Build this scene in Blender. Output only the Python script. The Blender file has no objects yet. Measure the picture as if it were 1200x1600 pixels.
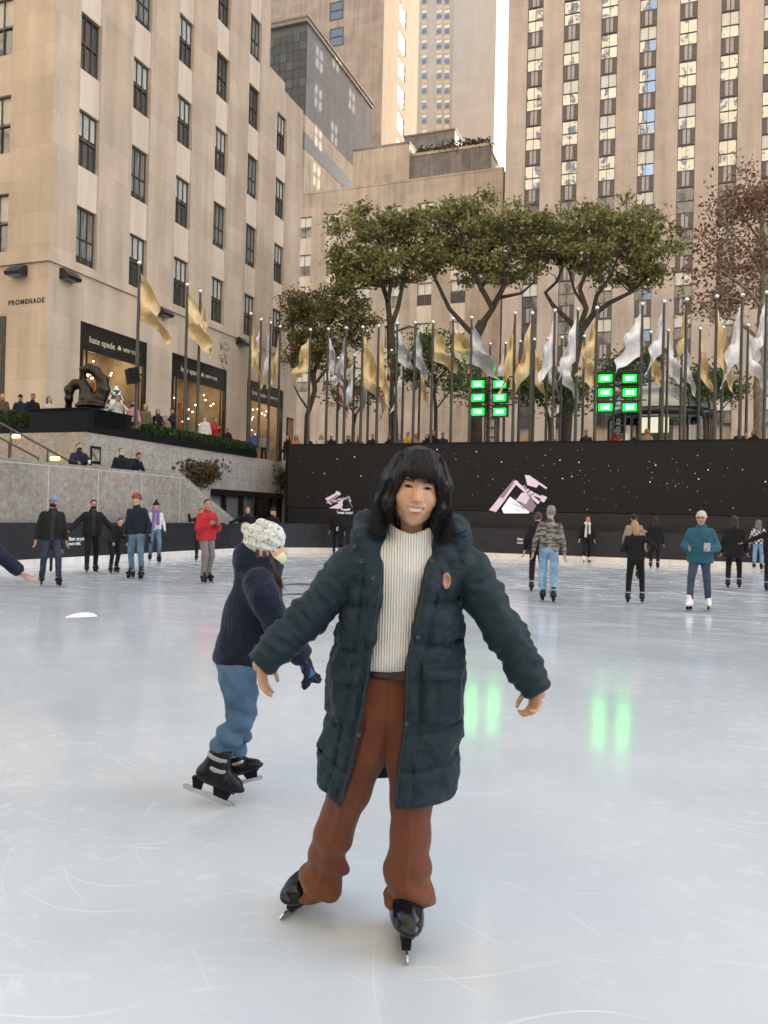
import bpy, bmesh, math, random
import numpy as np
from mathutils import Vector, Matrix
from math import radians, sin, cos, pi
random.seed(7); RNG = np.random.default_rng(11)
scene = bpy.context.scene
COL = scene.collection

# ------------------------------------------------------------------ camera
YAW, PITCH, ROLL, FPX, CAMZ = radians(20.5), math.atan(7/1250), radians(1.3), 1250.0, 1.48
f0 = Vector((-sin(YAW), cos(YAW), 0)); r0 = Vector((cos(YAW), sin(YAW), 0)); up0 = Vector((0, 0, 1))
FW = f0*cos(PITCH) + up0*sin(PITCH); UPP = up0*cos(PITCH) - f0*sin(PITCH)
CR = r0*cos(ROLL) + UPP*sin(ROLL); CU = UPP*cos(ROLL) - r0*sin(ROLL)
CAM = Vector((0, 0, CAMZ))
cam_d = bpy.data.cameras.new('camera'); cam_o = bpy.data.objects.new('camera', cam_d); COL.objects.link(cam_o)
cam_d.sensor_fit = 'VERTICAL'; cam_d.sensor_height = 36.0; cam_d.sensor_width = 27.0
cam_d.lens = FPX/1600*36; cam_d.clip_start = .05; cam_d.clip_end = 5000
m = Matrix((CR, CU, -FW)).transposed().to_4x4(); m.translation = CAM
cam_o.matrix_world = m; scene.camera = cam_o

def ray(px, py):
    return FW + CR*((px-600)/FPX) + CU*((800-py)/FPX)
def hit(px, py, axis, val):
    d = ray(px, py); t = (val-CAM[axis])/d[axis]
    return CAM + d*t
def hX(px, py, X): return hit(px, py, 0, X)
def hY(px, py, Y): return hit(px, py, 1, Y)
def hZ(px, py, z=0.0): return hit(px, py, 2, z)
def hD(px, py, D):          # point at depth D along the view direction
    d = ray(px, py); return CAM + d*(D/d.dot(f0))

# ------------------------------------------------------------------ scene bookkeeping
def tag(o, label=None, cat=None, group=None, kind=None):
    if label: o['label'] = label
    if cat: o['category'] = cat
    if group: o['group'] = group
    if kind: o['kind'] = kind
    return o
def empty(name, loc=(0, 0, 0), rz=0.0, label=None, cat=None, group=None):
    o = bpy.data.objects.new(name, None); COL.objects.link(o); o.empty_display_size = .2
    o.location = loc; o.rotation_euler = (0, 0, rz)
    return tag(o, label, cat, group)
def link(name, me, mats, parent=None):
    o = bpy.data.objects.new(name, me); COL.objects.link(o)
    if mats is not None and not me.materials:
        for mm in (mats if isinstance(mats, (list, tuple)) else [mats]): me.materials.append(mm)
    if parent: o.parent = parent
    return o
def copy_tree(o, parent=None):
    c = o.copy(); COL.objects.link(c)
    if parent: c.parent = parent
    for ch in o.children: copy_tree(ch, c)
    return c

class MB:
    """collects geometry for one mesh object"""
    def __init__(s): s.v = []; s.f = []; s.mi = []; s.sm = []
    def add(s, vs, fs, mi=0, sm=False):
        b = len(s.v); s.v += [tuple(p) for p in vs]
        for f in fs: s.f.append([b+i for i in f]); s.mi.append(mi); s.sm.append(sm)
    def box(s, lo, hi, mi=0):
        x0, y0, z0 = lo; x1, y1, z1 = hi
        s.add([(x0,y0,z0),(x1,y0,z0),(x1,y1,z0),(x0,y1,z0),(x0,y0,z1),(x1,y0,z1),(x1,y1,z1),(x0,y1,z1)],
              [(0,3,2,1),(4,5,6,7),(0,1,5,4),(1,2,6,5),(2,3,7,6),(3,0,4,7)], mi)
    def obox(s, c, ax, ay, az, mi=0):     # oriented box with half-axis vectors
        c, ax, ay, az = Vector(c), Vector(ax), Vector(ay), Vector(az)
        P = [c+ax*i+ay*j+az*k for k in (-1, 1) for (i, j) in ((-1,-1),(1,-1),(1,1),(-1,1))]
        s.add(P, [(0,3,2,1),(4,5,6,7),(0,1,5,4),(1,2,6,5),(2,3,7,6),(3,0,4,7)], mi)
    def quad(s, a, b, c, d, mi=0): s.add([a, b, c, d], [(0, 1, 2, 3)], mi)
    def tube(s, pts, rad, n=8, mi=0, cap=True, sm=True):
        pts = [Vector(p) for p in pts]
        rad = rad if isinstance(rad, (list, tuple)) else [rad]*len(pts)
        up = Vector((0, 0, 1)); rings = []; prev = None
        for i, p in enumerate(pts):
            t = (pts[min(i+1, len(pts)-1)]-pts[max(i-1, 0)]).normalized()
            if prev is None:
                a = t.cross(up if abs(t.z) < .9 else Vector((1, 0, 0))).normalized()
            else:
                a = (prev - t*prev.dot(t)).normalized()
            prev = a; b = t.cross(a)
            rings.append([p+(a*cos(2*pi*k/n)+b*sin(2*pi*k/n))*rad[i] for k in range(n)])
        vs = [q for r in rings for q in r]
        fs = [(i*n+k, i*n+(k+1) % n, (i+1)*n+(k+1) % n, (i+1)*n+k) for i in range(len(pts)-1) for k in range(n)]
        s.add(vs, fs, mi, sm)
        if cap: s.add(rings[0], [tuple(range(n-1, -1, -1))], mi); s.add(rings[-1], [tuple(range(n))], mi)
    def lathe(s, prof, c=(0, 0, 0), n=16, mi=0, sm=True, sx=1, sy=1):
        c = Vector(c)
        vs = [(c.x+r*cos(2*pi*k/n)*sx, c.y+r*sin(2*pi*k/n)*sy, c.z+z) for r, z in prof for k in range(n)]
        fs = [(i*n+k, i*n+(k+1) % n, (i+1)*n+(k+1) % n, (i+1)*n+k) for i in range(len(prof)-1) for k in range(n)]
        s.add(vs, fs, mi, sm)
    def ball(s, c, r, n=12, mi=0, sc=(1, 1, 1)):
        prof = [(max(1e-4, r*sin(pi*i/(n//2))), -r*cos(pi*i/(n//2))*sc[2]) for i in range(n//2+1)]
        s.lathe(prof, c, n, mi, True, sc[0], sc[1])
    def prism(s, outline, y0, y1, mi=0, axis=1):   # outline in (u,z) extruded along axis
        n = len(outline)
        def P(u, z, w): return (u, w, z) if axis == 1 else (w, u, z)
        vs = [P(u, z, y0) for u, z in outline]+[P(u, z, y1) for u, z in outline]
        fs = [tuple(range(n)), tuple(range(2*n-1, n-1, -1))]+[(i, n+i, n+(i+1) % n, (i+1) % n) for i in range(n)]
        s.add(vs, fs, mi)
    def mesh(s, name):
        me = bpy.data.meshes.new(name); me.from_pydata(s.v, [], s.f)
        me.polygons.foreach_set('material_index', s.mi); me.polygons.foreach_set('use_smooth', s.sm); me.update()
        return me
    def build(s, name, mats, parent=None): 
        return link(name, s.mesh(name), mats, parent)

# ------------------------------------------------------------------ materials
MATS = {}
def nodes(name):
    mt = bpy.data.materials.new(name); mt.use_nodes = True
    nt = mt.node_tree; b = nt.nodes['Principled BSDF']
    return mt, nt, b
def N(nt, typ, **kw):
    n = nt.nodes.new(typ)
    for k, v in kw.items():
        if k.startswith('i_'):
            key = k[2:]; n.inputs[int(key) if key.isdigit() else key].default_value = v
        else: setattr(n, k, v)
    return n
def C(c): return (c[0], c[1], c[2], 1.0)
def mat(name, col, rough=.6, var=.12, scale=8.0, bump=0.0, bscale=None, metal=0.0, spec=.5, sheen=0.0, coat=0.0, det=6.0, coord='Object', stretch=(1, 1, 1)):
    if name in MATS: return MATS[name]
    mt, nt, b = nodes(name); L = nt.links.new
    tc = N(nt, 'ShaderNodeTexCoord'); mp = N(nt, 'ShaderNodeMapping'); mp.inputs['Scale'].default_value = stretch
    L(tc.outputs[coord], mp.inputs[0])
    no = N(nt, 'ShaderNodeTexNoise', i_Scale=scale, i_Detail=det, i_Roughness=.6); L(mp.outputs[0], no.inputs['Vector'])
    rp = N(nt, 'ShaderNodeValToRGB'); e = rp.color_ramp.elements
    e[0].position = .3; e[1].position = .7
    e[0].color = C([c*(1-var) for c in col]); e[1].color = C([min(1, c*(1+var)) for c in col])
    L(no.outputs['Fac'], rp.inputs[0]); L(rp.outputs[0], b.inputs['Base Color'])
    b.inputs['Roughness'].default_value = rough; b.inputs['Metallic'].default_value = metal
    b.inputs['Specular IOR Level'].default_value = spec
    if sheen: b.inputs['Sheen Weight'].default_value = sheen
    if coat: b.inputs['Coat Weight'].default_value = coat; b.inputs['Coat Roughness'].default_value = .08
    if bump:
        n2 = N(nt, 'ShaderNodeTexNoise', i_Scale=bscale or scale*3, i_Detail=4.0); L(mp.outputs[0], n2.inputs['Vector'])
        bp = N(nt, 'ShaderNodeBump', i_Strength=bump, i_Distance=.02); L(n2.outputs['Fac'], bp.inputs['Height']); L(bp.outputs[0], b.inputs['Normal'])
    MATS[name] = mt
    return mt
def emit(name, col, strength):
    if name in MATS: return MATS[name]
    mt, nt, b = nodes(name); b.inputs['Base Color'].default_value = C(col)
    b.inputs['Emission Color'].default_value = C(col); b.inputs['Emission Strength'].default_value = strength
    MATS[name] = mt; return mt

def stone(name, axis, c1, c2, mortar, bw=1.7, bh=.95, msize=.006, rough=.8, stain=.25, bump=.15):
    """coursed stone blocks; axis = the horizontal world axis running along the wall"""
    if name in MATS: return MATS[name]
    mt, nt, b = nodes(name); L = nt.links.new
    g = N(nt, 'ShaderNodeNewGeometry'); sp = N(nt, 'ShaderNodeSeparateXYZ'); L(g.outputs['Position'], sp.inputs[0])
    cb = N(nt, 'ShaderNodeCombineXYZ'); L(sp.outputs[axis], cb.inputs[0]); L(sp.outputs[2], cb.inputs[1])
    br = N(nt, 'ShaderNodeTexBrick', offset=.5, squash=1.0, i_Scale=1.0, i_Mortar_Size=msize) if False else N(nt, 'ShaderNodeTexBrick')
    br.offset = .42; br.inputs['Scale'].default_value = 1.0; br.inputs['Mortar Size'].default_value = msize
    br.inputs['Mortar Smooth'].default_value = .3; br.inputs['Bias'].default_value = 0.0
    br.inputs['Brick Width'].default_value = bw; br.inputs['Row Height'].default_value = bh
    br.inputs['Color1'].default_value = C(c1); br.inputs['Color2'].default_value = C(c2); br.inputs['Mortar'].default_value = C(mortar)
    L(cb.outputs[0], br.inputs['Vector'])
    n1 = N(nt, 'ShaderNodeTexNoise', i_Scale=.35, i_Detail=7.0, i_Roughness=.65); L(g.outputs['Position'], n1.inputs['Vector'])
    mp = N(nt, 'ShaderNodeMapping'); mp.inputs['Scale'].default_value = (1.6, 1.6, .12); L(g.outputs['Position'], mp.inputs[0])
    n2 = N(nt, 'ShaderNodeTexNoise', i_Scale=1.0, i_Detail=5.0); L(mp.outputs[0], n2.inputs['Vector'])
    ad = N(nt, 'ShaderNodeMath', operation='ADD'); L(n1.outputs['Fac'], ad.inputs[0]); L(n2.outputs['Fac'], ad.inputs[1])
    mr = N(nt, 'ShaderNodeMapRange'); mr.inputs['From Min'].default_value = .65; mr.inputs['From Max'].default_value = 1.35
    mr.inputs['To Min'].default_value = 1-stain; mr.inputs['To Max'].default_value = 1+stain*.4
    L(ad.outputs[0], mr.inputs[0])
    mx = N(nt, 'ShaderNodeMix', data_type='RGBA', blend_type='MULTIPLY'); mx.inputs['Factor'].default_value = 1.0
    L(br.outputs['Color'], mx.inputs['A']); L(mr.outputs[0], mx.inputs['B']); L(mx.outputs['Result'], b.inputs['Base Color'])
    b.inputs['Roughness'].default_value = rough; b.inputs['Specular IOR Level'].default_value = .25
    n3 = N(nt, 'ShaderNodeTexNoise', i_Scale=14.0, i_Detail=6.0); L(g.outputs['Position'], n3.inputs['Vector'])
    bp = N(nt, 'ShaderNodeBump', i_Strength=bump, i_Distance=.02); L(n3.outputs['Fac'], bp.inputs['Height']); L(bp.outputs[0], b.inputs['Normal'])
    MATS[name] = mt; return mt

def glass(name, col=(.02, .025, .03), rough=.03, wav=.25, wscale=1.2, spec=1.0, metal=0.0):
    """window pane seen from outside: dark room behind, wavy reflection"""
    if name in MATS: return MATS[name]
    mt, nt, b = nodes(name); L = nt.links.new
    g = N(nt, 'ShaderNodeNewGeometry')
    no = N(nt, 'ShaderNodeTexNoise', i_Scale=wscale, i_Detail=2.0); L(g.outputs['Position'], no.inputs['Vector'])
    bp = N(nt, 'ShaderNodeBump', i_Strength=wav, i_Distance=.05); L(no.outputs['Fac'], bp.inputs['Height']); L(bp.outputs[0], b.inputs['Normal'])
    b.inputs['Base Color'].default_value = C(col); b.inputs['Roughness'].default_value = rough; b.inputs['Metallic'].default_value = metal
    b.inputs['IOR'].default_value = 1.7; b.inputs['Specular IOR Level'].default_value = spec
    MATS[name] = mt; return mt
def clear(name, rough=.02):     # see-through pane: weak reflection over transparency
    if name in MATS: return MATS[name]
    mt, nt, b = nodes(name); L = nt.links.new
    tr = N(nt, 'ShaderNodeBsdfTransparent'); gl = N(nt, 'ShaderNodeBsdfGlossy'); gl.inputs['Roughness'].default_value = rough
    fr = N(nt, 'ShaderNodeFresnel', i_IOR=1.45); mx = N(nt, 'ShaderNodeMixShader')
    tr.inputs[0].default_value = (.93, .95, .94, 1)
    L(fr.outputs[0], mx.inputs[0]); L(tr.outputs[0], mx.inputs[1]); L(gl.outputs[0], mx.inputs[2])
    L(mx.outputs[0], nt.nodes['Material Output'].inputs[0]); MATS[name] = mt; return mt

# ------------------------------------------------------------------ lettering (flat meshes from the built-in font)
def text_mesh(txt, size=1.0, extrude=.0, bold=0.0, space=1.0, align='CENTER'):
    cu = bpy.data.curves.new('lettering', 'FONT'); cu.body = txt; cu.size = size; cu.extrude = extrude; cu.offset = bold
    cu.align_x = align; cu.align_y = 'CENTER'; cu.space_character = space
    o = bpy.data.objects.new('lettering', cu); COL.objects.link(o)
    bpy.context.view_layer.update()
    me = bpy.data.meshes.new_from_object(o.evaluated_get(bpy.context.evaluated_depsgraph_get()))
    bpy.data.objects.remove(o); return me

# ------------------------------------------------------------------ signed-distance modelling
def smin(a, b, k):
    if k <= 0: return np.minimum(a, b)
    h = np.maximum(k-np.abs(a-b), 0)/k
    return np.minimum(a, b)-h*h*k*.25
def smax(a, b, k): return -smin(-a, -b, k)
def cap(P, a, b, ra, rb=None, sy=1.0):
    rb = ra if rb is None else rb
    a = np.asarray(a, float); b = np.asarray(b, float)
    pa = P-a; ba = b-a
    t = np.clip((pa@ba)/max(1e-9, ba@ba), 0, 1)
    q = pa-t[..., None]*ba
    if sy != 1.0: q = q*np.array([1, 1/sy, 1])
    return np.sqrt((q*q).sum(-1))-(ra+(rb-ra)*t)
def ell(P, c, r, R=None):
    q = P-np.asarray(c, float)
    if R is not None: q = q@np.asarray(R)          # R columns = local axes
    r = np.asarray(r, float)
    k0 = np.sqrt(((q/r)**2).sum(-1)); k1 = np.sqrt(((q/(r*r))**2).sum(-1))+1e-9
    return k0*(k0-1)/k1
def rbox(P, c, h, r=.01, R=None):
    q = P-np.asarray(c, float)
    if R is not None: q = q@np.asarray(R)
    d = np.abs(q)-(np.asarray(h, float)-r)
    return np.sqrt((np.maximum(d, 0)**2).sum(-1))+np.minimum(d.max(-1), 0)-r
def rotm(rx=0, ry=0, rz=0):
    return np.array((Matrix.Rotation(rz, 3, 'Z')@Matrix.Rotation(ry, 3, 'Y')@Matrix.Rotation(rx, 3, 'X')))
_ca = np.random.default_rng(3)
_lat = _ca.random((32, 32, 32))
def vnoise(P, s):
    q = P*s; i = np.floor(q).astype(int); f = q-i; f = f*f*(3-2*f); i &= 31; j = (i+1) & 31
    x0, y0, z0 = i[..., 0], i[..., 1], i[..., 2]; x1, y1, z1 = j[..., 0], j[..., 1], j[..., 2]
    fx, fy, fz = f[..., 0], f[..., 1], f[..., 2]
    c00 = _lat[x0,y0,z0]*(1-fx)+_lat[x1,y0,z0]*fx; c10 = _lat[x0,y1,z0]*(1-fx)+_lat[x1,y1,z0]*fx
    c01 = _lat[x0,y0,z1]*(1-fx)+_lat[x1,y0,z1]*fx; c11 = _lat[x0,y1,z1]*(1-fx)+_lat[x1,y1,z1]*fx
    return (c00*(1-fy)+c10*fy)*(1-fz)+(c01*(1-fy)+c11*fy)*fz-.5
def nets(fn, lo, hi, vox):
    """naive surface nets of fn(P)<0 inside the box lo..hi -> verts, quads"""
    lo = np.asarray(lo, float); hi = np.asarray(hi, float)
    n = np.maximum(np.ceil((hi-lo)/vox).astype(int)+1, 4)
    ax = [lo[i]+np.arange(n[i])*vox for i in range(3)]
    P = np.stack(np.meshgrid(*ax, indexing='ij'), -1)
    D = fn(P)
    D[0], D[-1] = np.maximum(D[0], vox*.3), np.maximum(D[-1], vox*.3)
    D[:, 0], D[:, -1] = np.maximum(D[:, 0], vox*.3), np.maximum(D[:, -1], vox*.3)
    D[:, :, 0], D[:, :, -1] = np.maximum(D[:, :, 0], vox*.3), np.maximum(D[:, :, -1], vox*.3)
    S = D < 0
    c = np.zeros(n-1, int)
    for i in (0, 1):
        for j in (0, 1):
            for k in (0, 1): c += S[i:n[0]-1+i, j:n[1]-1+j, k:n[2]-1+k]
    act = (c > 0) & (c < 8); idx = -np.ones(n-1, int); cells = np.argwhere(act); idx[act] = np.arange(len(cells))
    acc = np.zeros((len(cells), 3)); cnt = np.zeros(len(cells))
    corners = [(i, j, k) for i in (0, 1) for j in (0, 1) for k in (0, 1)]
    for a in corners:
        for ax_ in range(3):
            if a[ax_] == 0:
                b = list(a); b[ax_] = 1
                pa = cells+np.array(a); pb = cells+np.array(b)
                da = D[pa[:, 0], pa[:, 1], pa[:, 2]]; db = D[pb[:, 0], pb[:, 1], pb[:, 2]]
                cr = (da < 0) != (db < 0); t = np.where(cr, da/np.where(cr, da-db, 1), 0)
                acc += np.where(cr[:, None], pa+(pb-pa)*t[:, None], 0); cnt += cr
    V = lo+(acc/np.maximum(cnt, 1)[:, None])*vox
    quads = []
    for ax_ in range(3):
        o1, o2 = [(1, 2), (2, 0), (0, 1)][ax_]
        sl0 = [slice(None)]*3; sl1 = [slice(None)]*3
        sl0[ax_] = slice(0, n[ax_]-1); sl1[ax_] = slice(1, n[ax_])
        s0, s1 = S[tuple(sl0)], S[tuple(sl1)]
        e = np.argwhere(s0 != s1)
        if not len(e): continue
        e = e[(e[:, o1] > 0) & (e[:, o2] > 0) & (e[:, o1] < n[o1]-1) & (e[:, o2] < n[o2]-1)]
        d1 = np.zeros(3, int); d1[o1] = 1; d2 = np.zeros(3, int); d2[o2] = 1
        q = [e-d1-d2, e-d2, e, e-d1]
        q = np.stack([idx[w[:, 0], w[:, 1], w[:, 2]] for w in q], 1)
        fl = S[e[:, 0], e[:, 1], e[:, 2]]
        quads.append(np.where(fl[:, None], q, q[:, ::-1]))
    return V, np.concatenate(quads) if quads else np.zeros((0, 4), int)
def npmesh(name, V, Q, smooth=True):
    me = bpy.data.meshes.new(name)
    me.vertices.add(len(V)); me.vertices.foreach_set('co', np.ascontiguousarray(V, np.float32).ravel())
    k = Q.shape[1]
    me.loops.add(len(Q)*k); me.loops.foreach_set('vertex_index', np.ascontiguousarray(Q, np.int32).ravel())
    me.polygons.add(len(Q)); me.polygons.foreach_set('loop_start', np.arange(len(Q), dtype=np.int32)*k)
    me.polygons.foreach_set('use_smooth', np.full(len(Q), smooth)); me.update(calc_edges=True); me.validate()
    return me
def relax(V, Q, it=1, f=.5):
    for _ in range(it):
        a = np.zeros_like(V); c = np.zeros(len(V))
        for i in range(4):
            np.add.at(a, Q[:, i], V[Q[:, (i+1) % 4]]+V[Q[:, (i+3) % 4]]); np.add.at(c, Q[:, i], 2)
        V = V*(1-f)+f*a/np.maximum(c, 1)[:, None]
    return V
def sdf_obj(name, fn, lo, hi, vox, mats, parent=None, it=1):
    V, Q = nets(fn, lo, hi, vox)
    if it: V = relax(V, Q, it)
    return link(name, npmesh(name, V, Q), mats, parent)
# ================================================================== light, world
scene.view_settings.view_transform = 'Standard'; scene.view_settings.look = 'None'; scene.view_settings.gamma = 1.0
scene.view_settings.exposure = 2.05
SUN_EL = radians(27); SUN_DIR = Vector((.62, .78, 0)).normalized()          # horizontal direction towards the sun
tosun = SUN_DIR*cos(SUN_EL)+Vector((0, 0, sin(SUN_EL)))
w = bpy.data.worlds.new('World'); scene.world = w; w.use_nodes = True
nt = w.node_tree; bg = nt.nodes['Background']
sky = nt.nodes.new('ShaderNodeTexSky'); sky.sky_type = 'NISHITA'; sky.sun_disc = False
sky.sun_elevation = SUN_EL; sky.sun_rotation = math.atan2(SUN_DIR.x, SUN_DIR.y)
sky.air_density = 1.0; sky.dust_density = 2.5; sky.ozone_density = 1.0
hs = nt.nodes.new('ShaderNodeHueSaturation'); hs.inputs['Saturation'].default_value = .6; hs.inputs['Value'].default_value = 1.0
nt.links.new(sky.outputs[0], hs.inputs['Color']); nt.links.new(hs.outputs[0], bg.inputs[0])
bg.inputs['Strength'].default_value = .15
sl = bpy.data.lights.new('sun', 'SUN'); sl.energy = 2.0; sl.angle = radians(.5); sl.color = (1, .88, .70)
so = bpy.data.objects.new('sun', sl); COL.objects.link(so); so.rotation_euler = (-tosun).to_track_quat('-Z', 'Y').to_euler()
scene.cycles.max_bounces = 8; scene.cycles.diffuse_bounces = 4; scene.cycles.glossy_bounces = 4; scene.cycles.transparent_max_bounces = 12
scene.cycles.use_denoising = True; scene.cycles.caustics_reflective = False; scene.cycles.caustics_refractive = False
try: scene.cycles.sample_clamp_indirect = 6
except Exception: pass

# ================================================================== materials of the setting
TAN1, TAN2 = (.63, .51, .385), (.54, .43, .32)
M_ST_Y = stone('limestone_side', 1, TAN1, TAN2, (.36, .275, .21), 1.63, 1.3, .005)
M_ST_X = stone('limestone_front', 0, TAN1, TAN2, (.36, .275, .21), 1.63, 1.3, .005)
M_RK_X = stone('limestone_tall', 0, (.62, .50, .405), (.56, .45, .36), (.42, .335, .27), 1.15, 1.27, .006)
M_MB_X = stone('limestone_grey', 0, (.60, .485, .37), (.52, .42, .32), (.38, .30, .235), 1.72, 2.1, .006, stain=.4)
M_DK_X = stone('weathered_stone', 0, (.33, .285, .255), (.25, .215, .20), (.17, .15, .14), 1.4, 1.2, .01, stain=.6)
M_DK_Y = stone('weathered_stone_side', 1, (.46, .39, .30), (.40, .33, .26), (.25, .2, .16), 1.4, 1.2, .01, stain=.4)
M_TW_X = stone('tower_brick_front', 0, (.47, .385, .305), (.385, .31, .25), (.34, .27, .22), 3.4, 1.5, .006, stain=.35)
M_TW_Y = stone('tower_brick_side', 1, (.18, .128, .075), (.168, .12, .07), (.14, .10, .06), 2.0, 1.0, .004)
M_PALE_X = stone('pale_tower_front', 0, (.52, .455, .37), (.50, .435, .355), (.45, .39, .31), 4, 2, .004, stain=.1)
M_GB_Y = stone('grey_brick', 1, (.185, .18, .18), (.15, .147, .147), (.12, .118, .118), .6, .3, .02, stain=.25)
M_TANFLAT = mat('stone_trim', (.54, .43, .34), .8, .12, 3, .1)
M_BRONZE = mat('window_metal', (.075, .07, .062), .45, .15, 6)
M_SPANDREL = mat('spandrel_metal', (.115, .098, .095), .4, .25, 4, metal=.3)
M_SPRIB = mat('spandrel_rib', (.40, .36, .35), .45, .2, 6, metal=.2)
M_GLASS = glass('window_glass', (.055, .058, .06), .04, .1, .9)
M_GLASSREF = glass('reflecting_glass', (.42, .42, .41), .03, .13, .8, metal=.9)
M_GLASSBLUE = glass('sky_glass', (.10, .115, .14), .05, .1, .8, metal=.3)
M_BLIND = mat('window_blind', (.55, .52, .45), .7, .1, 3)
M_BLACK = mat('black_paint', (.008, .008, .0085), .6, .2, 5, spec=.15)
M_BLACKGLOSS = mat('black_gloss', (.012, .012, .013), .25, .2, 5)
M_CHROME = mat('chrome', (.8, .8, .8), .15, .05, 5, metal=1.0)
M_STEEL = mat('steel', (.55, .56, .58), .3, .1, 10, metal=1.0)

def granite(name, c1, c2, c3, sc=60.0, rough=.75):
    mt, nt, b = nodes(name); L = nt.links.new
    g = N(nt, 'ShaderNodeNewGeometry')
    n1 = N(nt, 'ShaderNodeTexNoise', i_Scale=sc*.18, i_Detail=8.0, i_Roughness=.8); L(g.outputs['Position'], n1.inputs['Vector'])
    vo = N(nt, 'ShaderNodeTexVoronoi', i_Scale=sc*.25); L(g.outputs['Position'], vo.inputs['Vector'])
    n2 = N(nt, 'ShaderNodeTexNoise', i_Scale=.6, i_Detail=5.0); L(g.outputs['Position'], n2.inputs['Vector'])
    rp = N(nt, 'ShaderNodeValToRGB'); e = rp.color_ramp.elements
    e[0].position = .38; e[0].color = C(c1); e[1].position = .62; e[1].color = C(c3); k = e.new(.5); k.color = C(c2)
    L(n1.outputs['Fac'], rp.inputs[0])
    mx = N(nt, 'ShaderNodeMix', data_type='RGBA', blend_type='OVERLAY'); mx.inputs['Factor'].default_value = .12
    L(rp.outputs[0], mx.inputs['A']); L(vo.outputs['Color'], mx.inputs['B'])
    hs = N(nt, 'ShaderNodeHueSaturation', i_Saturation=.9); L(mx.outputs['Result'], hs.inputs['Color'])
    mr = N(nt, 'ShaderNodeMapRange'); mr.inputs[1].default_value = .3; mr.inputs[2].default_value = .7; mr.inputs[3].default_value = .86; mr.inputs[4].default_value = 1.16
    L(n2.outputs['Fac'], mr.inputs[0])
    m2 = N(nt, 'ShaderNodeMix', data_type='RGBA', blend_type='MULTIPLY'); m2.inputs['Factor'].default_value = 1.0
    L(hs.outputs[0], m2.inputs['A']); L(mr.outputs[0], m2.inputs['B']); L(m2.outputs['Result'], b.inputs['Base Color'])
    b.inputs['Roughness'].default_value = rough; b.inputs['Specular IOR Level'].default_value = .3
    bp = N(nt, 'ShaderNodeBump', i_Strength=.25, i_Distance=.02); L(n1.outputs['Fac'], bp.inputs['Height']); L(bp.outputs[0], b.inputs['Normal'])
    MATS[name] = mt; return mt
M_GRAN = granite('granite', (.20, .172, .14), (.265, .232, .195), (.35, .312, .27), 42)
M_GRANLT = granite('granite_light', (.30, .265, .225), (.38, .34, .295), (.455, .415, .37), 40)
M_PAVE = granite('terrace_paving', (.25, .24, .22), (.33, .31, .29), (.4, .38, .36))

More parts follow.
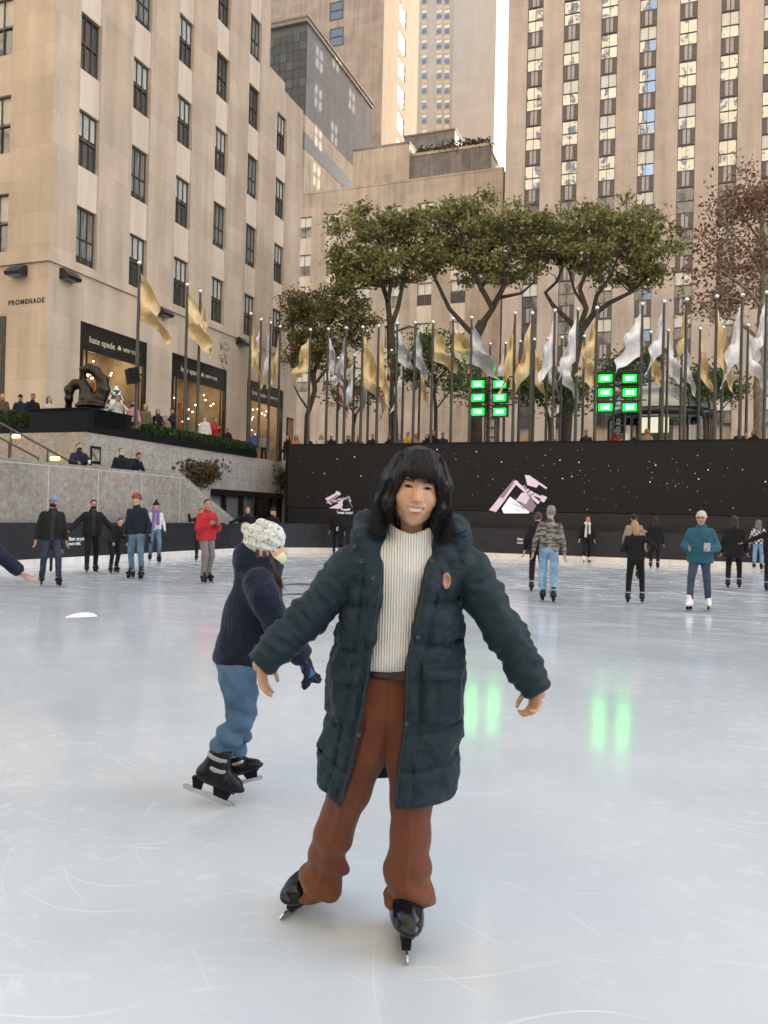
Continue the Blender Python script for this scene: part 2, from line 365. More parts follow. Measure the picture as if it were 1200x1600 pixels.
# ================================================================== ground, ice
def ice_material():
    mt, nt, b = nodes('ice'); L = nt.links.new
    g = N(nt, 'ShaderNodeNewGeometry')
    # broad cloudiness of the ice
    n1 = N(nt, 'ShaderNodeTexNoise', i_Scale=.45, i_Detail=5.0, i_Roughness=.55); L(g.outputs['Position'], n1.inputs['Vector'])
    rp = N(nt, 'ShaderNodeValToRGB'); e = rp.color_ramp.elements
    e[0].position = .32; e[0].color = (.47, .525, .555, 1); e[1].position = .68; e[1].color = (.60, .65, .675, 1)
    L(n1.outputs['Fac'], rp.inputs[0])
    # skate scratches: distorted thin lines in several directions
    masks = []
    for k, (ang, sc, th, brk) in enumerate([(12, .75, .012, .50), (-28, 1.05, .012, .5), (58, .65, .010, .54), (-70, 1.35, .010, .54), (3, 1.9, .014, .53), (150, 2.4, .016, .55), (35, 3.3, .018, .55), (-12, 4.4, .022, .54)]):
        mp = N(nt, 'ShaderNodeMapping'); mp.inputs['Rotation'].default_value = (0, 0, radians(ang)); mp.inputs['Location'].default_value = (k*7.3, k*3.1, 0)
        L(g.outputs['Position'], mp.inputs[0])
        nd = N(nt, 'ShaderNodeTexNoise', i_Scale=.16+.05*k, i_Detail=1.5); L(mp.outputs[0], nd.inputs['Vector'])
        sep = N(nt, 'ShaderNodeSeparateXYZ'); L(mp.outputs[0], sep.inputs[0])
        a = N(nt, 'ShaderNodeMath', operation='MULTIPLY_ADD'); L(nd.outputs['Fac'], a.inputs[0]); a.inputs[1].default_value = 2.0; L(sep.outputs[1], a.inputs[2])
        s = N(nt, 'ShaderNodeMath', operation='MULTIPLY'); L(a.outputs[0], s.inputs[0]); s.inputs[1].default_value = sc
        f = N(nt, 'ShaderNodeMath', operation='PINGPONG'); L(s.outputs[0], f.inputs[0]); f.inputs[1].default_value = .5
        l = N(nt, 'ShaderNodeMath', operation='LESS_THAN'); L(f.outputs[0], l.inputs[0]); l.inputs[1].default_value = th*sc*.19
        nb = N(nt, 'ShaderNodeTexNoise', i_Scale=.9+.2*k, i_Detail=3.0); 
        mp2 = N(nt, 'ShaderNodeMapping'); mp2.inputs['Location'].default_value = (k*3, 5+k, k*2); L(g.outputs['Position'], mp2.inputs[0]); L(mp2.outputs[0], nb.inputs['Vector'])
        gt = N(nt, 'ShaderNodeMapRange'); gt.inputs[1].default_value = brk-.05; gt.inputs[2].default_value = brk+.13; L(nb.outputs['Fac'], gt.inputs[0])
        mu = N(nt, 'ShaderNodeMath', operation='MULTIPLY'); L(l.outputs[0], mu.inputs[0]); L(gt.outputs[0], mu.inputs[1]); masks.append(mu)
    acc = masks[0]
    for q in masks[1:]:
        mxm = N(nt, 'ShaderNodeMath', operation='MAXIMUM'); L(acc.outputs[0], mxm.inputs[0]); L(q.outputs[0], mxm.inputs[1]); acc = mxm
    # snow dust: fine flecks in patches
    n2 = N(nt, 'ShaderNodeTexNoise', i_Scale=7.0, i_Detail=6.0, i_Roughness=.75); L(g.outputs['Position'], n2.inputs['Vector'])
    n3 = N(nt, 'ShaderNodeTexNoise', i_Scale=.22, i_Detail=3.0); L(g.outputs['Position'], n3.inputs['Vector'])
    mm = N(nt, 'ShaderNodeMath', operation='MULTIPLY_ADD'); L(n3.outputs['Fac'], mm.inputs[0]); mm.inputs[1].default_value = .55; L(n2.outputs['Fac'], mm.inputs[2])
    sn = N(nt, 'ShaderNodeMapRange'); sn.inputs[1].default_value = .83; sn.inputs[2].default_value = 1.0; L(mm.outputs[0], sn.inputs[0])
    # the far end is more cut up
    sepg = N(nt, 'ShaderNodeSeparateXYZ'); L(g.outputs['Position'], sepg.inputs[0])
    far = N(nt, 'ShaderNodeMapRange'); far.inputs[1].default_value = 7; far.inputs[2].default_value = 24; far.inputs[3].default_value = .35; far.inputs[4].default_value = 1.0
    L(sepg.outputs[1], far.inputs[0])
    n4 = N(nt, 'ShaderNodeTexNoise', i_Scale=2.2, i_Detail=7.0, i_Roughness=.7)
    mp4 = N(nt, 'ShaderNodeMapping'); mp4.inputs['Scale'].default_value = (.5, 1.7, 1); mp4.inputs['Rotation'].default_value = (0, 0, radians(15)); L(g.outputs['Position'], mp4.inputs[0]); L(mp4.outputs[0], n4.inputs['Vector'])
    sw = N(nt, 'ShaderNodeMapRange'); sw.inputs[1].default_value = .5; sw.inputs[2].default_value = .66; L(n4.outputs['Fac'], sw.inputs[0])
    swf = N(nt, 'ShaderNodeMath', operation='MULTIPLY'); L(sw.outputs[0], swf.inputs[0]); 
    far2 = N(nt, 'ShaderNodeMapRange'); far2.inputs[1].default_value = 6; far2.inputs[2].default_value = 20; far2.inputs[3].default_value = 0.0; far2.inputs[4].default_value = .75
    L(sepg.outputs[1], far2.inputs[0]); L(far2.outputs[0], swf.inputs[1])
    snf = N(nt, 'ShaderNodeMath', operation='MULTIPLY'); L(sn.outputs[0], snf.inputs[0]); L(far.outputs[0], snf.inputs[1])
    acs = N(nt, 'ShaderNodeMath', operation='MULTIPLY'); L(acc.outputs[0], acs.inputs[0]); acs.inputs[1].default_value = .38
    tot = N(nt, 'ShaderNodeMath', operation='MAXIMUM'); L(acs.outputs[0], tot.inputs[0]); L(snf.outputs[0], tot.inputs[1])
    to2 = N(nt, 'ShaderNodeMath', operation='MAXIMUM'); L(tot.outputs[0], to2.inputs[0]); L(swf.outputs[0], to2.inputs[1])
    mx = N(nt, 'ShaderNodeMix', data_type='RGBA'); L(to2.outputs[0], mx.inputs['Factor']); L(rp.outputs[0], mx.inputs['A']); mx.inputs['B'].default_value = (.82, .835, .85, 1)
    L(mx.outputs['Result'], b.inputs['Base Color'])
    rr = N(nt, 'ShaderNodeMapRange'); rr.inputs[3].default_value = .11; rr.inputs[4].default_value = .5; L(to2.outputs[0], rr.inputs[0])
    L(rr.outputs[0], b.inputs['Roughness'])
    b.inputs['IOR'].default_value = 1.31; b.inputs['Specular IOR Level'].default_value = .5
    nbm = N(nt, 'ShaderNodeTexNoise', i_Scale=2.5, i_Detail=6.0); L(g.outputs['Position'], nbm.inputs['Vector'])
    ab = N(nt, 'ShaderNodeMath', operation='MULTIPLY_ADD'); L(to2.outputs[0], ab.inputs[0]); ab.inputs[1].default_value = .35; L(nbm.outputs['Fac'], ab.inputs[2])
    bp = N(nt, 'ShaderNodeBump', i_Strength=.10, i_Distance=.02); L(ab.outputs[0], bp.inputs['Height']); L(bp.outputs[0], b.inputs['Normal'])
    return mt
M_ICE = ice_material()
# rink outline: rounded rectangle, x -15.3..24, y -8..29.4
RX0, RX1, RY0, RY1, RR = -15.3, 24.0, -9.0, 29.6, 5.5
def rink_outline(off=0.0, n=10):
    P = []
    for cx, cy, a0 in ((RX1-RR, RY0+RR, -90), (RX1-RR, RY1-RR, 0), (RX0+RR, RY1-RR, 90), (RX0+RR, RY0+RR, 180)):
        for i in range(n+1):
            a = radians(a0+90*i/n); P.append((cx+(RR+off)*cos(a), cy+(RR+off)*sin(a)))
    return P
o = MB(); P = rink_outline(.05); o.add([(x, y, 0) for x, y in P], [tuple(range(len(P)))])
tag(o.build('ice', M_ICE), kind='structure')
# dark painted lines in the ice and a patch of scraped snow
M_LINE = mat('ice_paint', (.10, .11, .13), .3, .3, 3)
def ice_mark(name, pts, wpx, m_):
    q = MB(); L_, R_ = [], []
    for i, p in enumerate(pts):
        k = wpx*math.sin(pi*(i+.35)/(len(pts)-.3)); a = hZ(p[0], p[1]-k/2, 0); b = hZ(p[0], p[1]+k/2, 0); L_.append((a.x, a.y, .004)); R_.append((b.x, b.y, .004))
    n = len(pts); q.add(L_+R_, [(i, n+i, n+i+1, i+1) for i in range(n-1)]); tag(q.build(name, m_), kind='structure')
ice_mark('ice_line', [(440, 915), (455, 913.2), (470, 913), (485, 913.4), (498, 914.5)], 3.2, M_LINE)
ice_mark('ice_line', [(436, 931), (452, 928.8), (470, 928.4), (490, 929), (505, 930)], 3.0, M_LINE)
ice_mark('ice_line', [(760, 935), (772, 933.6), (785, 934), (795, 935)], 2.4, M_LINE)
ice_mark('snow_patch', [(102, 965), (112, 963), (124, 961.5), (136, 961), (147, 961.5), (152, 963)], 8, mat('scraped_snow', (.84, .85, .87), .8, .05, 9, .4))
# one sheet to the horizon under everything
g = MB(); g.box((-2500, -2500, -1.2), (2500, 2500, -.6))
tag(g.build('ground', mat('asphalt', (.06, .06, .06), .9, .2, .5)), kind='structure')
g = MB(); g.box((-19.5, -12, -.6), (28, 34, -.012))
tag(g.build('rink_floor', M_PAVE), kind='structure')
PZ = 3.95
g = MB()
g.box((-16.06, 31.32, -.6), (120, 240, PZ)); g.box((-18.14, 34.2, -.6), (-16.07, 240, PZ))
g.box((-120, 20.62, -.6), (-18.15, 240, PZ))
g.box((-120, -60, -.6), (-23.6, 16.9, PZ)); g.box((-120, 16.91, -.6), (-24.1, 20.44, PZ))
g.box((28, -60, -.6), (120, 31.25, PZ)); g.box((-23.6, -60, -.6), (28, -13, PZ))
tag(g.build('plaza', M_PAVE), kind='structure')

# dasher boards round the ice with white kick plate
def wall_ring(P, z0, z1, t, mb, mi=0):
    n = len(P); Q = []
    for i in range(n):
        a = Vector(P[i-1]); b_ = Vector(P[(i+1) % n]); d = (b_-a).normalized(); Q.append((P[i][0]+d.y*t, P[i][1]-d.x*t))
    V = [(x, y, z0) for x, y in P]+[(x, y, z1) for x, y in P]+[(x, y, z0) for x, y in Q]+[(x, y, z1) for x, y in Q]
    F = []
    for i in range(n):
        j = (i+1) % n
        F += [(j, i, n+i, n+j), (2*n+i, 2*n+j, 3*n+j, 3*n+i), (n+i, n+j, 3*n+j, 3*n+i)[::-1], (i, j, 2*n+j, 2*n+i)]
    mb.add(V, F, mi)
P = rink_outline()
db = MB(); wall_ring(P, .20, 1.10, .10, db)
board = tag(db.build('rink_board', mat('board_vinyl', (.016, .016, .02), .42, .3, 3)), 'low black rink board running right round the edge of the ice', 'rink board')
kp = MB(); wall_ring(rink_outline(-.012), -.01, .205, .13, kp); kp.build('kick_plate', mat('kick_plate', (.80, .74, .68), .45, .12, 4), board)
cr_ = MB(); wall_ring(rink_outline(-.015), 1.10, 1.125, .14, cr_); cr_.build('cap_rail', mat('cap_rail', (.03, .03, .034), .35, .2, 3), board)
# writing on the boards
M_WHITE = mat('white_print', (.8, .8, .8), .5, .03, 5)
def board_text(px, py, txt, size):
    p = hY(px, py, RY1-.006) if px > 400 else hX(px, py, RX0+.006)
    me = text_mesh(txt, size, .002, .004, 1.0, 'LEFT'); o = link('lettering', me, M_WHITE, board)
    o.rotation_euler = (pi/2, 0, 0 if px > 400 else pi/2); o.location = p + (Vector((0, -.004, 0)) if px > 400 else Vector((.004, 0, 0)))
board_text(808, 845, 'Skate at your\nown risk.', .125)
board_text(107, 846, 'Skate at your\nown risk.', .125)

# ================================================================== the dark screen wall at the far end
LW_Y = 31.0; LX0, LX1, LZ = -16.05, 27.0, 4.46
s = empty('screen_wall', (LX0, LW_Y, 0), 0, 'huge black video screen wall full of tiny white stars behind the skaters', 'screen wall')
def under(o, root): o.parent = root; o.matrix_parent_inverse = root.matrix_basis.inverted(); return o
def loc_parent(o, root):      # keep world coordinates of the mesh under an unrotated root
    o.parent = root; o.location = Vector(o.location)-root.location; return o
b1 = MB(); b1.box((LX0, LW_Y, 0), (LX1, LW_Y+.3, 1.78)); loc_parent(b1.build('base_panel', mat('screen_base', (.012, .012, .014), .4, .3, 2)), s)
def led_material():
    mt, nt, b = nodes('led_screen'); L = nt.links.new
    b.inputs['Specular IOR Level'].default_value = .12; b.inputs['Roughness'].default_value = .6
    n = N(nt, 'ShaderNodeTexNoise', i_Scale=.35, i_Detail=3.0)
    g = N(nt, 'ShaderNodeNewGeometry'); L(g.outputs['Position'], n.inputs['Vector'])
    rp = N(nt, 'ShaderNodeValToRGB'); rp.color_ramp.elements[0].color = (.008, .0078, .0078, 1); rp.color_ramp.elements[1].color = (.012, .0117, .0112, 1)
    L(n.outputs['Fac'], rp.inputs[0]); L(rp.outputs[0], b.inputs['Base Color'])
    b.inputs['Emission Color'].default_value = (.0022, .0020, .0019, 1); b.inputs['Emission Strength'].default_value = 1.0
    return mt
b2 = MB(); b2.box((LX0, LW_Y-.05, 1.80), (LX1, LW_Y+.3, LZ)); screen = loc_parent(b2.build('screen', led_material()), s)
screen.location = Vector((0, 0, 0))-s.location
b3 = MB(); b3.box((LX0, LW_Y-.07, LZ), (LX1, LW_Y+.35, LZ+.05)); b3.box((LX0-.12, LW_Y-.07, 0), (LX0, LW_Y+.35, LZ+.05)); loc_parent(b3.build('cap', M_BLACK), s)
# stars shown on the screen (one display picture, one mesh)
st = MB(); rs = random.Random(5)
for i in range(190):
    x = rs.uniform(LX0+.3, LX1-.3); z = rs.uniform(1.95, LZ-.12); r = rs.choice([.006, .008, .009, .011, .014, .021])
    if rs.random() < .45: x = rs.gauss(-5, 4); z = 3.1+rs.gauss(0, .6)
    if not (LX0+.2 < x < LX1 and 1.9 < z < LZ-.1): continue
    st.add([(x+r*cos(a*pi/3), LW_Y-.054, z+r*sin(a*pi/3)) for a in range(6)], [tuple(range(6))])
loc_parent(st.build('star_field', emit('star_light', (.95, .95, 1), .2)), s)
# perfume carton drawing shown on the screen
M_LIL = emit('screen_lilac', (.52, .42, .50), .16); M_LILD = emit('screen_mauve', (.20, .155, .185), .13); M_PAP = emit('screen_paper', (.80, .78, .80), .23); M_INK = emit('screen_ink', (.02, .02, .02), .1)
def on_screen(px, py, k=0): p = hY(px, py, LW_Y-.056-.003*k); return (p.x, p.y, p.z)
def poly(mb, pts, k, mi): mb.add([on_screen(*p, k) for p in pts], [tuple(range(len(pts)))], mi)
def line(mb, a, b, wpx, k, mi):
    d = (Vector(b)-Vector(a)).normalized(); n = Vector((-d.y, d.x))*wpx/2
    poly(mb, [Vector(a)+n, Vector(b)+n, Vector(b)-n, Vector(a)-n], k, mi)
q = MB()
poly(q, [(766, 796), (774, 801), (793, 778), (780, 776)], 0, 1)
poly(q, [(764, 797), (803, 750), (810, 752), (775, 800)], 1, 0)
poly(q, [(805, 781), (822, 770), (838, 790), (832, 800), (815, 802)], 0, 1); poly(q, [(806, 782), (815, 770), (832, 769), (822, 788)], 1, 0)
poly(q, [(820, 742), (828, 743), (842, 757), (838, 762), (824, 758)], 1, 0); line(q, (826, 744), (854, 763), 3, 2, 0)
poly(q, [(780, 776), (803, 749), (806, 751), (786, 779)], 2, 1)
line(q, (804, 752), (842, 786), 5, 3, 0); line(q, (818, 758), (832, 782), 4, 3, 1); line(q, (823, 766), (850, 780), 4, 3, 0); poly(q, [(846, 773), (855, 777), (850, 785), (844, 782)], 3, 0)
for i in range(5): line(q, (820+i*3, 768+i*2), (826+i*3, 764+i*2), 2, 4, i % 2)
poly(q, [(797, 776), (827, 800), (826, 802), (787, 802), (784, 795)], 5, 2)
poly(q, [(787, 802), (797, 777), (799, 778), (826, 801)], 4, 1)
# left drawing
poly(q, [(508, 779), (529, 768), (533, 772), (514, 786)], 0, 0); poly(q, [(514, 794), (546, 778), (549, 783), (533, 795)], 0, 0); line(q, (510, 786), (530, 772), 3, 1, 1)
for i in range(6): line(q, (512+i*4, 784-i), (518+i*4, 788-i*2), 2.2, 2, i % 2)
line(q, (528, 786), (546, 776), 3, 1, 0); poly(q, [(525, 767), (531, 769), (530, 774), (524, 772)], 2, 0); poly(q, [(542, 775), (548, 777), (547, 782), (541, 780)], 2, 1); line(q, (545, 782), (551, 793), 1.2, 2, 1)
art = loc_parent(q.build('screen_picture', [M_LIL, M_LILD, M_PAP]), s)
for i, (t, px, py, sz) in enumerate([('N°5', 812, 785.5, .10), ('CHANEL', 811, 791, .15), ('PARIS', 808, 797, .08)]):
    me = text_mesh(t, sz, .001, .003, 1.05); o = link('lettering', me, M_INK, s); p = on_screen(px, py, 7); o.location = Vector(p)-s.location
    o.rotation_euler = (pi/2, radians(-24)*-1, 0)
# grass-green trough plants along the wall top are built with the terrace

# ================================================================== windowed walls
def facade(mb, ax, plane, u0, u1, z0, z1, ops, depth, mi=0, sgn=1, mir=None):
    """wall sheet in the plane (ax = its normal axis), openings get reveals 'depth' deep.  sgn=+1: depth goes towards +normal axis"""
    us = sorted({u0, u1, *[o[0] for o in ops], *[o[1] for o in ops]}); zs = sorted({z0, z1, *[o[2] for o in ops], *[o[3] for o in ops]})
    def P(u, z, d=0): return (plane+sgn*d, u, z) if ax == 0 else (u, plane+sgn*d, z)
    inop = lambda u, z: any(o[0] < u < o[1] and o[2] < z < o[3] for o in ops)
    for i in range(len(us)-1):
        j = 0
        while j < len(zs)-1:
            if inop((us[i]+us[i+1])/2, (zs[j]+zs[j+1])/2): j += 1; continue
            k = j
            while k+1 < len(zs)-1 and not inop((us[i]+us[i+1])/2, (zs[k+1]+zs[k+2])/2): k += 1
            mb.quad(P(us[i], zs[j]), P(us[i+1], zs[j]), P(us[i+1], zs[k+1]), P(us[i], zs[k+1]), mi); j = k+1
    for a, b, c, d in ops:
        r = mi if mir is None else mir
        mb.quad(P(a, c), P(a, c, depth), P(a, d, depth), P(a, d), r); mb.quad(P(b, c), P(b, d), P(b, d, depth), P(b, c, depth), r)
        mb.quad(P(a, c), P(b, c), P(b, c, depth), P(a, c, depth), r); mb.quad(P(a, d), P(a, d, depth), P(b, d, depth), P(b, d), r)
def window_meshes(name, w_, h_, cols, mid, fr, blind, fmat, gmat, bmat=None, sill=0.0):
    """local: x across, y = into the wall, z up, origin bottom centre.  frame mesh, pane mesh, optional blind"""
    f = MB(); t = .05
    f.box((-w_/2, -.04, 0), (-w_/2+fr, t, h_)); f.box((w_/2-fr, -.04, 0), (w_/2, t, h_))
    f.box((-w_/2+fr, -.04, 0), (w_/2-fr, t, fr)); f.box((-w_/2+fr, -.04, h_-fr), (w_/2-fr, t, h_))
    f.box((-w_/2+fr, -.055, h_*mid-fr*.55), (w_/2-fr, t-.005, h_*mid+fr*.55))
    for c in range(1, cols):
        x = -w_/2+w_*c/cols; f.box((x-.018, -.045, fr), (x+.018, t-.01, h_*mid-fr*.55)); f.box((x-.018, -.045, h_*mid+fr*.55), (x+.018, t-.01, h_-fr))
    if sill: f.box((-w_/2-.02, -sill, -.07), (w_/2+.02, .02, -.002))
    p = MB(); p.quad((-w_/2+fr, .02, fr), (w_/2-fr, .02, fr), (w_/2-fr, .02, h_-fr), (-w_/2+fr, .02, h_-fr))
    fm = f.mesh(name); fm.materials.append(fmat); pm = p.mesh(name+'_pane'); pm.materials.append(gmat)
    out = [fm, pm]
    if blind:
        q = MB(); q.box((-w_/2+fr, .012, h_*(1-blind)), (w_/2-fr, .017, h_-fr)); bm_ = q.mesh('blind'); bm_.materials.append(bmat or M_BLIND); out.append(bm_)
    return out
def put_window(meshes, parent, loc, rz):
    wn = link('window', meshes[0], None, parent); wn.location = loc; wn.rotation_euler = (0, 0, rz)
    link('pane', meshes[1], None, wn)
    if len(meshes) > 2: link('blind', meshes[2], None, wn)
    return wn

# ================================================================== left building (promenade shops)
XL, YL0, YL1, YLM = -23.0, 24.15, 45.3, 40.9
lb = empty('shop_building', (0, 0, 0), 0, 'tan limestone building with shops and flat dark window bands on the left', 'building')
ops = []; WY = [26.15+3.27*i for i in range(6)]; WZ = [11.42+3.9*k for k in range(9)]
for i, y in enumerate(WY):
    for k, z in enumerate(WZ):
        if i == 5 and k > 3: continue
        ops.append((y-.57, y+.57, z, z+2.28))
shops = [(25.95, 30.2, PZ+.02, 9.12), (32.15, 37.0, PZ+.02, 9.08), (39.2, 43.45, PZ+.02, 9.0)]
mb = MB()
low_ops = [o for o in ops if o[2] < 24.5]
facade(mb, 0, XL, YL0, YL1, 11.36, 27.0, low_ops, .22, 0, -1)
facade(mb, 0, XL, YL0, YLM, 27.0, 46.0, [o for o in ops if o[2] > 26.9], .22, 0, -1)
facade(mb, 0, XL, YL0, YL1, PZ-.1, 11.0, shops, .12, 0, -1)
# ledge
mb.box((XL-.5, YL0-.10, 11.0), (XL+.10, YL1, 11.2)); mb.box((XL-.5, YL0-.05, 11.2), (XL+.05, YL1, 11.36))
mb.box((XL-16, YL0-.10, 11.0), (XL-.5, YL0+.3, 11.2), 1); mb.box((XL-16, YL0-.05, 11.2), (XL-.5, YL0+.3, 11.36), 1)
xw = [hY(20, 60, YL0).x-.6-3.3*i for i in range(4)]
opsx = [(x-.6, x+.6, z+.15, z+2.45) for x in xw for z in WZ]
facade(mb, 1, YL0, XL-16, XL, 11.36, 46, opsx, .22, 1, 1)
xs1 = hY(8, 560, YL0).x
facade(mb, 1, YL0, XL-16, XL, PZ-.1, 11.0, [(xs1-4.2, xs1, PZ+.02, hY(8, 494, YL0).z)], .12, 1, 1)
# back and sides, roofs; dark room planes behind the openings
mb.quad((XL-16, YL0, 46), (XL, YL0, 46), (XL, YLM, 46), (XL-16, YLM, 46), 0)
mb.quad((XL-16, YLM, 27), (XL, YLM, 27), (XL, YLM, 46), (XL-16, YLM, 46), 1)
mb.quad((XL-16, YLM, 27), (XL, YLM, 27), (XL, YL1, 27), (XL-16, YL1, 27), 0)
mb.quad((XL-16, YL1, PZ), (XL, YL1, PZ), (XL, YL1, 27), (XL-16, YL1, 27), 1)
mb.quad((XL-16, YL0, PZ), (XL-16, YL1, PZ), (XL-16, YL1, 46), (XL-16, YL0, 46), 0)
# set-back storeys at the far end
mb.box((XL-8, YLM+.01, 27.01), (XL-.7, YL1-1.2, 28.3)); mb.box((XL-8, YLM+.01, 28.3), (XL-2.0, YL1-2.2, 30.6), 2)
loc_parent(mb.build('wall', [M_ST_Y, M_ST_X, M_DK_Y]), lb)
# coloured spandrels: slightly recessed lighter panels between the windows
SPM = [mat('spandrel_stone', (.67, .56, .44), .8, .14, 1.2, 0, stretch=(1, 1, .12), coord='Object'), M_TANFLAT]
for i, y in enumerate(WY):
    for k in range(len(WZ)-1):
        if i == 5 and k > 2: continue
        s1 = MB(); s1.box((XL-.02, y-.57, WZ[k]+2.30), (XL+.004, y+.57, WZ[k+1]-.02)); s1.box((XL+.004, y+.55, WZ[k]+2.30), (XL+.05, y+.575, WZ[k+1]-.02), 1)
        s1.build('spandrel', SPM, lb)
    s1 = MB(); s1.box((XL, y+.58, 11.37), (XL+.055, y+.64, 27 if i == 5 else 45.9), 1); s1.build('pier_fillet', SPM, lb)
wA = window_meshes('window_frame', 1.14, 2.28, 3, .5, .05, 0, M_BRONZE, M_GLASS, None, .05)
wB = window_meshes('window_frame', 1.14, 2.28, 3, .5, .05, .42, M_BRONZE, M_GLASS, mat('curtain', (.50, .50, .44), .8, .3, 9, 0, stretch=(1, 1, .1)), .05)
wC = window_meshes('window_frame', 1.14, 2.28, 3, .46, .05, .85, M_BRONZE, M_GLASS, mat('curtain_green', (.20, .20, .17), .8, .7, 7, 0, stretch=(1, 1, .1)), .05)
rr = random.Random(3)
for o_ in ops:
    if o_[2] > 32: continue
    k = (o_[2]-11.42)/3.9
    wm = (rr.choice([wC, wB, wB]) if k < 1.5 else rr.choice([wA, wA, wC, wB]))
    put_window(wm, lb, (XL-.16, (o_[0]+o_[1])/2, o_[2]), pi/2)
wD = window_meshes('window_frame', 1.2, 2.3, 2, .5, .05, .45, M_BRONZE, M_GLASS)
for o_ in opsx:
    if o_[2] < 32 and o_[0] > xw[1]-1: put_window(wD, lb, ((o_[0]+o_[1])/2, YL0+.16, o_[2]), 0)
dk = MB()
dk.quad((XL-.9, YL0+.9, 11), (XL-.9, YL1-.3, 11), (XL-.9, YL1-.3, 26.9), (XL-.9, YL0+.9, 26.9)); dk.quad((XL-.9, YL0+.9, 27.1), (XL-.9, YLM-.3, 27.1), (XL-.9, YLM-.3, 45), (XL-.9, YL0+.9, 45))
dk.quad((XL-15, YL0+.9, 11), (XL-.9, YL0+.9, 11), (XL-.9, YL0+.9, 45), (XL-15, YL0+.9, 45))
loc_parent(dk.build('interior', mat('dark_room', (.02, .019, .018), .9)), lb)
# shop fronts
M_SHOPWALL = mat('shop_interior', (.36, .27, .18), .6, .35, 1.5)
M_LAMPW = emit('shop_bulb', (1.0, .80, .50), 6.0)
def shop(y0, y1, zt, sign, sgroup):
    fr = MB(); x = XL+.03
    fr.box((XL-.12, y0, PZ), (x, y0+.16, zt)); fr.box((XL-.12, y1-.16, PZ), (x, y1, zt)); fr.box((XL-.12, y0+.16, zt-.14), (x, y1-.16, zt)); fr.box((XL-.10, y0+.16, zt-1.12), (x-.02, y1-.16, zt-.14))
    fr.box((XL-.10, y0+.16, PZ), (x-.02, y1-.16, PZ+.35))
    fr.box((XL-.08, y0+.42, PZ+.35), (XL-.02, y0+.47, zt-1.12)); fr.box((XL-.08, y1-.47, PZ+.35), (XL-.02, y1-.42, zt-1.12))
    f = fr.build('shopfront', mat('shopfront_black', (.014, .013, .013), .3, .2, 4), lb)
    p = MB(); p.quad((XL-.06, y0+.16, PZ+.35), (XL-.06, y1-.16, PZ+.35), (XL-.06, y1-.16, zt-1.12), (XL-.06, y0+.16, zt-1.12)); p.build('shop_pane', clear('shop_glass'), f)
    r = MB(); d = XL-2.6
    r.quad((d, y0-.3, PZ), (d, y1+.3, PZ), (d, y1+.3, zt), (d, y0-.3, zt)); r.quad((d, y0-.3, PZ), (XL-.13, y0-.3, PZ), (XL-.13, y0-.3, zt), (d, y0-.3, zt)); r.quad((d, y1+.3, PZ), (XL-.13, y1+.3, PZ), (XL-.13, y1+.3, zt), (d, y1+.3, zt))
    r.quad((d, y0-.3, zt-.4), (XL-.13, y0-.3, zt-.4), (XL-.13, y1+.3, zt-.4), (d, y1+.3, zt-.4)); r.quad((d, y0-.3, PZ+.05), (XL-.13, y0-.3, PZ+.05), (XL-.13, y1+.3, PZ+.05), (d, y1+.3, PZ+.05))
    for i in range(5):
        yy = y0+.1+(y1-y0-.2)*i/4.5; r.box((d+.02, yy, PZ+1.2), (d+.25, yy+.5, PZ+3.4+.2*(i % 2)), 1)
    r.build('shop_room', [M_SHOPWALL, mat('shop_shelf', (.30, .13, .06), .5, .4, 2)], f)
    l = MB(); rq = random.Random(int(y0))
    for i in range(30):
        l.ball((rq.uniform(d+.3, XL-.35), rq.uniform(y0+.2, y1-.2), zt-1.2-abs(rq.gauss(0, .75))), .032, 6)
    for i in range(5): l.box((d+1.0, y0+.4+i*.8, zt-.43), (d+1.5, y0+.8+i*.8, zt-.41))
    l.build('shop_light', M_LAMPW, f)
    if sign:
        for t, yy, sz in sign:
            me = text_mesh(t, sz, .004, .004, 1.0, 'LEFT'); oo = link('lettering', me, mat('sign_gold', (.62, .55, .42), .4, .05, 5), f); oo.rotation_euler = (pi/2, 0, pi/2); oo.location = (XL+.018, yy, zt-.64)
SIGN = lambda y0: [('kate spade', y0+.50, .37), ('♠', y0+2.22, .24), ('NEW YORK', y0+2.62, .215)]
shop(*shops[0][:2], shops[0][3], SIGN(shops[0][0]), 0); shop(*shops[1][:2], shops[1][3], SIGN(shops[1][0]+.2), 1); shop(*shops[2][:2], shops[2][3], SIGN(shops[2][0]), 2)
zt = hY(8, 494, YL0).z
fr = MB(); fr.box((xs1-.2, YL0-.03, PZ), (xs1, YL0+.12, zt)); fr.box((xs1-4.2, YL0-.03, zt-1.0), (xs1-.2, YL0+.12, zt)); fr.box((xs1-4.2, YL0-.03, PZ), (xs1-.2, YL0+.12, PZ+.4)); f = fr.build('shopfront', MATS['shopfront_black'], lb)
p = MB(); p.quad((xs1-4.2, YL0+.06, PZ+.4), (xs1-.2, YL0+.06, PZ+.4), (xs1-.2, YL0+.06, zt-1), (xs1-4.2, YL0+.06, zt-1)); p.build('shop_pane', clear('shop_glass'), f)
p = MB(); p.quad((xs1-4.3, YL0+1.5, PZ), (xs1+.1, YL0+1.5, PZ), (xs1+.1, YL0+1.5, zt), (xs1-4.3, YL0+1.5, zt)); p.build('shop_room', mat('amber_room', (.5, .25, .08), .6), f)
me = text_mesh('PROMENADE', .26, .004, .012, 1.25); oo = link('lettering', me, mat('cut_letters', (.03, .025, .02), .6), lb); p = hY(41, 471.5, YL0); oo.location = p+Vector((0, -.006, 0)); oo.rotation_euler = (pi/2, 0, 0)
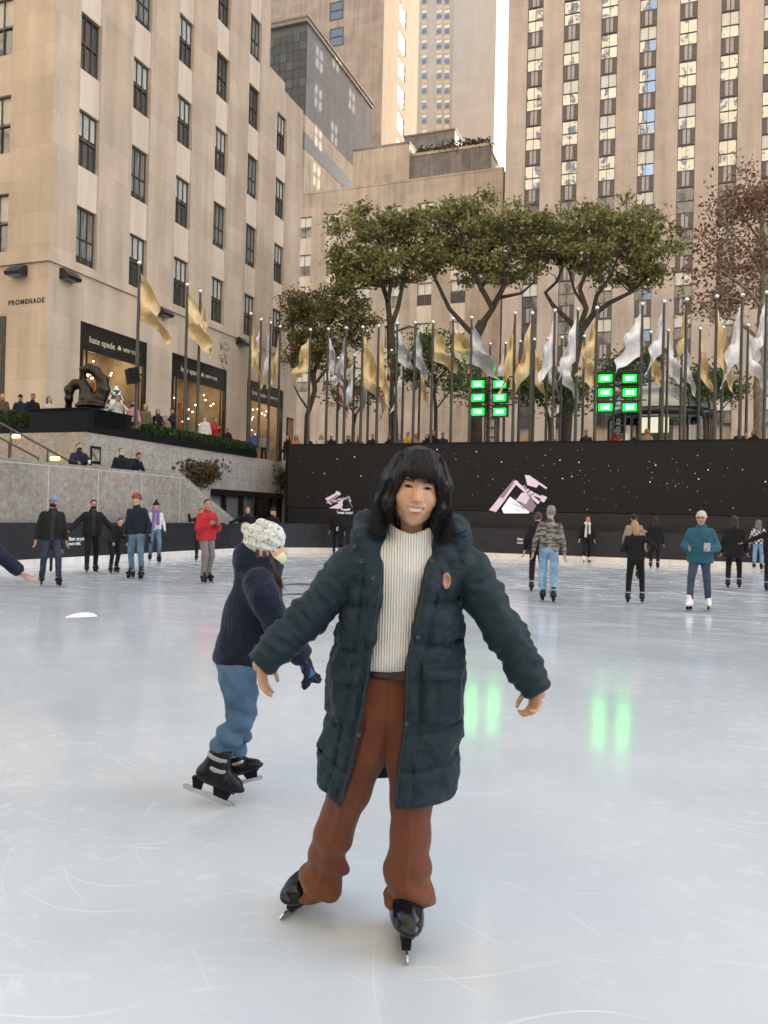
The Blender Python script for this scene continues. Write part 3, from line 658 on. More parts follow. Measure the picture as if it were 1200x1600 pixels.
# carved relief and poster by the last shop
rel = MB(); rq = random.Random(8)
c = hX(350, 552, XL)
for i in range(26):
    a = rq.uniform(0, 6.28); rr_ = rq.uniform(.1, .8); rel.tube([(XL+.01, c.y+rr_*.5*cos(a), c.z+rr_*sin(a)), (XL+.04, c.y+rr_*.5*cos(a)+rq.uniform(-.2, .2), c.z+rr_*sin(a)+rq.uniform(-.3, .3)), (XL+.02, c.y+rr_*.5*cos(a)+rq.uniform(-.3, .3), c.z+rr_*sin(a)+rq.uniform(-.4, .4))], [.03, .06, .015], 6)
loc_parent(rel.build('carved_relief', M_TANFLAT), lb)
po = MB(); c = hX(453.5, 672, XL+.05); po.box((XL+.005, c.y-.42, c.z-.75), (XL+.05, c.y+.42, c.z+.75)); po.box((XL+.05, c.y-.34, c.z-.66), (XL+.056, c.y+.34, c.z+.66), 1)
po = po.build('poster_frame', [M_BLACK, mat('poster_print', (.28, .13, .06), .5, .6, 2.5)]); tag(po, 'framed brown poster on the limestone wall past the last shop', 'poster')
# wall lamps: dark hooded boxes
def wall_lamp(px, py, side, lab):
    p = hX(px, py, XL) if side == 'x' else hY(px, py, YL0)
    r = empty('wall_lamp', p, pi/2 if side == 'x' else 0, lab, 'wall lamp', 'hooded lamps on the limestone wall')
    q = MB(); q.prism([(0, -.20), (-.42, -.20), (-.50, -.10), (-.18, .20), (0, .20)], -.36, .36, 0, 0)   # (y,z) outline along x
    q.build('hood', mat('lamp_hood', (.02, .022, .03), .35, .2, 5), r)
    q = MB(); q.box((-.31, -.40, -.225), (.31, -.08, -.20)); q.build('lens', mat('lamp_lens', (.10, .13, .22), .1), r)
for a in [(32, 425, 'y', 'hooded lamp above the PROMENADE lettering left of the building corner'), (103, 431, 'x', 'hooded lamp just right of the building corner under the stone ledge'), (252, 488, 'x', 'hooded lamp on the wall between the first and second shop'), (374, 534, 'x', 'hooded lamp on the wall between the second and third shop'), (457, 566, 'x', 'hooded lamp beyond the third shop at the far building end')]:
    wall_lamp(*a)

# ================================================================== tall tower on the right (vertical window bands)
RKY = 76.0
rk = empty('tall_tower', (0, RKY, 0), 0, 'very tall pinkish limestone tower with vertical bands of windows and dark spandrels on the right', 'building')
RX = [-14.1+3.43*i for i in range(9)]; RZ0 = 44.35; PIT = 3.78; rows = range(-9, 5)
mb = MB(); U0 = -16.72; U1 = 125
bands = [(x-.74, x+.74, 8.0, 62.0) for x in RX]
facade(mb, 1, 0, U0, RX[-1]+2.7, PZ-.1, 112, bands, .22, 0, 1)
mb.box((RX[-1]+2.7, 0, PZ-.1), (U1, 18, 112)); mb.box((U0, .6, PZ-.1), (RX[-1]+2.7, 18, 112))
mb.quad((U0, 0, PZ-.1), (U0, .6, PZ-.1), (U0, .6, 112), (U0, 0, 112))
for o_ in [mb.build('wall', [M_RK_X], rk)]: pass
wR = [window_meshes('window_frame', 1.48, 2.3, 2, .47, .05, bl, M_BRONZE, gm, bm_) for bl, gm, bm_ in ((0, M_GLASSREF, None), (.52, M_GLASSREF, mat('blind_white', (.75, .72, .62), .7, .05, 3)), (0, M_GLASSREF, None))]
wLow = [window_meshes('window_frame', 1.48, 2.3, 2, .47, .05, bl, M_BRONZE, M_GLASS, MATS['blind_white']) for bl in (0, .5)]
sp = MB(); sp.box((-.74, -.03, .01), (.74, .05, 1.47))
for i in range(6):
    x = -.56+i*.224; sp.box((x-.035, -.06, .12), (x+.035, -.03, 1.38), 1 if i in (2, 3) else 0)
sp.box((-.3, -.05, .12), (-.05, -.03, 1.38), 1); sp.box((.06, -.05, .12), (.3, -.03, 1.38), 1); sp.box((-.74, -.07, 0), (.74, -.03, .07)); sp.box((-.74, -.07, 1.4), (.74, -.03, 1.47))
spm = sp.mesh('spandrel'); spm.materials.append(M_SPANDREL); spm.materials.append(M_SPRIB)
rr = random.Random(4)
for i, x in enumerate(RX[:7]):
    for k in rows:
        z = RZ0+k*PIT
        if k <= -4: wm = rr.choice(wLow)
        else: wm = rr.choice(wR)
        if z > 8: put_window(wm, rk, (x, .14, z-.0), 0)
        o_ = link('spandrel', spm, None, rk); o_.location = (x, .12, z+2.31)

# ================================================================== limestone block behind the trees (punched windows)
MBY = 80.0
mk = empty('office_block', (0, MBY, 0), 0, 'lower limestone block with white window blinds behind the green trees', 'building')
XR = hY(786, 296, MBY).x; XLf = -62.0
bx = [-40.1, -36.6, -33.0, -29.5, -25.95, -22.3, -43.6]; bz = [32.25, 28.0, 23.75, 19.5, 15.1]
mb = MB(); ops = [(x-.8, x+.8, z, z+2.4) for x in bx for z in bz]
ptop = 37.1
facade(mb, 1, 0, XLf, XR, PZ-.1, ptop, ops, .25, 0, 1)
for x in bx:
    for k in range(len(bz)-1): mb.box((x-.8, -.02, bz[k+1]+2.42), (x+.8, -.002, bz[k]-.02), 4)
mb.quad((XR, 0, PZ), (XR, 26, PZ), (XR, 26, ptop), (XR, 0, ptop), 2); mb.quad((XLf, 0, ptop), (XR, 0, ptop), (XR, 26, ptop), (XLf, 26, ptop), 1)
mb.box((XLf, -.05, ptop), (XR+.04, .35, ptop+.2)); 
# set-back upper storeys
def atY(px, py, Y): p = hY(px, py, Y); return p.x, p.z
xa, za = atY(552, 240, MBY+4); xb, zb = atY(640, 224, MBY+4)
mb.box((xa, 4, ptop), (xb, 20, zb), 0); mb.box((xa-.05, 3.95, zb), (xb+.05, 20, zb+.25), 1)
xc, zc = atY(762, 228, MBY+4.6)
mb.box((xb+.01, 4.6, ptop), (xc, 21, zc), 1); mb.box((xb+.01, 4.5, zc), (xc+.1, 21, zc+.3), 0)
for i in range(5):
    x = xb+1.1+i*2.35; 
    if i in (0, 2, 3): mb.box((x, 4.52, ptop), (x+1.0, 4.6, zc-.25), 3)
    for j in range(3):
        if i in (0, 2): mb.box((x-1.1, 4.5, ptop+.3+.25*j), (x-.1, 4.59, ptop+.38+.25*j), 3)
xk, zk = atY(668, 230, MBY+12); mb.box((xk-3.0, 12, ptop), (xk+3.4, 17, zk+1.6), 3); mb.box((xk-3.1, 11.9, zk+1.6), (xk+3.5, 17.1, zk+1.8), 1)
mb.quad((xc+.012, 4.62, ptop), (xc+.012, 20.9, ptop), (xc+.012, 20.9, zc), (xc+.012, 4.62, zc), 2)
mb.build('wall', [M_MB_X, M_DK_X, M_DK_Y, mat('dark_panel', (.2, .175, .16), .7, .4, 1), MATS['spandrel_stone']], mk)
wM = [window_meshes('window_frame', 1.6, 2.4, 2, .48, .06, bl, mat('grey_frame', (.2, .2, .19), .5), M_GLASS, MATS['blind_white']) for bl in (.5, .5, .45)]
rr = random.Random(6)
for o_ in ops: put_window(rr.choice(wM), mk, ((o_[0]+o_[1])/2, .18, o_[2]), 0)
d_ = MB(); d_.quad((XLf, 1.2, PZ), (XR, 1.2, PZ), (XR, 1.2, ptop-.3), (XLf, 1.2, ptop-.3)); d_.build('interior', MATS['dark_room'], mk)

# ================================================================== grey slab between, seen past the left building
p1 = hY(478, 33, 95.0); gx = p1.x; gz = p1.z
gb = empty('glass_fronted_tower', (gx, 95, 0), 0, 'grey brick tower with a dark blue glass front beyond the left building', 'building')
mb = MB(); D2 = 24.0; zlow = 44.0
mb.box((-20, .5, PZ), (0, D2, gz)); mb.box((-20, -.1, gz), (.25, D2+.1, gz+.5), 1); mb.box((-20, -.2, gz+.5), (.45, D2+.2, gz+.8), 1)
for k, (za, zb_) in enumerate(((.86, .90), (.70, .73), (.55, .58))): mb.box((0, .6, gz*za*.62), (.12, D2, gz*zb_*.62), 1)
mb.build('wall', [M_GB_Y, mat('cornice', (.24, .21, .18), .7, .2, 3)], gb)
mb = MB()
for i in range(10):
    for k in range(30): 
        mb.box((-9.9+i*.99, .42, gz-1.0-(k+1)*1.22), (-9.9+i*.99+.93, .5, gz-1.0-k*1.22-.06), (i*7+k*5+(i*k) % 3) % 4 == 0)
mb.build('glass_front', [glass('blue_glass', (.010, .022, .034), .15, .1, .5, .35), glass('blue_glass_pale', (.03, .06, .085), .15, .1, .5, .35)], gb)
zA = hX(482, 238, gx+.05).z; zB = hX(482, 213, gx+.05).z; zC = hX(482, 185, gx+.05).z
mb = MB(); mb.box((-20, .35, PZ), (.05, D2-.05, zA)); mb.box((-20, .30, zB), (.05, D2-.05, zC)); mb.box((-20, .2, zA), (.10, D2+.02, zB), 1); mb.build('lower_wall', [M_DK_Y, mat('dark_band', (.085, .08, .08), .6, .2, 2)], gb)
wg = window_meshes('window_frame', 1.5, 2.8, 2, .5, .08, 0, mat('pale_frame', (.5, .47, .42), .5), M_GLASS)
for k in range(2):
    for i in range(4): put_window(wg, gb, (.10, 9.2+i*3.3, 38.2-k*4.2), pi/2)

# ================================================================== tall beige tower with a sunlit flank
p2 = hY(597, 160, 128.0); tx = p2.x
tw = empty('beige_tower', (tx, 128, 0), 0, 'tall beige tower with a blank front and one sunlit flank of windows', 'building')
mb = MB(); mb.quad((-22, 0, PZ), (0, 0, PZ), (0, 0, 130), (-22, 0, 130), 0)
q1 = hX(652, 150, tx)
dep = q1.y-128
tops = []
pys = [12, 55, 100, 143, 186, 228]
for py in (20, 65, 108, 152, 195, 237):
    a = hX(627, py, tx); tops.append((a.z-1.7, a.z+1.7))
ya, yb = hX(622, 120, tx).y, hX(633, 120, tx).y
ops = [(ya-128, yb-128, a, b_) for a, b_ in tops]
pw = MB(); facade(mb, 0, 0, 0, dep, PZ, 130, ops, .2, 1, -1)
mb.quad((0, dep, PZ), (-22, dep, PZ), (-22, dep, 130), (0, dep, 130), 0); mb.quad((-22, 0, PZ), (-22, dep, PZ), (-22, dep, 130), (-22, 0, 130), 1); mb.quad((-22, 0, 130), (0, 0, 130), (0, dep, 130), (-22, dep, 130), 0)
mb.box((-38, 6, PZ), (-22.05, 20, 118), 0)
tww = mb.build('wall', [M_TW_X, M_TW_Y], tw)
for a, b_, c_, d_ in ops:
    ww = window_meshes('window_frame', b_-a, d_-c_, 2, .5, .12, 0, mat('pale_frame', (.5, .47, .42), .5), M_GLASSBLUE); put_window(ww, tw, (-.12, (a+b_)/2, c_), pi/2)
wt = window_meshes('window_frame', 2.6, 3.2, 1, .5, .15, .0, M_BRONZE, M_GLASS)
for px, py in ((526, 10), (526, 51)):
    p = hY(px, py+7, 128); put_window(wt, tw, (p.x-tx, -.06, p.z-1.6), 0)
wt2 = window_meshes('window_frame', 2.0, 4.0, 2, .5, .15, .5, M_BRONZE, M_GLASSBLUE, MATS['blind_white'])
for px, py in ((448, 15), (474, 13), (500, 11), (448, -32), (474, -34), (500, -36)):
    p = hY(px, py+9, 134); put_window(wt2, tw, (p.x-tx, 6-.08, p.z-2.0), 0)

# ================================================================== pale tower far behind
p3 = hY(657, 120, 190.0); p4 = hY(772, 120, 190.0)
pt = empty('pale_tower', (p3.x, 190, 0), 0, 'pale cream tower farthest back with small paired windows', 'building')
mb = MB(); wd = p4.x-p3.x; mb.box((-10, .0, PZ), (wd, 24, 175)); 
x1 = hY(708, 120, 190).x-p3.x
mb.box((x1, -.5, PZ), (wd+.4, 0, 172))
# sunlit bounce between the windows, painted as golden panels
mb.build('wall', [M_PALE_X], pt)
wp = window_meshes('window_frame', 1.45, 2.5, 1, .5, .12, .35, mat('pale_frame', (.5, .47, .42), .5), M_GLASSBLUE, MATS['blind_white'])
for px, w_ in ((663, 1.3), (686, 1.3), (698.5, 1.45)):
    for k in range(13):
        p = hY(px, 24+k*23.4-40, 190); put_window(wp, pt, (p.x-p3.x, -.1, p.z), 0)
        gp = MB(); gp.box((p.x-p3.x-.7, -.06, p.z-1.0), (p.x-p3.x+.7, -.002, p.z-.05)); gp.build('spandrel', mat('bounce_tint_panel', (.62, .50, .30), .7, .1, 2), pt)  # golden bounce light put into the panel colour

# ================================================================== blocks behind the camera (they face the sun and mirror in the tower's glass)
def back_block(nm, x0, x1, y0, y1, h_, lab):
    r = empty(nm, (x0, y1, 0), 0, lab, 'building')
    mb = MB(); mb.box((0, y0-y1, PZ-.1), (x1-x0, 0, h_)); mb.build('wall', stone('sunlit_limestone', 0, (.60, .53, .43), (.56, .49, .39), (.42, .36, .29), 1.6, 1.2, .006), r)
    wn = MB(); n = int((x1-x0)/4.2)
    for i in range(n):
        for k in range(int((h_-20)/4.6)):
            wn.box((1.5+i*4.2, 0, 14+k*4.6), (3.0+i*4.2, .03, 16.6+k*4.6))
    tag(wn.build('window_grid', M_GLASS, r), kind='stuff')
fb = empty('sun_gobo_wall', (-22, 112, 0), 0, 'added unseen gobo wall behind the window banded tower, casting sun patches through its openings', 'building')  # added out of view: shades the grey tower, openings let sun patches through
mb = MB(); rf_ = random.Random(12)
ops = []
for i in range(7):
    for k in range(14):
        if rf_.random() < .40: 
            y_ = 2+i*5.7+rf_.uniform(-.3, .3); z_ = 44+k*5.4+(i % 2)*2.4; ops += [(y_, y_+1.15, z_, z_+1.5), (y_+1.35, y_+2.5, z_, z_+1.5), (y_, y_+1.15, z_+1.7, z_+3.2), (y_+1.35, y_+2.5, z_+1.7, z_+3.2)]
facade(mb, 0, 0, 0, 42, PZ-.1, 122, ops, .3, 0, 1); mb.build('wall', M_MB_X, fb)
back_block('limestone_block', -170, -12, -80, -58, 200, 'limestone block standing behind the photographer, mirrored in the left tower panes')
back_block('sunlit_block', -8, 96, -92, -64, 200, 'broad limestone block behind the photographer facing the sun, mirrored in the tower panes')
# ================================================================== retaining wall, stairs, parapet on the left
GX = -17.8
rw = empty('retaining_wall', (GX, 20.45, 0), 0, 'pale granite retaining wall below the clipped hedge, with dark glass doors at its foot', 'wall')
mb = MB()
mb.box((-.36, 0, 2.45), (0, 13.6, 3.95)); mb.box((-.36, 0, -.02), (0, 7.2, 2.45)); mb.box((-6.2, .0, -.02), (-.36, .36, 3.95))
for k in range(1, 5):
    for y in (2.2, 4.6, 7.0, 9.4, 11.8): pass
mb.build('wall', M_GRANLT, rw)
jt = MB()
for z in (2.95, 3.45): jt.box((.0, .05, z), (.003, 13.55, z+.012))
for i in range(1, 12): jt.box((.0, i*1.15, 2.46), (.003, i*1.15+.01, 3.9))
jt.build('joints', mat('joint', (.2, .18, .16), .9), rw)
dm = MB(); dm.box((-.30, 7.25, 2.2), (-.02, 13.5, 2.44))
for y in (7.25, 8.5, 9.9, 11.3, 12.6, 13.42): dm.box((-.28, y, 0), (-.1, y+.09, 2.2))
dfr = dm.build('door_frame', M_BLACKGLOSS, rw)
gl = MB(); gl.quad((-.2, 7.3, 0), (-.2, 13.4, 0), (-.2, 13.4, 2.2), (-.2, 7.3, 2.2)); gl.build('door_glass', clear('shop_glass'), dfr)
rm = MB(); rm.quad((-3.5, 7.2, 0), (-3.5, 13.6, 0), (-3.5, 13.6, 2.5), (-3.5, 7.2, 2.5)); rm.quad((-3.5, 7.2, 2.3), (-.3, 7.2, 2.3), (-.3, 13.6, 2.3), (-3.5, 13.6, 2.3)); rm.quad((-3.5, 13.6, 0), (-.35, 13.6, 0), (-.35, 13.6, 2.4), (-3.5, 13.6, 2.4)); rm.quad((-3.5, 7.2, 0), (-.35, 7.2, 0), (-.35, 7.2, 2.4), (-3.5, 7.2, 2.4))
rm.box((-3.45, 9.5, .9), (-3.4, 11.5, 1.9), 1); rm.box((-1.6, 12.9, .0), (-1.5, 13.5, 2.2), 2)
rm.build('lobby', [mat('lobby_wall', (.20, .18, .14), .7), emit('lobby_screen', (.03, .06, .12), .6), emit('lobby_lamp', (.55, .55, .38), .35)], dfr)
bx = MB(); p = hX(149, 711, GX); q = p-Vector((GX, 20.45, 0)); bx.box((0, q.y-.24, q.z-.28), (.02, q.y+.24, q.z+.28)); bx.box((.02, q.y-.17, q.z-.2), (.024, q.y+.17, q.z+.2), 1); bx.build('wall_plaque', [M_BLACK, mat('plaque_picture', (.3, .25, .2), .5, .9, 6)], rw)

pp = empty('stair_parapet', (-15.9, 12, 0), 0, 'speckled granite parapet of the stairs, level then sloping down to the rink board', 'wall')
mb = MB(); yo = 12
mb.prism([(-6, -.02), (26.4-yo, -.02), (26.4-yo, .98), (22.5-yo, 2.70), (-6, 2.70)], 0, .36, 0, 0); mb.build('wall', M_GRAN, pp)
jt = MB()
for px in (75, 153, 221, 281):
    y = hX(px, 775, -15.54).y-yo; zt_ = 2.62 if y < 10.4 else 2.62-(y-10.4)*.44
    jt.box((.36, y-.012, .02), (.364, y+.012, zt_))
jt.box((.36, -6, 2.60), (.364, 10.45, 2.622)); jt.obox((.362, (10.45+14.35)/2, (2.611+.90)/2), (.002, 0, 0), Vector((0, 3.9, -1.71))/2, Vector((0, .004, .010)))
y = hX(253, 763, -15.54).y-yo; 
for a in ((y-.4, y+.4, 1.98, 1.99), (y-.4, y+.4, 1.2, 1.21), (y-.4, y-.39, 1.2, 1.99), (y+.39, y+.4, 1.2, 1.99)): jt.box((.36, a[0], a[2]), (.364, a[1], a[3]))
jt.build('joints', mat('pale_joint', (.50, .47, .42), .8), pp)
stp = empty('staircase', (-17.8, 12, 0), 0, 'granite stairs and landing behind the speckled parapet', 'stairs')
mb = MB(); mb.box((.0, -6, -.02), (1.9, 10.45, 1.70))
for i in range(11): mb.box((0, 10.45+i*.35, -.02), (1.9, 10.45+(i+1)*.35, 1.70-(i+1)*.155))
for i in range(15): mb.box((-.38*(i+1), 4.95, -.02), (-.38*i, 8.44, 1.70+(i+1)*.15))
mb.build('steps', M_GRANLT, stp)
def handrail(pts, rad, lab, posts):
    r = empty('handrail', pts[0], 0, lab, 'handrail'); o0 = Vector(pts[0])
    q = MB(); q.tube([Vector(p)-o0 for p in pts], rad, 8); q.build('rail', mat('rail_bronze', (.10, .09, .08), .35, .1, 4, metal=.6), r)
    q = MB()
    for p, h_ in posts: q.tube([Vector(p)-o0, Vector(p)-o0-Vector((0, 0, h_))], rad*.8, 6)
    q.build('post', mat('rail_bronze', (0, 0, 0)), r)
a, b = hY(-30, 644, 18.6), hY(111, 722, 18.6); handrail([a, b], .035, 'upper metal handrail running down the stairs from the left edge', [(a.lerp(b, .35), .85), (a.lerp(b, .75), .85)])
a, b = hY(-30, 668, 17.1), hY(60, 716, 17.1); handrail([a, b], .03, 'lower metal handrail running down the stairs from the left edge', [(a.lerp(b, .5), .85), (b, .85)])
for i, (px, py) in enumerate(((27, 682), (88, 716.5))):
    p = hY(px, py, 20.42); r = empty('step_light', p, 0, ['glowing amber step light higher up the stairs', 'glowing amber step light lower down the stairs near the landing'][i], 'step light', 'step lights on the stairs')
    q = MB(); q.box((-.22, -.06, -.07), (.22, 0, -.05)); q.box((-.22, -.06, .05), (.22, 0, .07)); q.box((-.22, -.06, -.05), (-.20, 0, .05)); q.box((.20, -.06, -.05), (.22, 0, .05)); q.build('housing', M_BRONZE, r)
    q = MB(); q.box((-.20, -.05, -.05), (.20, -.005, .05)); q.build('lens', emit('amber_light', (1, .62, .26), 3.2), r)

# planter wall, plinth, hedge on the promenade edge
def leaf_mesh(name, pts, size, cols, seed=1, flat=.0, asp=.6):
    """one mesh of leaf-sized folded faces at pts, with a per-leaf colour attribute"""
    rng = np.random.default_rng(seed); n = len(pts)
    a = rng.normal(size=(n, 3)); a[:, 2] *= (1-flat); a /= np.linalg.norm(a, axis=1)[:, None]
    t = rng.normal(size=(n, 3)); b = np.cross(a, t); b /= np.linalg.norm(b, axis=1)[:, None]
    s = size*rng.uniform(.6, 1.3, n)[:, None]; c = np.cross(a, b)*s*.25
    V = np.stack([pts-a*s, pts+b*s*asp+c, pts+a*s, pts-b*s*asp+c], 1).reshape(-1, 3)
    Q = np.arange(4*n).reshape(-1, 4)
    me = npmesh(name, V, Q, False)
    ca = me.color_attributes.new('leaf', 'BYTE_COLOR', 'CORNER')
    k = rng.integers(0, len(cols), n); cc = np.asarray(cols)[k]*rng.uniform(.75, 1.25, (n, 1)); cc = np.clip(cc, 0, 1)
    arr = np.concatenate([np.repeat(cc, 4, 0), np.ones((4*n, 1))], 1)
    lin = np.where(arr <= .0031308, arr*12.92, 1.055*np.power(np.maximum(arr, 1e-6), 1/2.4)-.055); lin[:, 3] = 1
    ca.data.foreach_set('color_srgb', lin.astype(np.float32).ravel())
    return me
def leaf_mat():
    if 'foliage' in MATS: return MATS['foliage']
    mt, nt, b = nodes('foliage'); L = nt.links.new
    at = N(nt, 'ShaderNodeVertexColor'); at.layer_name = 'leaf'; L(at.outputs[0], b.inputs['Base Color'])
    b.inputs['Roughness'].default_value = .55; b.inputs['Specular IOR Level'].default_value = .3
    tl = N(nt, 'ShaderNodeBsdfTranslucent'); L(at.outputs[0], tl.inputs[0]); mx = N(nt, 'ShaderNodeMixShader'); mx.inputs[0].default_value = .3
    L(b.outputs[0], mx.inputs[1]); L(tl.outputs[0], mx.inputs[2]); L(mx.outputs[0], nt.nodes['Material Output'].inputs[0])
    MATS['foliage'] = mt; return mt
def hedge(name, lo, hi, n, lab, bumps, cols=((.035, .06, .018), (.05, .085, .025), (.025, .045, .015)), box_h=.42):
    o0 = Vector(((lo[0]+hi[0])/2, lo[1], lo[2])); r = empty(name, o0, 0, lab, 'hedge')
    rng = np.random.default_rng(n)
    pl = MB(); pl.box(Vector(lo)-o0-Vector((.05, 0, 0)), Vector((hi[0]+.05, hi[1], lo[2]+box_h))-o0); pl.build('planter', M_BLACK, r)
    L_ = np.array(hi)-np.array(lo); P = []
    for i in range(bumps):
        c = np.array([L_[0]/2, (i+.5)*L_[1]/bumps, 0]) if L_[1] > L_[0] else np.array([(i+.5)*L_[0]/bumps, L_[1]/2, 0])
        m_ = n//bumps; d = rng.normal(size=(m_, 3)); d /= np.linalg.norm(d, axis=1)[:, None]; d[:, 2] = abs(d[:, 2])
        rad = np.array([L_[0]*.62, max(L_[1], L_[0])/bumps*.66, L_[2]-box_h]) if L_[1] > L_[0] else np.array([L_[0]/bumps*.66, L_[1]*.6, L_[2]-box_h])
        P.append(c+np.array([0, 0, box_h])+d*rad*rng.uniform(.8, 1.06, (m_, 1)))
        core = MB(); 
    P = np.concatenate(P)+np.array(lo)-np.array(o0)
    link('leaves', leaf_mesh('leaves', P, .055, cols, 3), leaf_mat(), r)
    c_ = MB()
    for i in range(bumps):
        cy = (i+.5)*(L_[1] if L_[1] > L_[0] else L_[0])/bumps
        p = (L_[0]/2, cy, box_h) if L_[1] > L_[0] else (cy, L_[1]/2, box_h)
        q = np.array(p)+np.array(lo)-np.array(o0)
        sc = (L_[0]*.52, max(L_[1], L_[0])/bumps*.58, 1)
        c_.lathe([(1.0, -.02), (.95, (L_[2]-box_h)*.5), (.7, (L_[2]-box_h)*.8), (.01, (L_[2]-box_h)*.93)], q, 10, 0, True, L_[0]*.5 if L_[1] > L_[0] else L_[0]/bumps*.55, L_[1]/bumps*.55 if L_[1] > L_[0] else L_[1]*.5)
    c_.build('twigs', mat('hedge_core', (.012, .02, .008), .9, .3, 20), r)
yh0 = hX(236, 690, GX).y
hedge('hedge', (GX-.55, yh0, 3.95), (GX+.02, 31.2, 4.60), 15000, 'clipped green hedge in a long black planter along the promenade edge', 19, box_h=.26)
yb0 = hX(205, 672, GX).y
low = MB(); low.box((GX-.5, yb0, 3.95), (GX+.03, yh0-.02, 4.30)); tag(low.build('planter_wall', M_BLACK), 'low black wall between the bronze statue plinth and the hedge', 'low wall')
x0p = hY(46, 655, 20.48).x; ztop = hX(130, 637, GX).z
pr = empty('plinth', (GX, 20.48, 3.95), 0, 'wide matt black plinth carrying the bronze sculpture', 'plinth')
q = MB(); q.box((x0p-GX, 0, 0), (.03, yb0-20.48-.02, ztop-3.95)); q.build('body', M_BLACK, pr)
q = MB(); q.box((.03, .3, .22), (.036, yb0-20.48-.3, .72)); q.build('black_panel', mat('sign_blank', (.004, .004, .004), .7, spec=.1), pr)
q = MB(); q.box((x0p-GX-.05, -.06, ztop-3.95), (.08, yb0-20.48, ztop-3.95+.04)); q.build('rim', M_BLACK, pr)
hedge('hedge', (x0p-3.2, 20.5, 3.95), (x0p-.08, 21.1, 4.75), 5000, 'short clipped hedge left of the black plinth at the left edge', 5, box_h=.2)
# bronze: two knotted loops (plain stand-in of the same mass)
c = hY(137, 636, 21.6); br_ = empty('bronze_sculpture', c, 0, 'dark bronze sculpture of two thick looping arms on the black plinth', 'sculpture')
M_BZ = mat('dark_bronze', (.035, .028, .022), .32, .35, 6, .15, metal=.75)
S = 21.6/ray(140, 636).y/1250
def sc(pts): return np.array([((x-140)*S, dy, (634-z)*S) for x, z, dy in pts])
loops = [sc([(99, 630, 0), (103, 633, 0), (107, 620, -.1), (107, 606, -.1), (115, 597, 0), (126, 597, .1), (134, 606, .1), (136, 620, 0), (132, 633, 0)]), sc([(140, 633, .2), (152, 622, .25), (158, 606, .3), (155, 590, .3), (146, 577, .2), (136, 572, .1), (129, 575, 0), (128, 584, 0)])]
def f_(P):
    d = np.full(P.shape[:-1], 9.0)
    for lp, rr_ in zip(loops, ((.07, .08, .12, .14, .15, .16, .18, .2), (.22, .21, .20, .19, .16, .13, .10))):
        for i in range(len(lp)-1): d = smin(d, cap(P, lp[i], lp[i+1], rr_[i], rr_[min(i+1, len(rr_)-1)]), .12)
    d = smin(d, ell(P, (.0, .1, .05), (.55, .4, .12)), .10)
    return d+.008*np.sin(P[..., 2]*20+P[..., 0]*9)
sdf_obj('body', f_, (-1.2, -.7, -.05), (1.2, .9, 1.5), .045, M_BZ, br_)
# cone of checked decoration by the shop, dark glass screens
dc = empty('display_tree', (XL+1.3, 26.6, PZ), 0, 'black and white checked cone tree by the first shop window', 'display tree')
mt, nt_, b_ = nodes('checked'); ck = N(nt_, 'ShaderNodeTexChecker', i_Scale=5.0); ck.inputs[1].default_value = (.75, .73, .68, 1); ck.inputs[2].default_value = (.02, .02, .02, 1)
tcn = N(nt_, 'ShaderNodeTexCoord'); nt_.links.new(tcn.outputs['Object'], ck.inputs[0]); nt_.links.new(ck.outputs[0], b_.inputs['Base Color'])
q = MB(); q.lathe([(.75, .1), (.62, .9), (.42, 1.7), (.18, 2.4), (.01, 2.7)], n=20); q.build('cone', mt, dc)
q = MB()
for i in range(26):
    a = i*2.4; zz = .3+i*.085; rr_ = .74*(1-zz/2.75)+.05; q.ball((rr_*cos(a), rr_*sin(a), zz), .09, 8)
q.build('bauble', [mat('bauble_mint', (.45, .7, .6), .15, .1, 4, metal=.6)], dc)
for (yy, zz, r_, col, lb_) in ((33.2, .05, .6, (.5, .03, .03), 'large red heart shaped ornament standing in front of the second shop'),):
    hr = empty('heart_ornament', (XL+1.0, yy+1.0, PZ), 0, lb_, 'ornament')
    q = MB(); q.tube([(0, 0, 0), (0, 0, .6)], .06, 8); q.build('stand', M_BLACK, hr)
    sdf_obj('heart', lambda P: smin(smin(ell(P, (0, -.28, 1.55), (.16, .34, .4)), ell(P, (0, .28, 1.55), (.16, .34, .4)), .1), cap(P, (0, 0, 1.4), (0, 0, .75), .3, .05, 1), .25), (-.5, -.8, .5), (.5, .8, 2.1), .05, mat('red_gloss', (.4, .02, .02), .3), hr)

# ================================================================== vines hanging on the granite
def vine(px0, py0, px1, py1, n, lab, X, cols):
    c = hX((px0+px1)/2, (py0+py1)/2, X); a = hX(px0, py0, X); b = hX(px1, py1, X)
    ry, rz_ = abs(b.y-a.y)/2, abs(a.z-b.z)/2
    r = empty('wall_vine', (X, c.y, c.z-rz_), 0, lab, 'vine'); rng = np.random.default_rng(n)
    th = rng.uniform(0, 2*pi, n); rr_ = np.abs(rng.normal(0, .45, n))*(1+.25*np.sin(2*th+1)+.2*np.sin(3*th))
    P = np.stack([rng.random(n)**1.5*.6*(1.1-rr_.clip(0, 1)), rr_*np.cos(th)*ry, rz_+rr_*np.sin(th)*rz_], 1)
    link('leaves', leaf_mesh('leaves', P, .085, cols, n), leaf_mat(), r)
    q = MB()
    for i in range(70):
        t = rng.uniform(0, 2*pi); k = rng.uniform(.3, 1.1); e = Vector((.12+.3*rng.random(), k*cos(t)*ry, rz_+k*sin(t)*rz_))
        q.tube([(.0, .2*cos(t)*ry, rz_*(.9+.3*sin(t))), e*.6+Vector((.1, rng.normal()*.15, .25)), e], [.018, .012, .004], 5)
    q.build('twig', mat('vine_twig', (.10, .06, .04), .9, .3, 9), r)
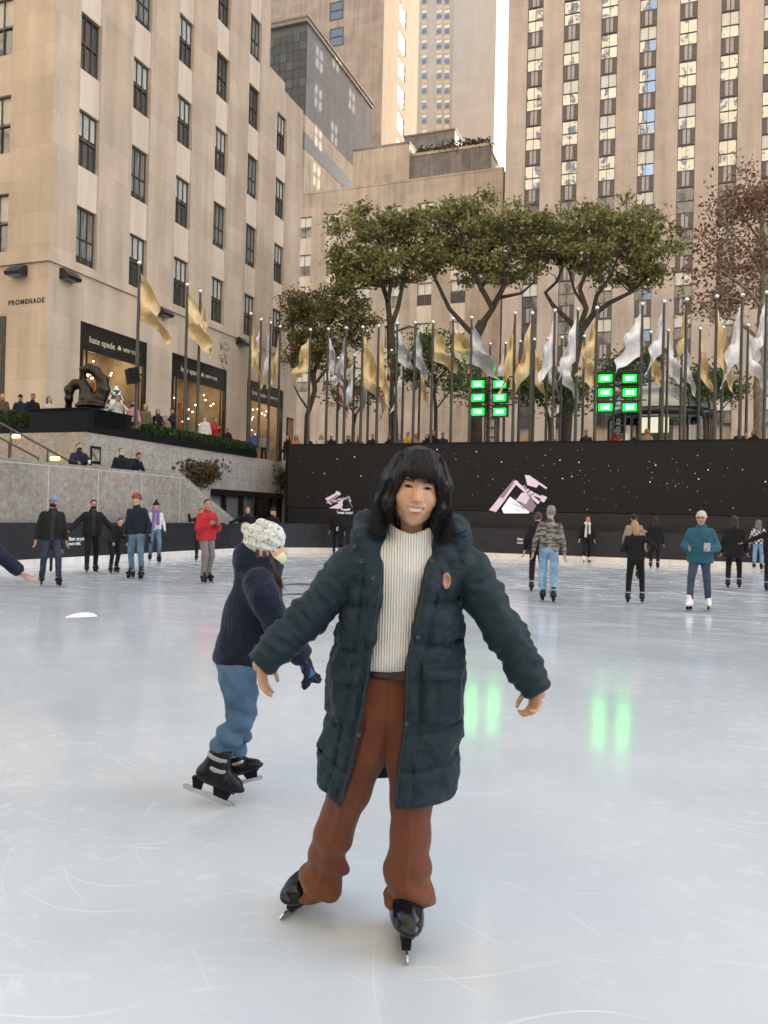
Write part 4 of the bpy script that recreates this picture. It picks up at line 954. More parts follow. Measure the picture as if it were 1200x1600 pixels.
vine(285, 712, 343, 765, 2300, 'rusty brown climbing bush on the granite wall above the glass doors', GX, ((.15, .085, .045), (.10, .085, .035), (.07, .08, .03), (.2, .12, .07)))
vine(428, 725, 452, 768, 600, 'small trailing vine at the corner beside the black screen wall', GX, ((.12, .09, .035), (.07, .08, .03), (.17, .13, .06)))

# ================================================================== trees
M_BARK = mat('bark', (.060, .050, .038), .9, .45, 5, .6, 14)
M_BARKL = mat('bark_pale', (.20, .17, .12), .85, .45, 4, .5, 12)
def tree(name, lab, Yd, trunk, rads, limbs, crown, nleaf, lsize, cols, group, bark, seed=1, clump=70, spread=.42):
    rng = np.random.default_rng(seed)
    base = hY(*trunk[0], Yd); base.z = PZ; r = empty(name, base, 0, lab, 'tree', group)
    sc_ = base.y/ray(*trunk[0]).y/FPX       # metres per photo pixel
    def W(p, dy=0): q = hY(p[0], p[1], Yd+dy); return q-base
    mb = MB(); pts = [Vector((0, 0, -.1))]+[W(p) for p in trunk[1:]]; mb.tube(pts, [k*sc_ for k in rads], 9)
    mb.build('trunk', bark, r)
    lm = MB(); tips = []
    for lpts, ra, rb in limbs:
        dy = rng.uniform(-1.6, 1.6); m_ = len(lpts)
        P = [W(p, dy*i/(m_-1)) for i, p in enumerate(lpts)]
        lm.tube(P, [(ra+(rb-ra)*i/(m_-1))*sc_ for i in range(m_)], 7); tips += [(P[-1], rb*sc_), (P[-2], rb*1.3*sc_), (P[len(P)//2], ra*.7*sc_)]
    cl = []
    tot = sum(a[2]*a[3] for a in crown)
    for cx, cy, rx, ry in crown:
        m_ = max(3, int(clump*rx*ry/tot))
        for _ in range(m_):
            d = rng.normal(size=3); d /= np.linalg.norm(d); k = rng.random()**.5
            p = W((cx, cy)); cl.append(np.array(p)+d*k*np.array([rx, min(rx, 70)*1.0, ry])*sc_)
    cl = np.array(cl)
    for p in cl:                                        # twigs reach out to each clump
        tp, tr = min(tips, key=lambda t: (t[0]-Vector(p)).length)
        v = Vector(p); mid = tp.lerp(v, .5)+Vector(rng.normal(size=3)*.25)
        lm.tube([tp, mid, v], [max(.02, tr*.55), max(.015, tr*.3), .008], 5, cap=False)
        for _ in range(3):
            e = v+Vector(rng.normal(size=3)*np.array([.6, .6, .35])*spread*2); lm.tube([mid.lerp(v, rng.uniform(.3, 1)), e], [.014, .005], 4, cap=False)
    lm.build('limb', bark, r)
    per = nleaf//len(cl)
    L_ = np.concatenate([p+rng.normal(size=(per, 3))*np.array([1.15, 1.15, .62])*spread*rng.uniform(.7, 1.3) for p in cl])
    link('crown', leaf_mesh('crown', L_, lsize, cols, seed), leaf_mat(), r)
    return r
GREEN = ((.21, .235, .075), (.29, .30, .10), (.15, .18, .06), (.35, .30, .11), (.23, .20, .08))
OLIVE = ((.19, .19, .07), (.15, .17, .055), (.25, .175, .065), (.11, .11, .04))
BROWN = ((.28, .155, .105), (.22, .12, .085), (.36, .22, .15), (.17, .10, .065))
YOUNG = ((.09, .14, .045), (.13, .18, .05), (.07, .115, .035))
GRP = 'trees on the far terrace'
tree('plane_tree', 'spreading green tree whose forked trunk stands between the gold flags left of centre', 40, [(617, 695), (613, 600), (610, 510)], [8, 7, 6.5],
     [([(610, 512), (606, 470), (598, 447), (570, 427), (545, 405)], 5, 2), ([(610, 512), (622, 480), (630, 440), (640, 400)], 4.5, 2), ([(606, 470), (612, 440), (600, 400), (590, 372)], 4, 1.6), ([(598, 447), (575, 445), (552, 452)], 3, 1.5), ([(612, 520), (640, 510), (655, 514)], 2, 1)],
     [(580, 368, 72, 42), (640, 352, 62, 34), (560, 412, 48, 30), (625, 408, 62, 36), (600, 440, 60, 20), (530, 430, 35, 30)], 8200, .112, GREEN, GRP, M_BARK, 21, 125, .27)
tree('plane_tree', 'spreading green tree in the middle with a long limb reaching up left from its trunk', 41, [(745, 695), (744, 600), (744, 525), (754, 503)], [10, 9, 8.5, 8],
     [([(745, 528), (725, 508), (702, 482), (683, 442), (668, 410)], 4.5, 2), ([(752, 508), (770, 482), (752, 450), (737, 420), (722, 388)], 6, 2), ([(768, 484), (786, 450), (790, 415), (802, 380)], 5, 2), ([(752, 450), (770, 420), (765, 390)], 3, 1.5), ([(780, 465), (815, 458), (835, 440)], 3, 1.4)],
     [(695, 352, 66, 36), (760, 348, 74, 40), (812, 372, 48, 45), (735, 405, 75, 38), (800, 425, 45, 28), (690, 400, 50, 25)], 9800, .112, GREEN, GRP, M_BARK, 22, 150, .27)
tree('plane_tree', 'spreading green tree right of centre with limbs splaying wide to both sides', 41, [(880, 693), (889, 600), (905, 520)], [10, 8.5, 8],
     [([(905, 522), (890, 502), (864, 477), (852, 457), (870, 440), (880, 415)], 4.5, 1.8), ([(905, 522), (926, 492), (952, 473), (985, 457), (1012, 432)], 5.5, 2), ([(904, 520), (916, 482), (906, 452), (917, 420), (926, 398)], 5, 2), ([(926, 492), (932, 462), (955, 430), (965, 400)], 4, 1.8), ([(916, 482), (898, 455), (888, 420)], 3, 1.3)],
     [(885, 358, 58, 42), (950, 346, 72, 38), (1012, 378, 52, 48), (935, 400, 75, 40), (1000, 425, 48, 32), (860, 395, 40, 30)], 9800, .112, GREEN, GRP, M_BARK, 23, 150, .27)
tree('small_tree', 'olive brown leaved tree beside the far end of the shop building', 39, [(478, 693), (480, 650), (492, 610), (490, 580)], [4.5, 4, 4, 3.5],
     [([(492, 605), (478, 570), (465, 535), (455, 500)], 3, 1.3), ([(490, 585), (505, 545), (512, 500), (508, 465)], 3, 1.3), ([(492, 600), (520, 565), (545, 525)], 2.5, 1.2), ([(482, 640), (468, 620), (458, 600)], 2, 1)],
     [(490, 500, 50, 45), (470, 470, 30, 22), (530, 475, 40, 30), (510, 545, 55, 35), (555, 500, 36, 36), (470, 560, 25, 35)], 8500, .10, OLIVE, GRP, M_BARK, 24, 105, .28)
tree('bare_tree', 'thin reddish brown autumn tree at the right edge', 41, [(1188, 693), (1186, 600), (1190, 500), (1194, 420), (1190, 350)], [9, 8, 6.5, 5, 3],
     [([(1190, 480), (1165, 450), (1130, 425), (1105, 420)], 3.5, 1.2), ([(1192, 430), (1170, 390), (1140, 360), (1120, 320)], 3, 1), ([(1194, 420), (1215, 370), (1225, 310)], 3, 1), ([(1190, 350), (1180, 310), (1165, 270)], 2.5, .8), ([(1188, 530), (1150, 500), (1110, 490), (1090, 470)], 3, 1), ([(1192, 460), (1160, 470), (1125, 460)], 2.5, .8), ([(1190, 380), (1155, 330), (1150, 290)], 2, .8), ([(1190, 500), (1230, 460), (1250, 420)], 3, 1)],
     [(1130, 320, 55, 60), (1185, 290, 60, 45), (1105, 420, 36, 60), (1165, 420, 48, 70), (1235, 350, 60, 90), (1120, 480, 40, 30)], 5000, .10, BROWN, GRP, M_BARKL, 25, 110, .5)
tree('young_tree', 'slim young green tree with a dark trunk behind the silver flags left of centre', 36.5, [(681, 693), (681, 640), (678, 612), (684, 590)], [3.5, 3, 2.5, 2],
     [([(680, 615), (660, 590), (645, 560)], 1.6, .8), ([(684, 592), (700, 575), (715, 560)], 1.6, .8), ([(682, 600), (672, 565), (668, 540)], 1.5, .7), ([(681, 640), (700, 615), (720, 600)], 1.5, .7)],
     [(660, 552, 42, 28), (695, 580, 35, 28), (640, 585, 25, 25), (715, 610, 25, 22), (670, 530, 30, 18)], 3200, .095, YOUNG, GRP, M_BARK, 26, 40)
tree('young_tree', 'slim young tree with few leaves right of the olive brown tree', 37, [(551, 693), (552, 665), (556, 648)], [3, 2.6, 2],
     [([(555, 650), (545, 632), (535, 615)], 1.5, .6), ([(556, 648), (568, 630), (580, 612)], 1.5, .6)], [(540, 615, 28, 22), (575, 615, 24, 22)], 1100, .09, YOUNG, GRP, M_BARK, 27, 18)
tree('young_tree', 'low young green tree between the middle trees and the gilded figure', 38, [(862, 693), (858, 655), (850, 630)], [3, 2.6, 2],
     [([(855, 640), (840, 620), (830, 605)], 1.5, .6), ([(850, 632), (865, 610), (880, 600)], 1.5, .6), ([(858, 655), (890, 640), (905, 620)], 1.5, .6)], [(838, 600, 34, 22), (872, 612, 34, 25), (905, 620, 22, 18), (815, 605, 20, 16)], 2600, .095, YOUNG, GRP, M_BARK, 28, 36)
tree('young_tree', 'low wide young green tree above the glass pavilion', 49, [(1000, 693), (998, 640), (990, 600)], [3.5, 3, 2.2],
     [([(992, 610), (965, 585), (945, 572)], 1.6, .7), ([(990, 602), (1010, 575), (1030, 560)], 1.6, .7), ([(990, 600), (985, 570), (980, 550)], 1.5, .6)], [(955, 572, 40, 20), (1010, 560, 45, 20), (985, 590, 45, 16)], 2600, .10, YOUNG, GRP, M_BARK, 29, 36)
tree('young_tree', 'young green tree between the pavilion and the bare brown tree', 42, [(1104, 693), (1102, 655), (1092, 630)], [4, 3.4, 2.6],
     [([(1095, 638), (1078, 612), (1070, 590)], 1.6, .7), ([(1092, 632), (1108, 605), (1118, 585)], 1.6, .7), ([(1102, 655), (1128, 640), (1145, 620)], 1.6, .7)], [(1085, 595, 36, 26), (1115, 600, 30, 26), (1140, 610, 22, 22)], 2200, .095, YOUNG, GRP, M_BARK, 30, 34)

# ================================================================== flagpoles
def cloth_mat(name, col, rough, metal):
    mt, nt, b = nodes(name); L = nt.links.new
    tc = N(nt, 'ShaderNodeTexCoord'); n = N(nt, 'ShaderNodeTexNoise', i_Scale=3.5, i_Detail=5.0); L(tc.outputs['Object'], n.inputs['Vector'])
    bp = N(nt, 'ShaderNodeBump', i_Strength=.9, i_Distance=.08); L(n.outputs['Fac'], bp.inputs['Height']); L(bp.outputs[0], b.inputs['Normal'])
    b.inputs['Base Color'].default_value = C(col); b.inputs['Roughness'].default_value = rough; b.inputs['Metallic'].default_value = metal
    MATS[name] = mt; return mt
FLAG = {'gold': cloth_mat('gold_cloth', (.66, .51, .27), .42, .15), 'silver': cloth_mat('silver_cloth', (.46, .47, .48), .4, .3), 'white': cloth_mat('white_cloth', (.78, .78, .80), .5, .1)}
mt, nt_, b_ = nodes('striped_cloth'); tcn = N(nt_, 'ShaderNodeTexCoord'); wv = N(nt_, 'ShaderNodeTexWave', i_Scale=1.1, i_Distortion=2.0); wv.bands_direction = 'DIAGONAL'; nt_.links.new(tcn.outputs['Object'], wv.inputs[0])
rp = N(nt_, 'ShaderNodeValToRGB'); rp.color_ramp.elements[0].color = (.42, .05, .06, 1); rp.color_ramp.elements[1].color = (.7, .68, .68, 1); rp.color_ramp.elements[0].position = .48; rp.color_ramp.elements[1].position = .52
nt_.links.new(wv.outputs[0], rp.inputs[0]); nt_.links.new(rp.outputs[0], b_.inputs['Base Color']); FLAG['striped red'] = mt
M_POLE = mat('pole_metal', (.06, .056, .05), .4, .2, 3, metal=.5)
FG = 'flagpoles around the plaza'
def flagpole(px, topy, axis, val, color, side, width, drop, lab, seed):
    p = hX(px, topy, val) if axis == 0 else hY(px, topy, val)
    d = (p-CAM).dot(f0); m_ = d/FPX; z0 = PZ if axis else 4.36
    r = empty('flagpole', (p.x, p.y, z0), 0, lab, 'flagpole', FG); H = p.z-z0
    q = MB(); q.tube([(0, 0, 0), (0, 0, H*.5), (0, 0, H)], [.065, .058, .045], 9); q.lathe([(.12, 0), (.12, .05), (.07, .09)], n=10); q.build('pole', M_POLE, r)
    q = MB(); q.ball((0, 0, H+.07), .085, 10); q.tube([(0, 0, H), (0, 0, H+.03)], .05, 8); q.build('finial', M_CHROME, r)
    if color:
        rq = np.random.default_rng(seed); W_ = width*1.45*m_; D_ = drop*1.14*m_; hs_ = D_*.60; nu, nv = 18, 16
        V = []; ax_ = Vector((cos(YAW), sin(YAW), 0)); ph = rq.uniform(0, 6); ay = Vector((-sin(YAW), cos(YAW), 0))
        # limp flag: hoist edge down the pole, the fly hangs down in folds
        for i in range(nu+1):
            u = i/nu
            for j in range(nv+1):
                v = j/nv
                x = W_*(u**.85)*(.55+.45*v)*side; z = -.25-v*hs_-(D_-hs_)*(u**1.1)*(.72+.28*(1-v)+.1*sin(ph+u*4))
                fold = .30*W_*sin(ph+v*9+u*3)*u**.5+.10*sin(u*13+ph*2+v*4)*u**.7
                V.append(tuple(ax_*(x+.10*W_*sin(v*8+ph+u*5)*u+.03*side)+ay*(fold+.03)+Vector((0, 0, H+z+.07*sin(u*9+v*7+ph)*u))))
        F = [(i*(nv+1)+j, (i+1)*(nv+1)+j, (i+1)*(nv+1)+j+1, i*(nv+1)+j+1) for i in range(nu) for j in range(nv)]
        q = MB(); q.add(V, F, 0, True); q.build('flag', FLAG[color], r)
    return r
ORD = ['first', 'second', 'third', 'fourth', 'fifth', 'sixth', 'seventh', 'eighth', 'ninth', 'tenth', 'eleventh', 'twelfth', 'thirteenth', 'fourteenth', 'fifteenth', 'sixteenth', 'seventeenth', 'eighteenth', 'nineteenth', 'twentieth', 'twenty first', 'twenty second', 'twenty third', 'twenty fourth', 'twenty fifth']
left = [(218, 414, 'gold', 1, 36, 112), (293, 448, 'gold', 1, 30, 100), (313, 458, 'gold', 1, 14, 92), (392, 493, 'gold', 1, 14, 104), (408, 502, 'white', -1, 10, 56), (423, 507, 'white', -1, 8, 88), (438, 513, 'gold', -1, 12, 90)]
LL = ['gold flag on the tall pole nearest the bronze sculpture', 'gold flag on the left one of the pole pair before the second shop', 'gold flag on the right one of the pole pair before the second shop', 'gold flag on the first pole before the third shop', 'short white flag on a pole before the third shop', 'long narrow white flag on a pole before the third shop', 'gold flag on the last pole before the building end']
for k, ((px, ty, c_, sd, w_, d_), lb_) in enumerate(zip(left, LL)): flagpole(px, ty, 0, GX-.27, c_, sd, w_, d_, lb_, 40+k)
front = [(485, 518, 'gold', -1, 22, 80), (513, 517, 'silver', 1, 16, 74), (541, 515, 'silver', -1, 12, 84), (567, 514, 'gold', 1, 26, 118), (592, 512, 'gold', 1, 14, 118), (621, 508, 'silver', 1, 20, 70), (649, 507, 'silver', 1, 16, 82), (677, 506, 'gold', 1, 30, 70), (708, 501, 'gold', 1, 28, 56), (737, 499, 'silver', 1, 32, 88), (805, 492, 'gold', -1, 16, 118), (832, 492, 'gold', -1, 20, 122), (867, 488, 'white', -1, 16, 108), (903, 486, 'white', -1, 20, 100), (933, 484, 'gold', -1, 20, 94), (1004, 478, 'white', -1, 30, 100), (1038, 474, 'white', -1, 18, 100), (1073, 471, 'gold', -1, 10, 98), (1120, 466, 'gold', 1, 18, 130), (1160, 464, 'white', -1, 20, 130), (1198, 460, 'white', -1, 14, 96)]
for k, (px, ty, c_, sd, w_, d_) in enumerate(front): flagpole(px, ty, 1, 31.85, c_, sd, w_, d_, f'{c_} flag on a tall pole, {ORD[k]} from left along the screen wall', 70+k)
back = [(529, 560, 'striped red', 1, 12, 84), (554, 556, 'white', -1, 14, 84), (577, 553, 'silver', -1, 8, 90), (612, 548, 'striped red', -1, 12, 100), (631, 546, 'white', -1, 12, 90), (657, 543, 'gold', 1, 10, 90), (766, 538, 'gold', -1, 12, 60), (790, 537, 'white', -1, 12, 80), (813, 534, 'gold', -1, 12, 90), (835, 531, 'gold', 1, 14, 86), (856, 530, 'silver', 1, 14, 82), (878, 528, 'white', 1, 20, 88), (913, 526, 'gold', 1, 18, 86), (1017, 520, 'gold', 1, 14, 80), (1044, 517, 'white', 1, 20, 82), (1066, 516, 'white', 1, 16, 90), (1094, 514, 'gold', 1, 14, 94), (1130, 512, 'gold', 1, 14, 96), (1169, 509, 'white', 1, 22, 86)]
for k, (px, ty, c_, sd, w_, d_) in enumerate(back): flagpole(px, ty+2, 1, 35.6, c_, sd, w_, d_, f'{c_} flag on a shorter pole, {ORD[k]} from left in the rear row', 120+k)

# ================================================================== green floodlight towers
M_GREEN = emit('green_beam', (.0, 1.0, .03), 1.3); M_GREENC = emit('green_core', (.10, 1.0, .22), 2.0)
def light_tower(pxl, pxr, ys, lab, xs):
    Yt = 33.2; base = hY((pxl+pxr)/2, 690, Yt); base.z = PZ; r = empty('light_tower', base, 0, lab, 'light tower', 'green floodlight towers on the far terrace')
    q = MB(); top = hY((pxl+pxr)/2, ys[0]-12, Yt).z-PZ
    for x in (-.22, .22):
        for y in (0, .4): q.tube([(x, y, 0), (x, y, top)], .035, 6)
    for i in range(int(top/.4)):
        z = .2+i*.4; q.tube([(-.22, 0, z), (.22, 0, z)], .018, 5); q.tube([(-.22, 0, z), (.22, 0, z+.4)], .014, 5); q.tube([(-.22, .4, z), (.22, .4, z)], .018, 5); q.tube([(-.22, 0, z), (-.22, .4, z+.4)], .014, 5); q.tube([(.22, 0, z), (.22, .4, z+.4)], .014, 5)
    q.box((-.7, -.3, 0), (.7, .7, .05)); 
    for y in ys:
        z = hY(xs[0], y-9, Yt).z-PZ; q.tube([(-1.05, -.06, z), (1.05, -.06, z)], .03, 6)
    q.build('truss', mat('truss_black', (.03, .03, .03), .45, .2, 5), r)
    for x in xs:
        for y in ys:
            c_ = hY(x, y, Yt-.25)-base; h_ = MB()
            h_.box((c_.x-.33, c_.y+.0, c_.z-.22), (c_.x+.33, c_.y+.22, c_.z+.24)); h_.box((c_.x-.36, c_.y-.12, c_.z+.20), (c_.x+.36, c_.y+.0, c_.z+.24)); h_.box((c_.x-.36, c_.y-.1, c_.z-.24), (c_.x+.36, c_.y-.0, c_.z-.21))
            fl = h_.build('floodlight', MATS['truss_black'], r)
            e = MB(); e.box((c_.x-.25, c_.y-.05, c_.z-.15), (c_.x+.25, c_.y-.003, c_.z+.13)); e.box((c_.x-.17, c_.y-.06, c_.z-.10), (c_.x+.17, c_.y-.052, c_.z+.08), 1); e.build('lamp_face', [M_GREEN, M_GREENC], fl)
light_tower(762, 768, (600, 621, 643), 'black truss with six glowing green floodlights in the middle of the far terrace', (747, 781))
light_tower(963, 969, (591, 613, 636), 'black truss with six glowing green floodlights before the glass pavilion', (946, 984))

# ================================================================== glass pavilion
Yp = 44.0; c = hY(1032, 690, Yp); c.z = PZ; pv = empty('glass_pavilion', c, 0, 'round glass entrance pavilion with a domed roof and dark ring beam', 'pavilion')
R_ = (hY(1115, 640, Yp)-hY(948, 640, Yp)).length/2; zb = hY(1032, 652, Yp).z-PZ; zt_ = hY(1032, 600, Yp).z-PZ
q = MB(); q.lathe([(R_*1.03, zb-.18), (R_*1.06, zb-.1), (R_*1.06, zb+.18), (R_*1.0, zb+.25)], n=36); q.lathe([(R_*1.03, zb-.18), (R_*.9, zb-.18)], n=36); q.build('ring_beam', M_BLACKGLOSS, pv)
q = MB(); prof = [(R_*cos(radians(a))**.6, zb+.22+(zt_-zb-.22)*sin(radians(a))) for a in range(0, 89, 8)]; q.lathe(prof, n=36); 
q.build('dome', glass('dome_glass', (.30, .33, .30), .12, .1, .5), pv)
q = MB()
for k in range(12):
    a = 2*pi*k/12; q.tube([(r_*1.01*cos(a), r_*1.01*sin(a), z) for r_, z in prof], .04, 6); q.tube([(R_*cos(a), R_*sin(a), 0), (R_*cos(a), R_*sin(a), zb-.15)], .06, 6)
q.build('rib', M_BLACKGLOSS, pv)
q = MB(); q.lathe([(R_*.98, 0), (R_*.98, zb-.2)], n=36); q.build('glass_wall', clear('shop_glass'), pv)
q = MB(); q.box((-1.2, -.2, 0), (.6, .2, zb-.5)); q.box((-1.0, -.28, 2.2), (.4, -.22, 3.0), 1); q.build('lift', [mat('lift_panel', (.12, .12, .10), .4, .4, 2), emit('lift_sign', (.45, .42, .30), .5)], pv)
# gilded figure (plain stand-in) and planting on the wall top
c = hY(831, 688, 40); c.z = PZ; gf = empty('gilded_sculpture', c, 0, 'small gilded reclining figure low on the far terrace beside a dark arch', 'sculpture')
K = 40/ray(831, 688).y/1250
gp_ = [(-6, 690), (-8, 676), (0, 668), (6, 660), (2, 650), (-8, 644)]
def fg(P):
    d = np.full(P.shape[:-1], 9.0)
    pts = [np.array([x*K, 0, (690-z)*K+.0]) for x, z in gp_]
    for i in range(5): d = smin(d, cap(P, pts[i], pts[i+1], .16, .13), .1)
    d = smin(d, ell(P, (-.28, 0, 1.52), (.13, .13, .16)), .06); d = smin(d, cap(P, pts[3], (-.6, -.1, 1.35), .08, .05), .05); d = smin(d, cap(P, pts[1], (.35, .0, .1), .13, .07), .06)
    return d
sdf_obj('figure', fg, (-1, -.5, -.05), (.8, .5, 1.9), .05, mat('gilding', (.75, .45, .12), .3, .15, 5, metal=.9), gf)
q = MB(); q.tube([(.9*cos(radians(a))+.45, .35, .9*sin(radians(a))+.5) for a in range(-30, 211, 16)], .13, 8); q.box((-.7, .0, -.05), (1.5, .7, .12)); q.build('arch', M_BZ, gf)
rng = np.random.default_rng(9); n = 5200
P = np.stack([rng.uniform(LX0+.2, LX1, n), rng.uniform(31.4, 31.75, n), 4.36+np.abs(rng.normal(0, .05, n))+.06*(np.sin(rng.uniform(0, 60, n)) > .3)], 1)
o = link('ground_cover', leaf_mesh('ground_cover', P, .05, YOUNG, 4), leaf_mat()); tag(o, kind='stuff')
q = MB(); q.box((LX0, 31.36, PZ), (LX1, 31.78, 4.36)); tag(q.build('planter_trough', M_BLACK), 'long black trough of low greenery on top of the screen wall', 'planter')
# benches behind the wall
for k, (px, lb_) in enumerate(((500, 'pale bench behind the screen wall below the silver flags'), (570, 'pale bench behind the screen wall right of the striped flag'), (720, 'dark bench behind the screen wall left of the green lights'), (985, 'dark bench behind the screen wall before the pavilion'))):
    c = hY(px, 700, 33.6); r = empty('bench', (c.x, 33.6, PZ), 0, lb_, 'bench', 'benches on the far terrace')
    mm = mat('bench_pale', (.5, .45, .38), .6) if k < 2 else M_BLACK
    q = MB(); q.box((-.9, -.22, .42), (.9, .22, .47)); q.build('seat', mm, r)
    q = MB(); q.box((-.9, .22, .55), (.9, .27, .85)); q.build('backrest', mm, r)
    for x in (-.75, .75): q = MB(); q.box((x-.04, -.2, 0), (x+.04, .26, .42)); q.build('leg', M_BLACK, r)
# planting on the roof terrace of the office block
n = 900; X0 = xb+mk.location.x; rng = np.random.default_rng(5)
rt = empty('roof_planting', (xb+1, MBY+5.5, zc+.3), 0, 'dark shrubs growing along the roof edge of the limestone block', 'shrubs')
P = np.concatenate([np.array([t*(xc-xb-1.6), rng.normal()*.2, .25])+rng.normal(size=(90, 3))*np.array([.55, .4, .35]) for t in (0, .04, .1, .25, .33, .42, .55, .7, .78, .86, .93, .99)])
link('leaves', leaf_mesh('leaves', P, .22, ((.05, .06, .03), (.03, .045, .02), (.1, .07, .04)), 2), leaf_mat(), rt)
# loudspeaker clamped on the nearest pole
p = hX(210, 588, GX-.3); r = empty('loudspeaker', p, 0, 'black loudspeaker clamped to the nearest tall flagpole', 'loudspeaker')
q = MB(); q.obox((0, -.1, 0), (.16, -.1, 0), (.1, .14, .05), (-.02, -.05, .26)); q.build('cabinet', M_BLACK, r); q = MB(); q.tube([(0, 0, .1), (.05, .3, .1)], .03, 6); q.build('bracket', M_BLACK, r)
# ================================================================== people
SKIN = {'light': (.52, .31, .22), 'mid': (.42, .23, .15), 'tan': (.33, .17, .10)}
def skin_mat(k): return mat('skin_'+k, SKIN[k], .5, .08, 30, 0, spec=.4)
def cloth(key, col, rough=.8, bump=.25, var=.18, scale=9, sheen=.03): return mat('cloth_'+key, col, rough, var, scale, bump, 60, sheen=sheen, spec=.25)
CL = {k: cloth(k, c) for k, c in dict(black=(.0085, .0085, .0095), charcoal=(.022, .022, .025), navy=(.010, .015, .030), red=(.40, .02, .03), teal=(.022, .10, .14), grey=(.17, .16, .155), white=(.62, .59, .55), cream=(.50, .46, .40), purple=(.20, .13, .36), olive=(.12, .10, .06), yellow=(.55, .27, .03), tan=(.30, .20, .11), orange=(.45, .16, .08), brown=(.10, .06, .04), khaki=(.25, .22, .17), blue=(.05, .10, .25), pink=(.5, .25, .25), ltblue=(.17, .24, .36), green=(.05, .12, .07)).items()}
def jeans_mat(key, c):
    return mat('jeans_'+key, c, .85, .38, 5, .3, 60)
CL['jeans'] = jeans_mat('blue', (.085, .155, .235)); CL['ltjeans'] = jeans_mat('pale', (.20, .34, .50)); CL['dkjeans'] = jeans_mat('dark', (.02, .03, .055)); CL['indigo'] = jeans_mat('indigo', (.035, .055, .10))
HAIR = {k: mat('hair_'+k, c, .45, .35, 20, .5, 90, stretch=(6, 6, .6)) for k, c in dict(black=(.012, .010, .009), brown=(.06, .033, .02), dark=(.025, .017, .013), blond=(.38, .22, .10), grey=(.22, .21, .20), auburn=(.13, .035, .03)).items()}
def pattern_sweater():
    mt, nt, b = nodes('marl_sweater'); L = nt.links.new; tc = N(nt, 'ShaderNodeTexCoord')
    mp = N(nt, 'ShaderNodeMapping'); mp.inputs['Scale'].default_value = (9, 9, 30); L(tc.outputs['Object'], mp.inputs[0])
    n = N(nt, 'ShaderNodeTexNoise', i_Scale=1.0, i_Detail=3.0); L(mp.outputs[0], n.inputs['Vector'])
    rp = N(nt, 'ShaderNodeValToRGB'); rp.color_ramp.elements[0].position = .42; rp.color_ramp.elements[1].position = .58
    rp.color_ramp.elements[0].color = (.05, .05, .048, 1); rp.color_ramp.elements[1].color = (.26, .245, .22, 1)
    L(n.outputs['Fac'], rp.inputs[0]); L(rp.outputs[0], b.inputs['Base Color']); b.inputs['Roughness'].default_value = .9; return mt
CL['marl'] = pattern_sweater()
def plaid():
    mt, nt, b = nodes('plaid'); L = nt.links.new; tc = N(nt, 'ShaderNodeTexCoord'); ck = N(nt, 'ShaderNodeTexChecker', i_Scale=14.0)
    ck.inputs[1].default_value = (.55, .52, .48, 1); ck.inputs[2].default_value = (.03, .03, .03, 1); L(tc.outputs['Object'], ck.inputs[0]); L(ck.outputs[0], b.inputs['Base Color']); b.inputs['Roughness'].default_value = .9; return mt
CL['plaid'] = plaid()
def banded(name, c1, c2, f):
    mt, nt, b = nodes(name); L = nt.links.new; tc = N(nt, 'ShaderNodeTexCoord'); wv = N(nt, 'ShaderNodeTexWave', i_Scale=f); wv.bands_direction = 'Z'
    rp = N(nt, 'ShaderNodeValToRGB'); rp.color_ramp.elements[0].position = .48; rp.color_ramp.elements[1].position = .52; rp.color_ramp.elements[0].color = C(c1); rp.color_ramp.elements[1].color = C(c2)
    L(tc.outputs['Object'], wv.inputs[0]); L(wv.outputs[0], rp.inputs[0]); L(rp.outputs[0], b.inputs['Base Color']); b.inputs['Roughness'].default_value = .9; return mt
CL['redstripe'] = banded('striped_knit', (.05, .03, .04), (.42, .05, .04), 9)
M_BOOT = mat('skate_boot', (.007, .007, .009), .32, .2, 8, spec=.25); M_BOOTW = mat('skate_boot_white', (.75, .73, .70), .4, .08, 8)
M_BUCKLE = mat('buckle_grey', (.35, .36, .38), .35, .1, 8, metal=.4)

# prototypes: hand, boot, blade -------------------------------------------------
def hand_sdf(P, k=1.0, curl=.5, spread=.16):
    """right hand, wrist at 0, fingers towards -z, palm faces -y, thumb on +x side"""
    P = P/k
    d = ell(P, (0, 0, -.045), (.038, .016, .052)); d = smin(d, cap(P, (0, 0, .02), (0, 0, -.02), .024, .028, .75), .02)
    for i, (x, L_, r_) in enumerate(((.028, .070, .0085), (.0095, .078, .009), (-.0095, .072, .0085), (-.027, .056, .0075))):
        a = np.array([x, 0, -.085+abs(x-.005)*.25]); an = (x*spread/.03)
        c1 = curl*.7; c2 = curl*1.5; c3 = curl*2.1
        v1 = np.array([sin(an), -sin(c1), -cos(c1)]); v2 = np.array([sin(an)*.7, -sin(c2), -cos(c2)]); v3 = np.array([sin(an)*.5, -sin(c3), -cos(c3)])
        b = a+v1*L_*.45; c = b+v2*L_*.32; e = c+v3*L_*.23
        f = np.minimum(np.minimum(cap(P, a-v1*.02, b, r_*1.05, r_), cap(P, b, c, r_, r_*.92)), cap(P, c, e, r_*.92, r_*.75))
        d = smin(d, f, .006)
    t0 = np.array([.026, -.006, -.022]); t1 = t0+np.array([.026, -.014, -.024]); t2 = t1+np.array([.010, -.012, -.026]); t3 = t2+np.array([.0, -.008, -.018])
    d = smin(d, np.minimum(np.minimum(cap(P, t0, t1, .014, .0105), cap(P, t1, t2, .0105, .0095)), cap(P, t2, t3, .0095, .0075)), .010)
    return d*k
HAND_V, HAND_Q = nets(lambda P: hand_sdf(P, 1, .55), (-.06, -.09, -.19), (.085, .04, .03), .007)
HAND_V = relax(HAND_V, HAND_Q, 1)
